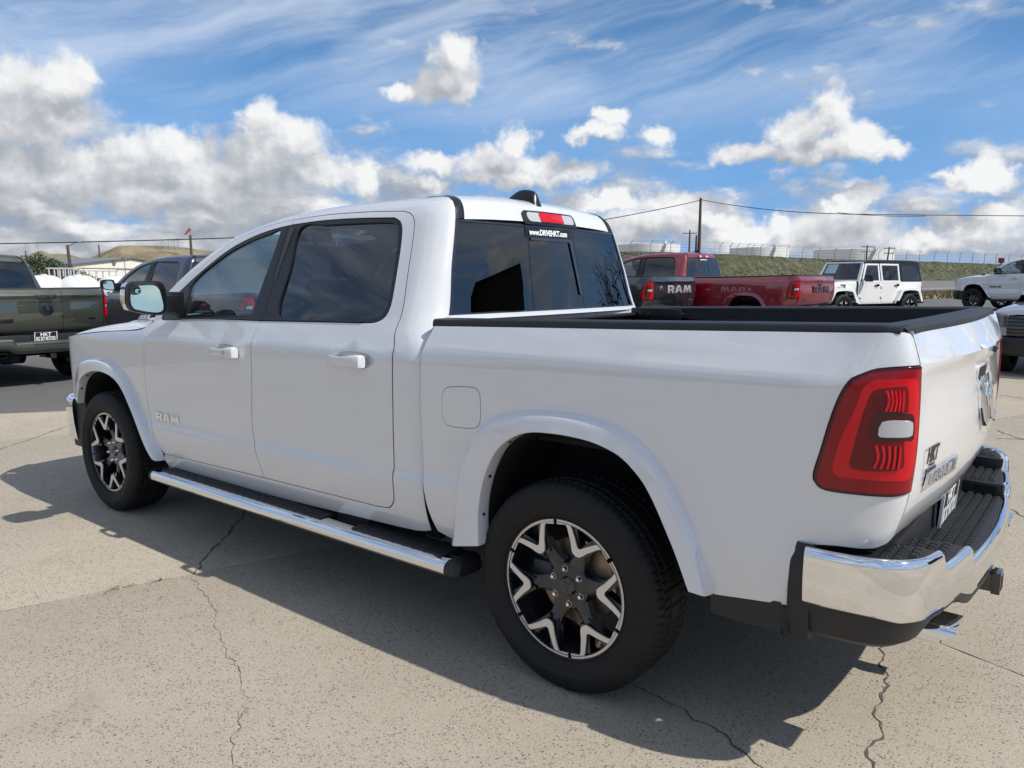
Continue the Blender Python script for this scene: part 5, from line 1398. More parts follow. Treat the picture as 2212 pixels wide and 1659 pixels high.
G['bank'] = foliage_mat('scrub_hillside', (.042,.050,.024), (.075,.080,.042), (.14,.125,.078), 1.1)
G['scrub'] = foliage_mat('sage_scrub_leaves', (.040,.050,.026), (.066,.074,.040), (.10,.10,.066), .8)
G['hill'] = foliage_mat('dry_badland_hill', (.13,.115,.062), (.25,.205,.125), (.36,.29,.185), .02)
G['leaf'] = foliage_mat('grey_green_leaves', (.040,.058,.032), (.085,.108,.062), (.15,.175,.12), 1.2)
G['leafy'] = foliage_mat('weed_leaves', (.05,.09,.02), (.08,.13,.03), (.16,.17,.05), 8)
G['wood'] = mat('weathered_pole_wood', (.105,.070,.050), .9, vary=.3, vscale=6)
G['bark'] = mat('dark_bark', (.035,.028,.022), .9, vary=.3)
G['tankw'] = mat('white_tank_paint', (.70,.71,.71), .5, vary=.05, vscale=.3)
G['capw'] = mat('white_steel', (.74,.75,.76), .4, vary=.08, vscale=1)
G['cream'] = mat('cream_ribbed_sheet_metal', (.82,.79,.69), .55, vary=.04, vscale=.4)
G['whitep'] = mat('white_door_paint', (.76,.76,.72), .55)
G['steel'] = mat('galvanised_steel', (.30,.31,.32), .45, .7)
G['paleSteel'] = mat('pale_lattice_steel', (.50,.52,.54), .6, .3)
G['rust'] = mat('red_brown_pipework', (.24,.065,.035), .7)
G['cable'] = mat('black_cable', (.015,.015,.017), .6)
G['orange'] = mat('faded_orange_cloth', (.62,.20,.08), .8)
G['shed'] = mat('dark_ribbed_sheet_metal', (.035,.030,.028), .6, vary=.1)

# ---- ground sheets
def sheet(name, rows, m, kind='structure', parent=None):
    b = MB(); b.grid(rows); o = b.build(name, m, parent, 60)
    if sum(p.normal.z for p in o.data.polygons) < 0: o.data.flip_normals()
    if parent is None: o['kind'] = kind
    return o
cols = list(range(-9000, -3000, 1500))+list(range(-3000, -600, 300))+list(range(-600, 3200, 60))+list(range(3200, 6000, 300))+list(range(6000, 12001, 1500))
rat = [.03,.06,.09,.12,.15,.17,.19,.21,.23,.27,.33,.42,.5,.6,.65,.7,.76,.82,.88,.92,1.1,1.6,3,6,12,24,40]
rows = []
for r_ in rat:
    row = []
    for c_ in cols:
        d = r_*cdist(c_); p = at(c_, d); p.z = terrain(p.x, p.y)-.035 if d > 4 else -.035; row.append(tuple(p))
    rows.append(row)
sheet('ground', rows, G['dry'])
b = MB(); b.box(-2500, 2500, -2500, 2500, -.30, -.12); b.build('outer_ground', G['dry'], None, 0)['kind'] = 'structure'

# the lot: asphalt beyond the edge line, concrete slabs on this side of it
E0 = Vector((-4.85,-.06,0)); ED = Vector((8.81,12.46,0)).normalized(); EN = Vector((-ED.y, ED.x, 0))    # EN points away from the camera side
def d_edge(px):
    a = at(px, 1.0)-Vector((CAM.x, CAM.y, 0)); a.z = 0
    den = a.dot(EN)
    return ((E0-Vector((CAM.x, CAM.y, 0))).dot(EN))/den if den > 1e-3 else 1e9
acols = [c_ for c_ in range(-1500, 3400, 70) if d_edge(c_) < cdist(c_)*.40]
rows = []
for k in np.linspace(0, 1, 26):
    row = []
    for c_ in acols:
        d0 = d_edge(c_); d1 = max(.42*cdist(c_), d0+1) if c_ > 900 else 40
        d = d0*((d1/d0)**k); p = at(c_, d); p.z = terrain(p.x, p.y)-.004; row.append(tuple(p))
    rows.append(row)
sheet('asphalt_lot', rows, G['asphalt'])
# road and its white line
rcols = list(range(1300, 3400, 60))
rows = []
for k in (.65,.70,.76,.82,.88,.90):
    row = []
    for c_ in rcols: p = at(c_, k*cdist(c_)); p.z = terrain(p.x, p.y)+.02; row.append(tuple(p))
    rows.append(row)
rd_ = sheet('road', rows, G['road'])
rows = []
for k in (.700,.7035):
    row = []
    for c_ in rcols: p = at(c_, k*cdist(c_)); p.z = terrain(p.x, p.y)+.035; row.append(tuple(p))
    rows.append(row)
sheet('edge_line', rows, mat('road_paint', (.75,.75,.73), .7), parent=rd_)

# concrete slabs: joints follow the one visible under the truck
pave = bpy.data.objects.new('concrete_pavement', None); COL.objects.link(pave); pave['kind'] = 'structure'
b = MB(); rows = []
bq = [E0+ED*t-EN*.0 for t in (-60, 60)]
b.add([tuple(bq[0]+Vector((0,0,-.03))), tuple(bq[1]+Vector((0,0,-.03))), tuple(bq[1]-EN*60+Vector((0,0,-.03))), tuple(bq[0]-EN*60+Vector((0,0,-.03)))], [(0,1,2,3)])
o = b.build('joint_filler', G['base'], pave, 0)
if o.data.polygons[0].normal.z < 0: o.data.flip_normals()
J0 = Vector((1.49,-1.246,0)); JD = Vector((.252,.733,0)).normalized(); JN = Vector((JD.y,-JD.x,0))
def clip(poly, p, n):
    """keep the part of poly where (q-p).n <= 0"""
    out = []
    for i in range(len(poly)):
        a, c = poly[i], poly[(i+1) % len(poly)]; da, dc = (a-p).dot(n), (c-p).dot(n)
        if da <= 0: out.append(a)
        if (da < 0) != (dc < 0) and abs(da-dc) > 1e-9: out.append(a+(c-a)*(da/(da-dc)))
    return out
SW, SL = 4.6, 6.1; nsl = 0
for i in range(-5, 5):
    for j in range(-4, 5):
        o0 = 0.0 if i == 0 else (i*37 % 11)/11*2.2
        c0 = J0+JN*(i*SW)+JD*(j*SL+o0+2.55)
        q = [c0, c0+JN*SW, c0+JN*SW+JD*SL, c0+JD*SL]
        q = [Vector((v.x, v.y, 0)) for v in q]
        if area([(v.x, v.y) for v in q]) < 0: q.reverse()
        q = clip(q, E0, EN)
        if len(q) < 3 or abs(area([(v.x, v.y) for v in q])) < .05: continue
        cen = sum((v for v in q), Vector())/len(q)
        if (cen-Vector((CAM.x, CAM.y, 0))).length > 26: continue
        p2 = offpoly([(v.x, v.y) for v in q], .0080); p3 = offpoly([(v.x, v.y) for v in q], .013)
        n_ = len(p2)
        # slightly ragged edges
        def rag(p_, s_):
            out = []
            for a in range(len(p_)):
                x0, y0 = p_[a]; x1, y1 = p_[(a+1) % len(p_)]; k = max(1, int(math.hypot(x1-x0, y1-y0)/.12))
                for t in range(k): out.append((x0+(x1-x0)*t/k+random.uniform(-s_, s_)*(t > 0), y0+(y1-y0)*t/k+random.uniform(-s_, s_)*(t > 0)))
            return out
        random.seed(i*31+j); rr_ = rag(p2, .0035); cx_ = sum(p_[0] for p_ in rr_)/len(rr_); cy_ = sum(p_[1] for p_ in rr_)/len(rr_)
        ins = [(x_+(cx_-x_)*.0022, y_+(cy_-y_)*.0022) for x_, y_ in rr_]; m_ = len(rr_); zt = random.uniform(-.0015, .0015)
        b = MB(); b.add([(x_, y_, zt) for x_, y_ in ins]+[(x_, y_, zt-.0015) for x_, y_ in rr_]+[(x_, y_, -.025) for x_, y_ in rr_], [tuple(range(m_))]+[(k+a, k+m_+a, k+m_+(a+1) % m_, k+(a+1) % m_) for k in (0, m_) for a in range(m_)])
        o = b.build('concrete_slab', G['concrete'], pave, 30); nsl += 1
# cracks, narrow ragged strips lying in the surface
def crack(pts, w, seed, parent=pave):
    random.seed(seed); path = cr([(p[0], p[1]) for p in pts], .028); L_, R_ = [], []; off = 0
    for i, q in enumerate(path):
        a = path[max(i-1, 0)]; c = path[min(i+1, len(path)-1)]; l = math.dist(a, c) or 1; nx, ny = -(c[1]-a[1])/l, (c[0]-a[0])/l
        off = off*.62+random.uniform(-.013, .013); ww = w*random.uniform(.25, 1.2)*(1 if 0 < i < len(path)-1 else .1)
        L_.append((q[0]+nx*(off+ww/2), q[1]+ny*(off+ww/2), .0030)); R_.append((q[0]+nx*(off-ww/2), q[1]+ny*(off-ww/2), .0030))
    b = MB(); b.grid([L_, R_]); o = b.build('crack', G['crack'], parent, 0)
    if o.data.polygons[0].normal.z < 0: o.data.flip_normals()
CR = [([(1.49,-1.246),(1.20,-.93),(1.0,-.70),(.776,-.474),(.4,-.1),(-.3,.9)], .011),
      ([(1.519,-1.26),(1.936,-1.408),(2.307,-1.565),(2.631,-1.68),(2.879,-1.815),(2.975,-1.919),(3.144,-2.004),(3.5,-2.12)], .0030),
      ([(4.519,.195),(4.582,-.035),(4.631,-.156),(4.644,-.372),(4.686,-.488),(4.695,-.65),(4.725,-.747),(4.80,-1.0)], .010),
      ([(4.519,.195),(4.42,.5),(4.47,1.2),(4.6,1.9)], .008),
      ([(3.45,-.70),(3.70,-.74),(3.939,-.792),(4.112,-.834),(4.273,-.886),(4.396,-.951),(4.46,-.958),(4.62,-1.10)], .008),
      ([(4.707,2.857),(4.82,2.683),(5.1,2.5),(5.6,2.4)], .016), ([(4.0,8.80),(4.45,8.55),(5.2,8.4),(6.5,8.0)], .03), ([(4.33,5.45),(4.9,5.7),(5.6,5.9)], .02),
      ([(4.285,5.94),(4.60,5.55),(5.1,5.3),(5.8,5.2)], .02), ([(4.446,6.95),(4.9,6.7),(5.8,6.5)], .025), ([(4.75,3.6),(5.1,3.9),(5.5,4.5)], .012),
      ([(-2.6,-.9),(-1.9,-1.1),(-1.2,-1.6),(-.5,-1.9)], .010), ([(-3.6,.3),(-3.0,-.4),(-2.6,-.9)], .012), ([(1.1,-2.3),(1.5,-2.5),(2.0,-2.55),(2.4,-2.7)], .004)]
for k, (p_, w_) in enumerate(CR): crack(p_, w_, k+3)
# tiny weeds in the joint
b = MB(); random.seed(5)
for (wx, wy) in ((1.385,-1.62),(1.375,-1.58),(1.44,-1.41),(1.40,-1.53)):
    for k in range(16):
        a = random.uniform(0, 6.28); l = random.uniform(.008, .020); x_, y_ = wx+random.uniform(-.015,.015), wy+random.uniform(-.03,.03); c, s = math.cos(a), math.sin(a)
        b.add([(x_, y_, 0), (x_+c*l*.5-s*.002, y_+s*l*.5+c*.002, l*.5), (x_+c*l, y_+s*l, l*.6), (x_+c*l*.5+s*.002, y_+s*l*.5-c*.002, l*.5)], [(0,1,2,3)])
tag(b.build('weeds', G['leafy'], None, 0), 'tiny green weeds growing in the concrete joint beside the truck shadow', 'weeds', kind='stuff')

# ---- grassy bank with scrub
random.seed(11)
def nz2(x, y, s=1.0):
    from mathutils import noise as _n
    return _n.fractal(Vector((x*s, y*s, 0)), 1.0, 2.0, 4)
bc = list(range(300, 2700, 10)); rows = []
BR_ = [(.915,0),(.93,.10),(.945,.30),(.96,.52),(.975,.75),(.99,.93),(1.0,1.0),(1.03,1.0),(1.2,.97),(1.6,.85)]
for r_, h in BR_:
    row = []
    for c_ in bc:
        d = cdist(c_); p = at(c_, d*r_); z0 = terrain(*at(c_, d*.915).xy)-.06; z1 = zat(CY(c_), d); k = sm(c_, 300, 470)
        z = z0+(z1-z0)*h+nz2(p.x, p.y, .35)*.16*(0 if r_ < .92 else 1)*(1 if h < .99 else .5)
        row.append((p.x, p.y, z0+(z-z0)*k-(1-k)*.4))
    rows.append(row)
bank = sheet('grass_bank', rows, G['bank'])
# bushes on it, one body of scrub
b = MB()
ico = [(0,0,1),(.89,0,.45),(.28,.85,.45),(-.72,.53,.45),(-.72,-.53,.45),(.28,-.85,.45)]; icf = [(0,1,2),(0,2,3),(0,3,4),(0,4,5),(0,5,1)]
for k in range(6000):
    c_ = random.uniform(380, 2500); h = random.random()**.8; d = cdist(c_)
    j = min(int(h*6), 5); r_ = .92+.085*h
    hh = np.interp(r_, [q[0] for q in BR_], [q[1] for q in BR_]); p = at(c_, d*r_); z0 = terrain(*at(c_, d*.915).xy)-.06; z1 = zat(CY(c_), d); z = z0+(z1-z0)*hh
    s = random.uniform(.07, .21)*(d/100); a = random.uniform(0, 6.28); ca, sa = math.cos(a), math.sin(a); sz = s*random.uniform(.4, .8)
    b.add([(p.x+(x_*ca-y_*sa)*s*random.uniform(.7,1.25), p.y+(x_*sa+y_*ca)*s*random.uniform(.7,1.25), z-.05+z_*sz) for x_, y_, z_ in ico], icf)
tag(b.build('scrub_bushes', G['scrub'], None, 0), 'low sage scrub covering the grassy bank behind the parked vehicles', 'scrub', kind='stuff')
# dry tussocks on the verge at the right
b = MB()
for k in range(2600):
    c_ = random.uniform(1950, 2450); d = cdist(c_)*random.uniform(.42, .645); p = at(c_, d); z = terrain(p.x, p.y)-.03; s = random.uniform(.05, .16)
    for q in range(3):
        a = random.uniform(0, 6.28); b.add([(p.x-s*.5*math.cos(a), p.y-s*.5*math.sin(a), z), (p.x+s*.5*math.cos(a), p.y+s*.5*math.sin(a), z), (p.x+random.uniform(-.04,.04), p.y, z+s*1.3)], [(0,1,2)])
tag(b.build('dry_grass', G['dry'], None, 0), 'dry straw coloured grass between the lot and the road at the right', 'grass', kind='stuff')

# ---- hills beyond the cream building
def hill(name, prof, dist, depth, m, seed, cut=1.0):
    f = spline([(p[0], p[1]) for p in prof]); rows = []
    xs = np.arange(prof[0][0], prof[-1][0]+.1, 3)
    for k, (dd, h) in enumerate([(-.20,0),(-.15,.16),(-.11,.36),(-.08,.52),(-.05,.72),(-.02,.93),(0,1.0),(.05,1.0),(.2,.9),(.5,0)]):
        row = []
        for c_ in xs:
            d = dist*(1+dd); p = at(c_, d); z1 = zat(f(c_), dist); z = -.5+(z1+.5)*h
            g_ = nz2(p.x, p.y, 14/dist)*.13*(z1)*(1 if h < .98 else .22)+abs(nz2(p.x+50, p.y, 40/dist))*-.05*z1*(1 if .1 < h < .95 else 0)
            row.append((p.x, p.y, z+g_*(h > 0)))
        rows.append(row)
    return sheet(name, rows, m)
hill('hill', [(-700,575),(-300,566),(0,562),(40,556),(70,548.5),(95,541),(112,547),(150,549),(175,556),(215,566),(260,590)], 620, 1, G['hill'], 1)
hill('hill', [(150,590),(185,562),(215,550),(240,540),(262,532),(300,530.5),(345,531),(400,534),(440,541),(500,545),(560,549),(640,560),(760,590)], 820, 1, G['hill'], 2)

# low hills all round the rest of the horizon
random.seed(77); rows = []
for r_, h in ((700,0),(760,.45),(820,.85),(880,1.0),(1100,.9),(1500,0)):
    row = []
    for k in range(181):
        a = YAW+R(42)+R(276)*k/180; hh = 16+nz2(math.cos(a)*3, math.sin(a)*3, 1.6)*26
        row.append((CAM.x+math.cos(a)*r_, CAM.y+math.sin(a)*r_, -1+max(hh, 5)*h*sm(k, 0, 10)*(1-sm(k, 170, 180))))
    rows.append(row)
sheet('hills', rows, G['hill'])
# ---- trees: trunk, limbs, leaf clumps
def tree(label, px, d, w, h, z0=0.0, m='leaf', n=1500, seed=1, lobes=6, group=None, bare=False):
    random.seed(seed); base = at(px, d); root = thing('tree', label, 'tree', (base.x, base.y, z0), 0, group)
    b = MB(); b.tube([(0,0,-.1),(w*.02,0,h*.18),(-w*.02,w*.01,h*.38),(0,0,h*.55)], [w*.035,w*.03,w*.022,w*.012], 8)
    for k in range(7):
        a = k*2.4+random.random(); zz = h*(.16+.05*k); e = (math.cos(a)*w*.3, math.sin(a)*w*.3, zz+h*.28); b.tube([(0,0,zz), (e[0]*.5, e[1]*.5, zz+h*.12), e], [w*.016, w*.010, w*.004], 5)
    b.build('trunk', G['bark'], root, 60)
    c = MB(); L = []
    for k in range(lobes):
        a = k*2*math.pi/lobes+random.uniform(-.5,.5); r = random.uniform(.15,.36)*w; L.append((math.cos(a)*r, math.sin(a)*r, h*random.uniform(.38,.74), random.uniform(.17,.27)*w))
    L.append((0,0,h*.78,w*.22))
    for k in range(n):
        cx, cy, cz, r = random.choice(L); v = Vector((random.gauss(0,1), random.gauss(0,1), random.gauss(0,.85))).normalized()*r*random.uniform(.55,1.12)
        p = Vector((cx, cy, cz))+v; s = w*random.uniform(.018,.040); t = Vector((random.gauss(0,1), random.gauss(0,1), random.gauss(0,1))).normalized(); u_ = t.orthogonal().normalized(); w_ = t.cross(u_)
        c.add([tuple(p+u_*s), tuple(p+w_*s*.8), tuple(p-u_*s), tuple(p-w_*s*.8)], [(0,1,2,3)])
    c.build('crown', G[m], root, 0)
    return root
tree('large grey green bushy tree behind the roof of the olive pickup', 86, 62, 3.4, 3.6, seed=3, n=2400)
tree('dark bushy tree just left of the wooden street light pole', 124, 66, 2.6, 3.3, seed=4, n=1500)
tree('lower tree touching the left of the wooden street light pole', 146, 70, 2.4, 3.2, seed=5, n=1500)
tree('small sparse tree in front of the left end of the cream building', 178, 74, 1.8, 2.9, seed=6, n=800)
tree('loose little bush in front of the cream wall, right of the pole', 197, 76, 1.3, 2.4, seed=8, n=350)

# ---- cream building
def building():
    d = 120; A = at(150, d*1.02); Bp = at(392, d*1.2); wv = (Bp-A); Lw = wv.length; ax = wv.normalized(); ay = Vector((-ax.y, ax.x, 0))
    if ay.dot(FH) < 0: ay = -ay
    t = thing('metal_building', 'long cream metal shop building with a low gabled roof and white doors', 'building', (A.x, A.y, 0), 0)
    T = Matrix(((ax.x,ay.x,0,0),(ax.y,ay.y,0,0),(0,0,1,0),(0,0,0,1)))
    ze, zr = zat(569.5, d), zat(552.6, d); cx = Lw*.515
    b = MB(); b.add([T @ Vector(p) for p in [(0,0,0),(Lw,0,0),(Lw,0,ze),(cx,0,zr),(0,0,ze),(0,22,0),(Lw,22,0),(Lw,22,ze),(cx,22,zr),(0,22,ze)]], [(0,1,2,3,4),(5,9,8,7,6),(1,6,7,2),(0,4,9,5)]); b.build('wall', G['cream'], t, 0)
    b = MB(); 
    for sgn, x0, x1, z0, z1 in ((1,-.35,cx,ze-.05,zr+.12),(1,cx,Lw+.35,zr+.12,ze-.05)):
        b.add([T @ Vector(p) for p in [(x0,-.4,z0),(x1,-.4,z1),(x1,22.4,z1),(x0,22.4,z0),(x0,-.4,z0-.14),(x1,-.4,z1-.14),(x1,22.4,z1-.14),(x0,22.4,z0-.14)]], [(0,1,2,3),(7,6,5,4),(0,4,5,1),(3,2,6,7),(0,3,7,4),(1,5,6,2)])
    b.build('roof', G['steel'], t, 0)
    n = int(Lw/.9); me = None
    for k in range(n):
        x = .45+k*.9; zt = ze+(zr-ze)*(x/cx if x < cx else (Lw-x)/(Lw-cx)); b = MB(); b.add([T @ Vector(p) for p in [(x-.05,0,.0),(x+.05,0,.0),(x+.03,-.05,.0),(x-.03,-.05,.0),(x-.05,0,zt),(x+.05,0,zt),(x+.03,-.05,zt),(x-.03,-.05,zt)]], [(3,2,6,7),(0,3,7,4),(2,1,5,6)]); b.build('wall_rib', G['cream'], t, 0)
    def bx(nm, x0, x1, z0, z1, m, dy=.08):
        b = MB()
        vs = [T @ Vector(p) for p in [(x0,-dy,z0),(x1,-dy,z0),(x1,-.002,z0),(x0,-.002,z0),(x0,-dy,z1),(x1,-dy,z1),(x1,-.002,z1),(x0,-.002,z1)]]
        b.add(vs, [(3,2,1,0),(4,5,6,7),(0,1,5,4),(1,2,6,5),(2,3,7,6),(3,0,4,7)]); return b.build(nm, m, t, 0)
    k = d/1661.7
    bx('trim_band', Lw*.01, Lw*.99, zat(578.6, d), zat(577.6, d), G['steel'], .10)
    bx('roller_door', Lw*.39, Lw*.56, 0, zat(581.5, d), G['whitep'], .09); bx('door_header', Lw*.385, Lw*.565, zat(581.5, d), zat(580.6, d), G['steel'], .12)
    bx('door', Lw*.20, Lw*.235, 0, zat(586, d), G['whitep'], .09)
    b = MB(); 
    c = T @ Vector((Lw*.365,-.06,zat(566, d))); b.cyl(c, c-ay*.12, .33, n=16); b.build('wall_vent', G['steel'], t, 30)
building()

# ---- white pressure tanks on the left
def ptank(label, px0, px1, d0, d1, ztop, r):
    A = at(px0, d0); Bp = at(px1, d1); ax = (Bp-A).normalized(); Lt = (Bp-A).length
    t = thing('storage_tank', label, 'tank', (A.x, A.y, 0), math.atan2(ax.y, ax.x), 'white horizontal tanks behind the olive pickup')
    b = MB(); prof = [(.0,0)]
    pr_ = [(r*math.sin(a), r*.85*(1-math.cos(a))) for a in np.linspace(0.05, math.pi/2, 8)]+[(r, Lt-r*.85)]+[(r*math.sin(a), Lt-r*.85+r*.85*math.cos(a)) for a in np.linspace(math.pi/2-.1, .05, 8)]
    T = mframe((0,0,ztop-r), (0,1,0), (1,0,0)); b.lathe([(q, y) for q, y in pr_], 32, 0, T, axis='Z'); o = b.build('shell', G['tankw'], t, 50)
    cen = sum((Vector(v.co) for v in o.data.vertices), Vector())/len(o.data.vertices); f = o.data.polygons[len(o.data.polygons)//2]
    if f.normal.dot(f.center-Vector((f.center.x, cen.y, cen.z))) < 0: o.data.flip_normals()
    for x_ in (Lt*.25, Lt*.75): b = MB(); b.box(x_-.12, x_+.12, -r*.75, r*.75, 0, ztop-r*1.2); b.build('saddle', G['steel'], t, 0)
    for x_ in (Lt*.33, Lt*.66):
        b = MB(); b.lathe([(r+.001, x_-.02), (r+.012, x_-.02), (r+.012, x_+.02), (r+.001, x_+.02)], 32, 0, T, axis='Z'); b.build('weld_band', G['tankw'], t, 30)
    b = MB(); b.cyl((Lt*.5,0,ztop-.02), (Lt*.5,0,ztop+.05), .13, n=14); b.build('hatch', G['tankw'], t, 30)
    return t
ptank('long white horizontal tank nearest the olive pickup, leftmost of three', 60, 128, 33, 35, zat(594.6, 34), .80)
ptank('white horizontal tank in the middle of three, behind the olive tailgate', 124, 214, 34, 35.5, zat(594.8, 35), .80)
ptank('rightmost white horizontal tank, ending behind the navy pickup', 210, 300, 35, 37, zat(596.2, 36), .80)
# pipe racks
def rack(label, px0, px1, d, zt, n):
    A, Bp = at(px0, d), at(px1, d); ax = (Bp-A).normalized(); L_ = (Bp-A).length
    t = thing('loading_rack', label, 'rack', (A.x, A.y, 0), math.atan2(ax.y, ax.x), 'white loading racks')
    for k in range(n+1):
        for y_ in (0, .9): b = MB(); b.box(L_*k/n-.025, L_*k/n+.025, y_-.025, y_+.025, 0, zt); b.build('post', G['capw'], t, 0)
    for y_ in (0, .9):
        b = MB(); b.box(-.15, L_+.15, y_-.03, y_+.03, zt, zt+.07); b.build('beam', G['capw'], t, 0)
    b = MB(); b.box(0, L_, .1, .8, zt*.62, zt*.62+.05); b.build('walkway', G['steel'], t, 0)
    for k in range(3):
        x_ = L_*(.25+.25*k); b = MB(); b.cyl((x_,.45,zt*.62), (x_,.45,zt*.62+.35), .12, n=10); b.cyl((x_-.2,.45,zt*.62+.25), (x_+.2,.45,zt*.62+.25), .08, n=10); b.build('valve', G['rust'], t, 30)
rack('white steel loading rack with red valves above the left tanks', 107, 154, 46, zat(580.8, 46), 4)
rack('white steel loading rack in front of the cream building', 194, 236, 50, zat(586.5, 50), 3)

# ---- poles and wires
def pole(label, px, d, ytop, zb=0.0, r=.13, lean=0.0, cat='utility pole', name='utility_pole', arms=(), group=None):
    p = at(px, d); zt = zat(ytop, d); q = RT*lean
    t = thing(name, label, cat, (p.x, p.y, zb), 0, group)
    b = MB(); b.tube([(0,0,-.2), tuple(q*.5+Vector((0,0,(zt-zb)*.5))), tuple(q+Vector((0,0,zt-zb)))], [r*1.25, r*1.05, r*.8], 10); b.build('pole', G['wood'], t, 60)
    for (dz, hw) in arms:
        b = MB(); c = q+Vector((0,0,zt-zb-dz)); b.tube([tuple(c-RT*hw), tuple(c+RT*hw)], r*.45, 6); a_ = b.build('crossarm', G['wood'], t, 30)
        for k in (-.9,-.5,.5,.9): b = MB(); e = c+RT*hw*k; b.cyl(e, e+Vector((0,0,.28)), .07, n=8); b.build('insulator', G['paleSteel'], a_, 30)
    return t, zt
t, zt = pole('brown wooden pole carrying a curved street light arm, left of the cream building', 157, 100, 529.5, r=.21, lean=-.35, cat='street light', name='street_light')
b = MB(); b.tube([(-RT.x*.35,-RT.y*.35,zt-.3), tuple(RT*.3+Vector((0,0,zt+.15))), tuple(RT*1.1+Vector((0,0,zt+.42)))], .05, 6); b.build('lamp_arm', G['steel'], t, 60)
b = MB(); c = RT*1.25+Vector((0,0,zt+.40)); b.tube([tuple(c-RT*.22), tuple(c), tuple(c+RT*.25)], [.05,.12,.05], 8); b.build('lamp_head', G['capw'], t, 60)
pole('thin bare pole standing left of the flat topped hill', 218.5, 210, 529, r=.22, group=None)
pole('short dark pole above the big bushy tree', 60, 180, 542, r=.16)
t, zt = pole('wooden pole with a faded orange windsock', 416.3, 95, 508, r=.17, name='windsock_pole', cat='windsock pole')
b = MB(); b.cyl((0,0,zt), (0,0,zt+.85), .035, n=6); b.build('mast', G['steel'], t, 30)
b = MB(); c0 = Vector((0,0,zt+.80)); c1 = c0-RT*.68+Vector((0,0,-.75)); b.tube([tuple(c0), tuple(c0.lerp(c1,.5)), tuple(c1)], [.17,.14,.08], 10, cap=False); b.build('windsock', G['orange'], t, 60)
p = at(271.5, 100); t = thing('floodlight_pole', 'slim pole with a small floodlight in front of the cream wall', 'light pole', (p.x, p.y, 0))
b = MB(); b.cyl((0,0,0), (0,0,zat(561, 100)), .05, n=6); b.build('pole', G['steel'], t, 30); b = MB(); c = Vector((0,0,zat(560.5, 100))); b.box(-.25,.25,-.25,.25,c.z,c.z+.28); b.build('floodlight', G['steel'], t, 0)
# right hand poles
tall, ztall = pole('tall wooden utility pole between the left and middle white tanks', 1508, 78, 427.5, zb=3.2, r=.15, lean=.0)
b = MB(); b.cyl((.0,0,ztall-3.2-6.6), (.05,-.25,ztall-3.2-6.6), .22, n=10); b.build('red_marker', G['rust'], tall, 30)
pole('shorter stub pole standing tight against the tall utility pole', 1501.5, 78.6, 508, zb=3.2, r=.11)
pole('distant wooden pole with one short crossarm left of the tall pole', 1487, 150, 497, zb=5, r=.17, arms=((.6, 1.4),))
pole('left one of two distant utility poles in front of the right white tank', 1869, 190, 529.5, zb=4, r=.18, arms=((.4, 1.4),(1.6,1.4)), group=None)
pole('right of two distant utility poles, leaning by the right end of the right tank', 1912.5, 190, 533, zb=4, r=.18, lean=.5, arms=((.4, 1.5),(1.6,1.2)))
def wire(label, pts, r):
    b = MB(); b.tube(pts, r, 5); return tag(b.build('overhead_wire', G['cable'], None, 60), label, 'wire')
def W(px, py, d): p = at(px, d); p.z = zat(py, d); return p
def sag(a, c, s, n=16): return [tuple(a.lerp(c, t)-Vector((0,0,s*4*t*(1-t)))) for t in np.linspace(0, 1, n+1)]
wire('thick dark cable crossing the sky above the hills at the left', sag(W(-500,532,34), W(640,509,40), .10), .026)
wire('dark wire running from the tall utility pole down to the left behind the cab', sag(W(1508,432.5,78), W(1000,520,52), .25), .035)
wire('dark wire running from the tall utility pole away to the right', sag(W(1508,431,78), W(1830,462.5,62), .30)+sag(W(1830,462.5,62), W(2700,468,60), .05)[1:], .032)
wire('second wire hanging just under the right hand wire', sag(W(1800,459,62.3), W(1990,466.5,61.2), .12), .024)

# lattice towers on the hills
def lattice(label, px, d, yb, yt, w, group):
    p = at(px, d); z0, z1 = zat(yb, d), zat(yt, d); t = thing('transmission_tower', label, 'tower', (p.x, p.y, z0), YAW, group); h = z1-z0; r = .11*d/700
    b = MB()
    for sx in (-1, 1):
        for sy in (-1, 1): b.tube([(sx*w, sy*w, 0), (sx*w*.28, sy*w*.28, h)], r, 4)
    for k in range(6):
        f0, f1 = k/6, (k+1)/6; a0, a1 = w*(1-.72*f0), w*(1-.72*f1)
        for sx, sy in ((1,0),(0,1)):
            b.tube([(-a0*(sy or 1), -a0*(sx or 1), f0*h), (a1*(sy or 1)*(-1 if sx else 1), a1*(1 if sx else -1), f1*h)], r*.7, 4); b.tube([(a0, a0, f0*h), (a1*(-1 if sx else 1), a1*(1 if sx else -1), f1*h)], r*.7, 4)
    b.build('lattice_mast', G['paleSteel'], t, 0)
    for f in (.68,.82,.96):
        b = MB(); b.tube([(0, -w*1.7, f*h), (0, w*1.7, f*h)], r, 4); b.build('tower_arm', G['paleSteel'], t, 0)
for px_, yb, yt, lb in ((63,548,524,'faint lattice tower above the bushy tree, left one of the two there'),(88,548,521,'faint lattice tower above the bushy tree, right one of the two there'),(357,531,518,'leftmost faint lattice tower on the flat hill'),(371,531,516,'second faint lattice tower from the left on the flat hill'),(384,532,515,'third faint lattice tower from the left on the flat hill'),(393,533,514,'rightmost faint lattice tower on the flat hill, left of the windsock')):
    lattice(lb, px_, 780, yb+8, yt, 3.2, 'transmission towers on the hills')

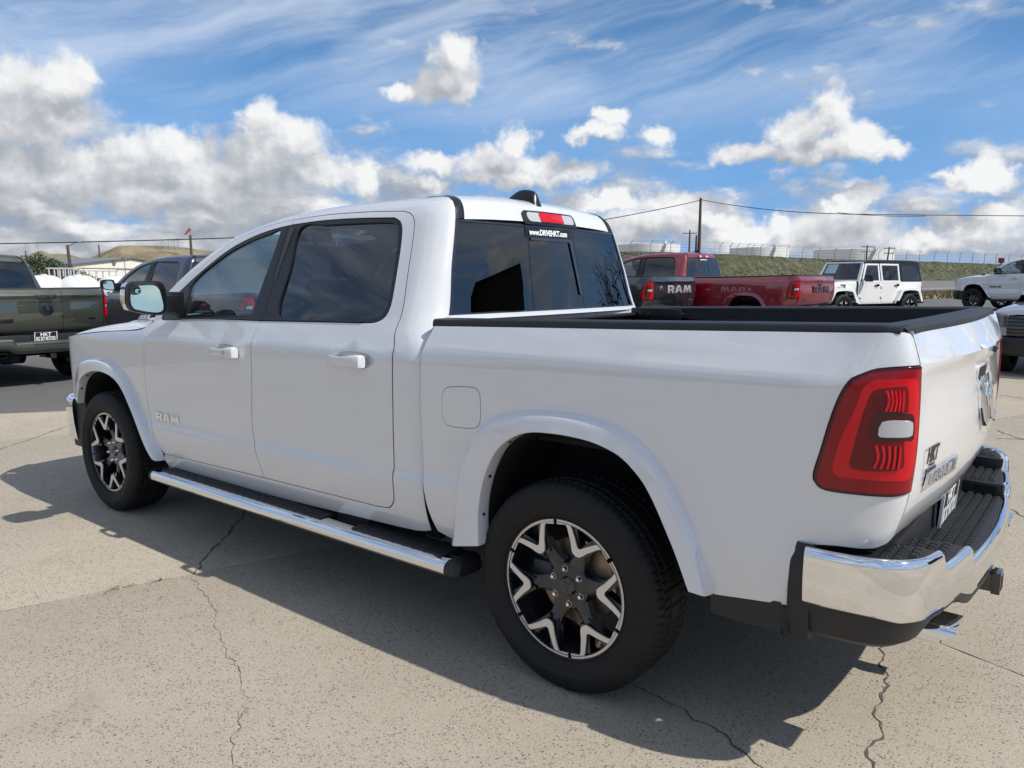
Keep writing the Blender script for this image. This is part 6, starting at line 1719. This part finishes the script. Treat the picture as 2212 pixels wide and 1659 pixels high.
# ---- oil tanks beyond the bank
def oiltank(label, px0, px1, ytop, d):
    c = at((px0+px1)/2, d); r = (px1-px0)/2/1661.7*d*.99; zt = zat(ytop, d); t = thing('oil_tank', label, 'storage tank', (c.x, c.y, 0), 0, 'white oil tanks beyond the bank')
    b = MB(); b.lathe([(r,0),(r,zt*.33)], 72, 0, axis='Z'); b.lathe([(r*1.0006,zt*.33),(r*1.0006,zt*.66)], 72, 0, axis='Z'); b.lathe([(r,zt*.66),(r,zt),(r*.99,zt+.05),(.01,zt+r*.055)], 72, 0, axis='Z'); o = b.build('shell', G['tankw'], t, 30)
    f = o.data.polygons[0]
    if f.normal.x*f.center.x+f.normal.y*f.center.y < 0: o.data.flip_normals()
    rl = MB()
    for k in range(60):
        a = 2*math.pi*k/60; x_, y_ = math.cos(a)*r, math.sin(a)*r; rl.cyl((x_,y_,zt),(x_,y_,zt+1.1), .022*d/200, n=4)
    for h in (.55, 1.1): rl.tube([(math.cos(a)*r, math.sin(a)*r, zt+h) for a in np.linspace(0, 2*math.pi, 61)], .022*d/200, 4, cap=False)
    rl.build('railing', G['capw'], t, 0)
    st = MB(); va = math.atan2(CAM.y-c.y, CAM.x-c.x)
    for k in range(24):
        a = va+.55-k*.018; z_ = zt*(1-k/24); x_, y_ = math.cos(a)*(r+.5), math.sin(a)*(r+.5); st.box(x_-.5, x_+.5, y_-.5, y_+.5, z_-.12, z_)
    st.build('stairway', G['capw'], t, 0)
    x_, y_ = math.cos(va+.55)*(r-.5), math.sin(va+.55)*(r-.5); b = MB(); b.box(x_-.5,x_+.5,y_-.5,y_+.5,zt+.1,zt+.9); b.build('gauge_platform', G['capw'], t, 0)
oiltank('white oil tank half hidden behind the cab, leftmost of three', 1330, 1466, 529.5, 235)
oiltank('middle white oil tank with a railed roof, above the red pickup bed', 1576, 1698, 536.5, 260)
oiltank('rightmost and widest white oil tank, behind two utility poles', 1760, 1920, 540.5, 270)
p = at(1810, 250); 
# ---- fence along the crest with barbed arms
t = thing('security_fence', 'chain link fence with bent barbed wire arms along the top of the bank', 'fence', tuple(at(1765, cdist(1765)*1.02)), 0)
o0 = Vector(t.location)
fx = [1360,1404,1447,1553,1575,1590,1611,1622,1640,1667,1697,1731,1765,1800,1833,1865,1895,1924.5,1955,1983,2015,2043,2070,2097,2123,2148,2176,2202,2228,2256,2284]
me0 = None; tops = []
for c_ in fx:
    d = cdist(c_)*1.03; p = at(c_, d); zb = zat(CY(c_), cdist(c_))-.5; hh = 1.05*d/95+.5
    b = MB(); b.tube([(0,0,0),(0,0,hh),(RT.x*.30,RT.y*.30,hh+.36)], .034*d/95, 6); 
    if me0 is None: o = b.build('fence_post', G['steel'], t, 60); me0 = o
    else: o = b.build('fence_post', G['steel'], t, 60)
    o.location = Vector((p.x, p.y, zb))-o0; tops.append((Vector((p.x, p.y, zb)), hh, d))
for k, (hf, off) in enumerate(((.55,0),(.8,0),(1.0,0),(1.12,.15),(1.2,.28))):
    b = MB(); b.tube([tuple(q+Vector((0,0,(h if hf > 1 else h*hf)+(hf-1)*1.8*(hf > 1)))+RT*off-o0) for q, h, d in tops], .010, 3); b.build('fence_wire', G['steel'], t, 0)
# red pumps beyond the fence
for c_, y0, lb in ((1843,552,'small red pump house in front of the right white tank'),(2160,557,'red derrick head poking over the bank at the far right')):
    d = cdist(c_)*1.25; p = at(c_, d); t = thing('oil_pump', lb, 'pump', (p.x, p.y, 0)); k = d/1661.7; zt = zat(y0+(0 if c_ > 2000 else 14), d)
    b = MB(); b.box(-.5,.5,-.5,.5,zt-1.0,zt); b.build('pump_body', G['rust'], t, 0, bevel=.1)
    b = MB(); b.cyl((0,0,0),(0,0,zt),.15,n=6); b.box(-1.8,1.8,-.2,.2,zt-1.6,zt-1.3); b.build('pump_frame', G['rust'], t, 0)
# things reflected in the glass: dark shed and a bare tree, out of the picture
t = thing('dark_shed', 'dark ribbed metal shed standing behind the camera', 'shed', (30.3,23.6,0), R(-48))
b = MB(); b.box(-5.5,5.5,-3,3,0,9.3); b.build('wall', G['shed'], t, 0); b = MB(); b.add([(-5.8,-3.4,9.2),(5.8,-3.4,9.2),(5.8,0,10),(-5.8,0,10),(5.8,3.4,9.2),(-5.8,3.4,9.2)], [(0,1,2,3),(3,2,4,5)]); b.build('roof', G['shed'], t, 0)
random.seed(21)
t = thing('bare_tree', 'leafless dark tree standing behind the camera', 'tree', (14.7,29.9,0))
b = MB()
def branch(p, d, l, r, n):
    q = p+d*l; mid = p+d*l*.5+Vector((random.uniform(-1,1), random.uniform(-1,1), random.uniform(-.3,.3)))*l*.08
    b.tube([tuple(p), tuple(mid), tuple(q)], [r, r*.85, r*.62], 5, cap=False)
    if n == 0: return
    for k in range(3 if n > 2 else 2):
        a = random.uniform(0, 6.28); o_ = d.orthogonal().normalized(); o_ = Matrix.Rotation(a, 3, d) @ o_
        branch(q, (d*random.uniform(.75,1.1)+o_*random.uniform(.4,.8)).normalized(), l*random.uniform(.62,.85), r*.6, n-1)
branch(Vector((0,0,0)), Vector((.05,0,1)), 2.6, .20, 6); b.build('trunk', G['bark'], t, 60)
# ------------------------------------------------------------------ vehicles
HERO = pickup('pickup_truck', 'glossy white crew cab pickup truck with chrome bumper, nearest the camera', P='white')
bpy.context.view_layer.update()
def copy_tree(o, parent, swap, skip):
    c = o.copy(); COL.objects.link(c); c.parent = parent
    if o.type == 'MESH':
        for i, sl_ in enumerate(c.material_slots):
            m_ = sl_.material
            if m_ is not None and m_.name in swap: sl_.link = 'OBJECT'; sl_.material = swap[m_.name]
    for ch in o.children:
        if any(ch.name.startswith(k) for k in skip): continue
        copy_tree(ch, c, swap, skip)
    return c
def clone(label, x, y, z, rz, scale=1.0, swap={}, skip=(), cat='pickup truck', name='pickup_truck'):
    c = copy_tree(HERO, None, {k: M[v] for k, v in swap.items()}, skip)
    c.location = (x, y, z); c.rotation_euler = (0, 0, rz); c.scale = (scale,)*3
    c['label'] = label; c['category'] = cat
    return c
FINE = ('lug_nut', 'brake_caliper', 'valve_stem', 'flare_rivet', 'fuel_gap_shade', 'dealer_sticker')
def named(root, n): return [o for o in root.children if o.name.split('.')[0] == n]
def stretch(root, L, x0=3.0):
    """long load bed: everything behind the cab moves back, panels spanning it are lengthened ahead of the rear wheel"""
    def f(x): return x if x <= x0 else (x+L if x >= x0+.12 else x+L*(x-x0)/.12)
    for o in root.children:
        nm = o.name.split('.')[0]
        if o.type != 'MESH': continue
        if nm == 'wheel':
            if o.location.x > 2: o.location.x += L
            continue
        if nm in ('running_board', 'cab_side', 'roof', 'rear_window'): continue
        fam = [o]+list(o.children)
        for q in fam:
            xs = [v.co.x for v in q.data.vertices]
            if max(xs) <= x0: continue
            q.data = q.data.copy()
            for v in q.data.vertices: v.co.x = f(v.co.x)
            q.data.update()

PAINTS = 'white_pearl_paint'
g_ = clone('dark olive green pickup at the left edge, tailgate and black badges facing us', -11.824, .891, 0, R(5.12), 1.0,
           {PAINTS: 'green', 'chrome': 'gloss', 'dull_chrome': 'trim'}, FINE+('window_lettering',))
for bp_ in named(g_, 'rear_bumper'):
    bp_.material_slots[0].link = 'OBJECT'; bp_.material_slots[0].material = M['green']
n_ = clone('dark navy pickup parked beyond the olive one, seen past the white bonnet', -9.472, 4.006, 0, R(.9), 1.0, {PAINTS: 'navy', 'chrome': 'trim'}, FINE+('window_lettering', 'trim_level_badge'))
for mr_ in named(n_, 'door_mirror'):
    for c in mr_.children:
        if c.name.startswith(('mirror_glass', 'convex')): c.material_slots[0].material = M['mirrorg']
def letters(root, w, h, v, z, m_, L=0.0):
    tgs = named(root, 'tailgate')
    for poly, hole in ram_letters(w, h):
        a_ = Vector((0, 1, 0)); Tn = mframe((tg_x(v, z)+.0015+L, v, z), a_, Vector((1,0,.02)))
        b = MB(); b.prism(poly, 0, .012, 0, Tn, hole); b.build('tailgate_letter', m_, tgs[0], 30, bevel=.0015)
b_ = clone('black heavy duty pickup with big chrome tailgate letters, between our cab and the red pickup', -7.667, 12.315, .08, R(-1.42), 1.08, {PAINTS: 'blackp'}, FINE+('window_lettering', 'trim_level_badge', 'tailgate_emblem', 'four_wheel', 'door_letter'))
M['brightchrome'] = mat('bright_satin_chrome', (.66,.67,.69), .32, .6)
letters(b_, 1.0, .15, .10, 1.15, M['brightchrome'])
tg0 = named(b_, 'tailgate')[0]
b = MB(); Tn = mframe((tg_x(-.55, 1.15)+.002, -.62, 1.15), (0,1,0), (1,0,0)); b.prism([(.07*math.cos(t), .07*math.sin(t)) for t in np.linspace(0, 2*math.pi, 9)[:-1]], 0, .012, 0, Tn); b.build('round_badge', M['chrome'], tg0, 30, bevel=.002)
chrome_lettering('4x4', .16, .045, mframe((tg_x(.62,.93)+.002, .66, .93), (0,1,0), (1,0,0)), 'four_wheel_drive_badge', M['chrome'], tg0, .006, .02, .3)
chrome_lettering('BIG HORN', .26, .035, mframe((tg_x(-.62,.90)+.002, -.64, .90), (0,1,0), (1,0,0)), 'trim_badge', M['chrome'], tg0, .006, .02, 0)
r_ = clone('red long bed heavy duty pickup with grey tailgate letters, behind our load bed', -6.018, 14.874, .125, R(-5.2), 1.061, {PAINTS: 'red', 'chrome': 'gloss'}, FINE+('trim_level_badge', 'tailgate_emblem', 'four_wheel', 'door_letter', 'cargo_rail', 'cargo_cleat'))
stretch(r_, .78)
letters(r_, .80, .14, .06, 1.12, M['greydark'], .78)
tg0 = named(r_, 'tailgate')[0]
chrome_lettering('2500', .20, .045, mframe((tg_x(-.64,.92)+.782, -.66, .92), (0,1,0), (1,0,0)), 'model_badge', M['greydark'], tg0, .006, .02, .2)
chrome_lettering('4x4', .16, .045, mframe((tg_x(.64,.92)+.782, .66, .92), (0,1,0), (1,0,0)), 'four_wheel_drive_badge', M['greydark'], tg0, .006, .02, .3)
c_ = clone('white heavy duty pickup with black bumper facing left at the right edge', .703, 34.416, terrain(.7, 34.4), R(-25.3), 1.1, {'chrome': 'trim', 'machined_alloy': 'trim', 'dull_chrome': 'trim', 'gloss_black': 'trim'}, FINE+('window_lettering', 'trim_level_badge', 'tailgate_emblem', 'door_letter', 'four_wheel'))
for f_ in named(c_, 'front_door')[:1]:
    chrome_lettering('3500 HD', .42, .06, mframe((.86, -1.003, .86), (1,0,0), (0,-1,0)), 'door_lettering', M['blacktext'], f_, .006, .02, 0)
# silver vehicle, front towards us
s_ = clone('silver vehicle facing us at the right edge with a white licence plate', 4.45, 11.95, 0, R(80), .88, {PAINTS: 'silver', 'chrome': 'trim'}, FINE+('window_lettering', 'trim_level_badge', 'tailgate_emblem', 'door_letter', 'four_wheel', 'bonnet_badge', 'door_mirror'), cat='car', name='car')
s_.name = 'silver_car'
plate(mframe((-1.012, 0.02, .775), (0,-1,0), (-1,0,0)), s_, [('6-AA137', 0, -.004, .27, .085, .02)], w=.33, h=.165, bg=mat('pale_plate', (.70,.73,.80), .4), fg=mat('plate_blue_ink', (.02,.03,.12), .5), rimc=M['whitetext'])

# ---- white off-roader with a dark hard top
def jeep(x, y, z, rz):
    t = thing('off_road_car', 'boxy white four door off road car with a black hard top beside the red pickup', 'car', (x, y, z), rz)
    Wm = paint('bright_white_paint', (.82,.82,.81)); TR = M['trim']
    def wid(x_, z_):      # half width of tub and cabin
        w = .79 if z_ < 1.16 else .79-(z_-1.16)*.185
        if x_ < .78: w -= .12*((.78-x_)/1.3)
        return w
    def Mj(u, s): return (u, -wid(u, s), s)
    WSX = lambda z_: .80+(z_-1.16)*.50
    REAR = 3.70
    for sd in (-1, 1):
        body_ = [(.80,1.18),(.78,.60),(.80,.52),(2.52,.52),(2.62,.75),(2.75,.93),(3.30,.95),(3.45,.86),(3.50,.62),(3.70,.62),(3.70,1.18)]
        b = MB(); panel(b, Mj, cr(body_, .1)+lin(body_[-1], body_[0], .1)[1:-1] if False else body_, step=.2, side=sd, gap=0, inset=.006, depth=.03); b.build('body_side', Wm, t)
        for nm, dr in (('front_door', [(.86,1.155),(.86,.62),(.93,.55),(1.72,.55),(1.74,.62),(1.74,1.155)]), ('rear_door', [(1.79,1.155),(1.79,.60),(1.83,.55),(2.44,.55),(2.52,.72),(2.62,.90),(2.66,1.155)])):
            b = MB(); panel(b, Mj, dr, step=.3, off=.010, inset=.008, depth=.016, side=sd); dd = b.build(nm, Wm, t)
            x0, x1 = dr[0][0], dr[-1][0]
            a0 = WSX(1.17)+.06 if nm == 'front_door' else x0; a1 = WSX(1.66)+.09 if nm == 'front_door' else x0
            fr = [(x0 if nm == 'rear_door' else x0+.03,1.158),(x1,1.158),(x1+(.0),1.70),(a1,1.70)]
            hole = [(fr[0][0]+.075,1.20),(x1-.06,1.20),(x1-.06,1.65),(a1+.06,1.65)]
            b = MB(); panel(b, Mj, fr, [hole], step=.3, off=.008, inset=.006, depth=.02, side=sd); b.build('door_frame', Wm, dd)
            b = MB(); panel(b, Mj, offpoly(hole, -.01), step=.3, off=-.004, depth=0, side=sd); b.build('window_glass', M['tint'], dd)
            b = MB(); hx = x1-.20; yy = -(.79+.035)*(-sd); b.box(hx-.09, hx+.09, yy-.012, yy+.012, 1.05, 1.075); b.box(hx+.03, hx+.08, yy-.03, yy+.02, 1.03, 1.10); b.build('door_handle', TR, dd, 30, bevel=.006)
            for zz in (1.02,.72): b = MB(); b.box(x0-.03, x0+.05, min(yy,yy*.97), max(yy,yy*.97), zz-.03, zz+.03); b.build('door_hinge', Wm, dd, 30, bevel=.005)
        # hard top side with window
        hard = [(2.70,1.165),(3.70,1.165),(3.64,1.74),(2.70,1.74)]; hole = [(2.80,1.215),(3.58,1.215),(3.53,1.65),(2.80,1.65)]
        b = MB(); panel(b, Mj, hard, [cr(hole, .06, False)+lin(hole[-1], hole[0], .1)[1:-1] if False else hole], step=.3, off=.006, inset=.008, depth=.02, side=sd); b.build('hard_top_side', TR, t)
        b = MB(); panel(b, Mj, offpoly(hole, -.01), step=.3, off=-.001, depth=0, side=sd); b.build('quarter_window', M['tint'], t)
        # flares
        for cx, nm in ((0, 'front_flare'), (3.008, 'rear_flare')):
            o_ = [(cx-.62,.60),(cx-.50,.80),(cx-.38,.955),(cx+.40,.955),(cx+.52,.80),(cx+.64,.56)]; i_ = [(cx-.53,.60),(cx-.42,.76),(cx-.32,.885),(cx+.33,.885),(cx+.43,.76),(cx+.54,.56)]
            b = MB(); rows_ = []
            for (tt, yy) in ((0,-.66),(0,-.88),(0,-.925),(1,-.935),(1,-.90),(1,-.66)): rows_.append([(a, yy*(-sd), c) for a, c in arcmix(o_, i_, tt, 26)])
            b.grid(rows_, flip=(sd < 0)); b.build(nm, Wm, t, 40)
            b = MB(); P_ = cr(i_, .08); b.grid([[(a, -.90*(-sd), c) for a, c in P_], [(a, -.45*(-sd), c) for a, c in P_]], flip=(sd < 0)); b.build('wheel_house', M['liner'], t, 40)
            w = wheel(t, cx, sd, 0, 0, (.405,.24)); w.location = (cx, sd*.80, .405)
        b = MB(); b.box(.70,1.0,sd*.985-.02,sd*.985+.16*0+.02,1.17,1.35) if False else b.box(.93,1.02,min(sd*.86,sd*1.08),max(sd*.86,sd*1.08),1.17,1.37); b.build('door_mirror', TR, t, 30, bevel=.02)
        b = MB(); b.box(3.70,3.76,min(sd*.62,sd*.78),max(sd*.62,sd*.78),.84,1.05); b.build('tail_lamp', M['lampred'], t, 30, bevel=.01)
        b = MB(); b.box(.30,.78,min(sd*.70,sd*.72),max(sd*.70,sd*.72),.60,1.10); b.build('cowl_side', Wm, t, 0)
    # bonnet and front
    b = MB(); rows_ = []
    for x_, w_, z_ in ((-.56,.55,1.02),(-.50,.57,1.06),(-.2,.60,1.10),(.3,.65,1.15),(.80,.70,1.18)):
        rows_.append([(x_, y_*w_, z_+dz) for y_, dz in ((-1,-.25),(-1,-.04),(-.93,0),(-.5,.025),(0,.035),(.5,.025),(.93,0),(1,-.04),(1,-.25))])
    b.grid(rows_, flip=True); bo = b.build('bonnet', Wm, t, 40)
    if max(bo.data.polygons, key=lambda q: abs(q.normal.z)).normal.z < 0: bo.data.flip_normals()
    chrome_lettering('WRANGLER', .55, .05, mframe((.38,-.655,1.07), (1,.1,0), (-.05,-1,0)), 'bonnet_lettering', M['blacktext'], bo, .006, .02)
    b = MB(); b.box(-.62,-.56,-.56,.56,.62,1.03); gl = b.build('grille', Wm, t, 30, bevel=.015)
    for k in range(7): b = MB(); b.box(-.626,-.615,-.27+k*.085,-.23+k*.085,.70,.98); b.build('grille_slot', M['dark'], gl, 0)
    for s in (-1, 1): b = MB(); b.cyl((-.615,s*.42,.86),(-.65,s*.42,.86),.09,n=20); b.build('headlamp', M['headlamp'], gl, 30)
    b = MB(); b.box(-.86,-.66,-.80,.80,.50,.66); b.build('front_bumper', TR, t, 30, bevel=.03)
    b = MB(); b.box(3.70,3.88,-.80,.80,.50,.66); b.build('rear_bumper', TR, t, 30, bevel=.03)
    # windscreen frame, glass, roof
    zb, ztp = 1.17, 1.76
    def wp(v, s): z_ = zb+(ztp-zb)*s; return (WSX(z_), v*(wid(1.0, z_)-.01), z_)
    b = MB()
    for v0, v1, s0, s1 in ((-1,-.88,0,1),(.88,1,0,1),(-.88,.88,0,.09),(-.88,.88,.92,1)):
        q = [wp(v0,s0), wp(v1,s0), wp(v1,s1), wp(v0,s1)]; b.add(q+[(p[0]+.05,p[1],p[2]) for p in q], [(0,3,2,1),(4,5,6,7),(0,1,5,4),(1,2,6,5),(2,3,7,6),(3,0,4,7)])
    wf = b.build('windscreen_frame', Wm, t, 0)
    b = MB(); b.add([(p[0]+.02,p[1],p[2]) for p in (wp(-.89,.08), wp(.89,.08), wp(.89,.93), wp(-.89,.93))], [(0,3,2,1)]); b.build('windscreen', M['tint'], wf, 0)
    b = MB(); b.add([(p[0]+.012,p[1],p[2]) for p in (wp(.25,.42), wp(.80,.42), wp(.80,.88), wp(.25,.88))], [(0,3,2,1)]); b.build('window_sticker', mat('price_sticker', (.45,.55,.58), .5), wf, 0)
    b = MB(); x0 = WSX(ztp); 
    rows_ = [[(x_, y_*(wid(1.5,1.72)+.005), z_+dz) for y_, dz in ((-1,-.06),(-1,-.01),(-.94,.03),(-.5,.045),(0,.05),(.5,.045),(.94,.03),(1,-.01),(1,-.06))] for x_, z_ in ((x0-.01,1.745),(x0+.3,1.77),(2.2,1.785),(3.3,1.78),(3.60,1.765),(3.66,1.73))]
    b.grid(rows_, flip=True); ro = b.build('hard_top_roof', TR, t, 40)
    if max(ro.data.polygons, key=lambda q: abs(q.normal.z)).normal.z < 0: ro.data.flip_normals()
    b = MB(); b.add([(3.70,-.79,.6),(3.70,.79,.6),(3.70,.79,1.165),(3.70,-.79,1.165),(3.64,.69,1.74),(3.64,-.69,1.74)], [(0,1,2,3),(3,2,4,5)]); b.build('tailgate_door', Wm, t, 0)
    b = MB(); b.box(-.55,3.68,-.62,.62,.42,.60); b.box(.80,3.6,-.76,.76,.56,.62); b.build('chassis', M['dark'], t, 0)
    for y_ in (-.36,.36):
        for x_ in (1.75, 2.55):
            b = MB(); b.box(x_,x_+.14,y_-.24,y_+.24,.75,1.45); b.box(x_-.45,x_,y_-.24,y_+.24,.75,.92); b.box(x_,x_+.1,y_-.11,y_+.11,1.47,1.62); b.build('seat', M['seat'], t, 30, bevel=.03)
    b = MB(); b.box(.80,1.15,-.72,.72,.85,1.18); b.build('dashboard', M['interior'], t, 0, bevel=.02)
jeep(-1.963, 20.426, .29, R(67.1))
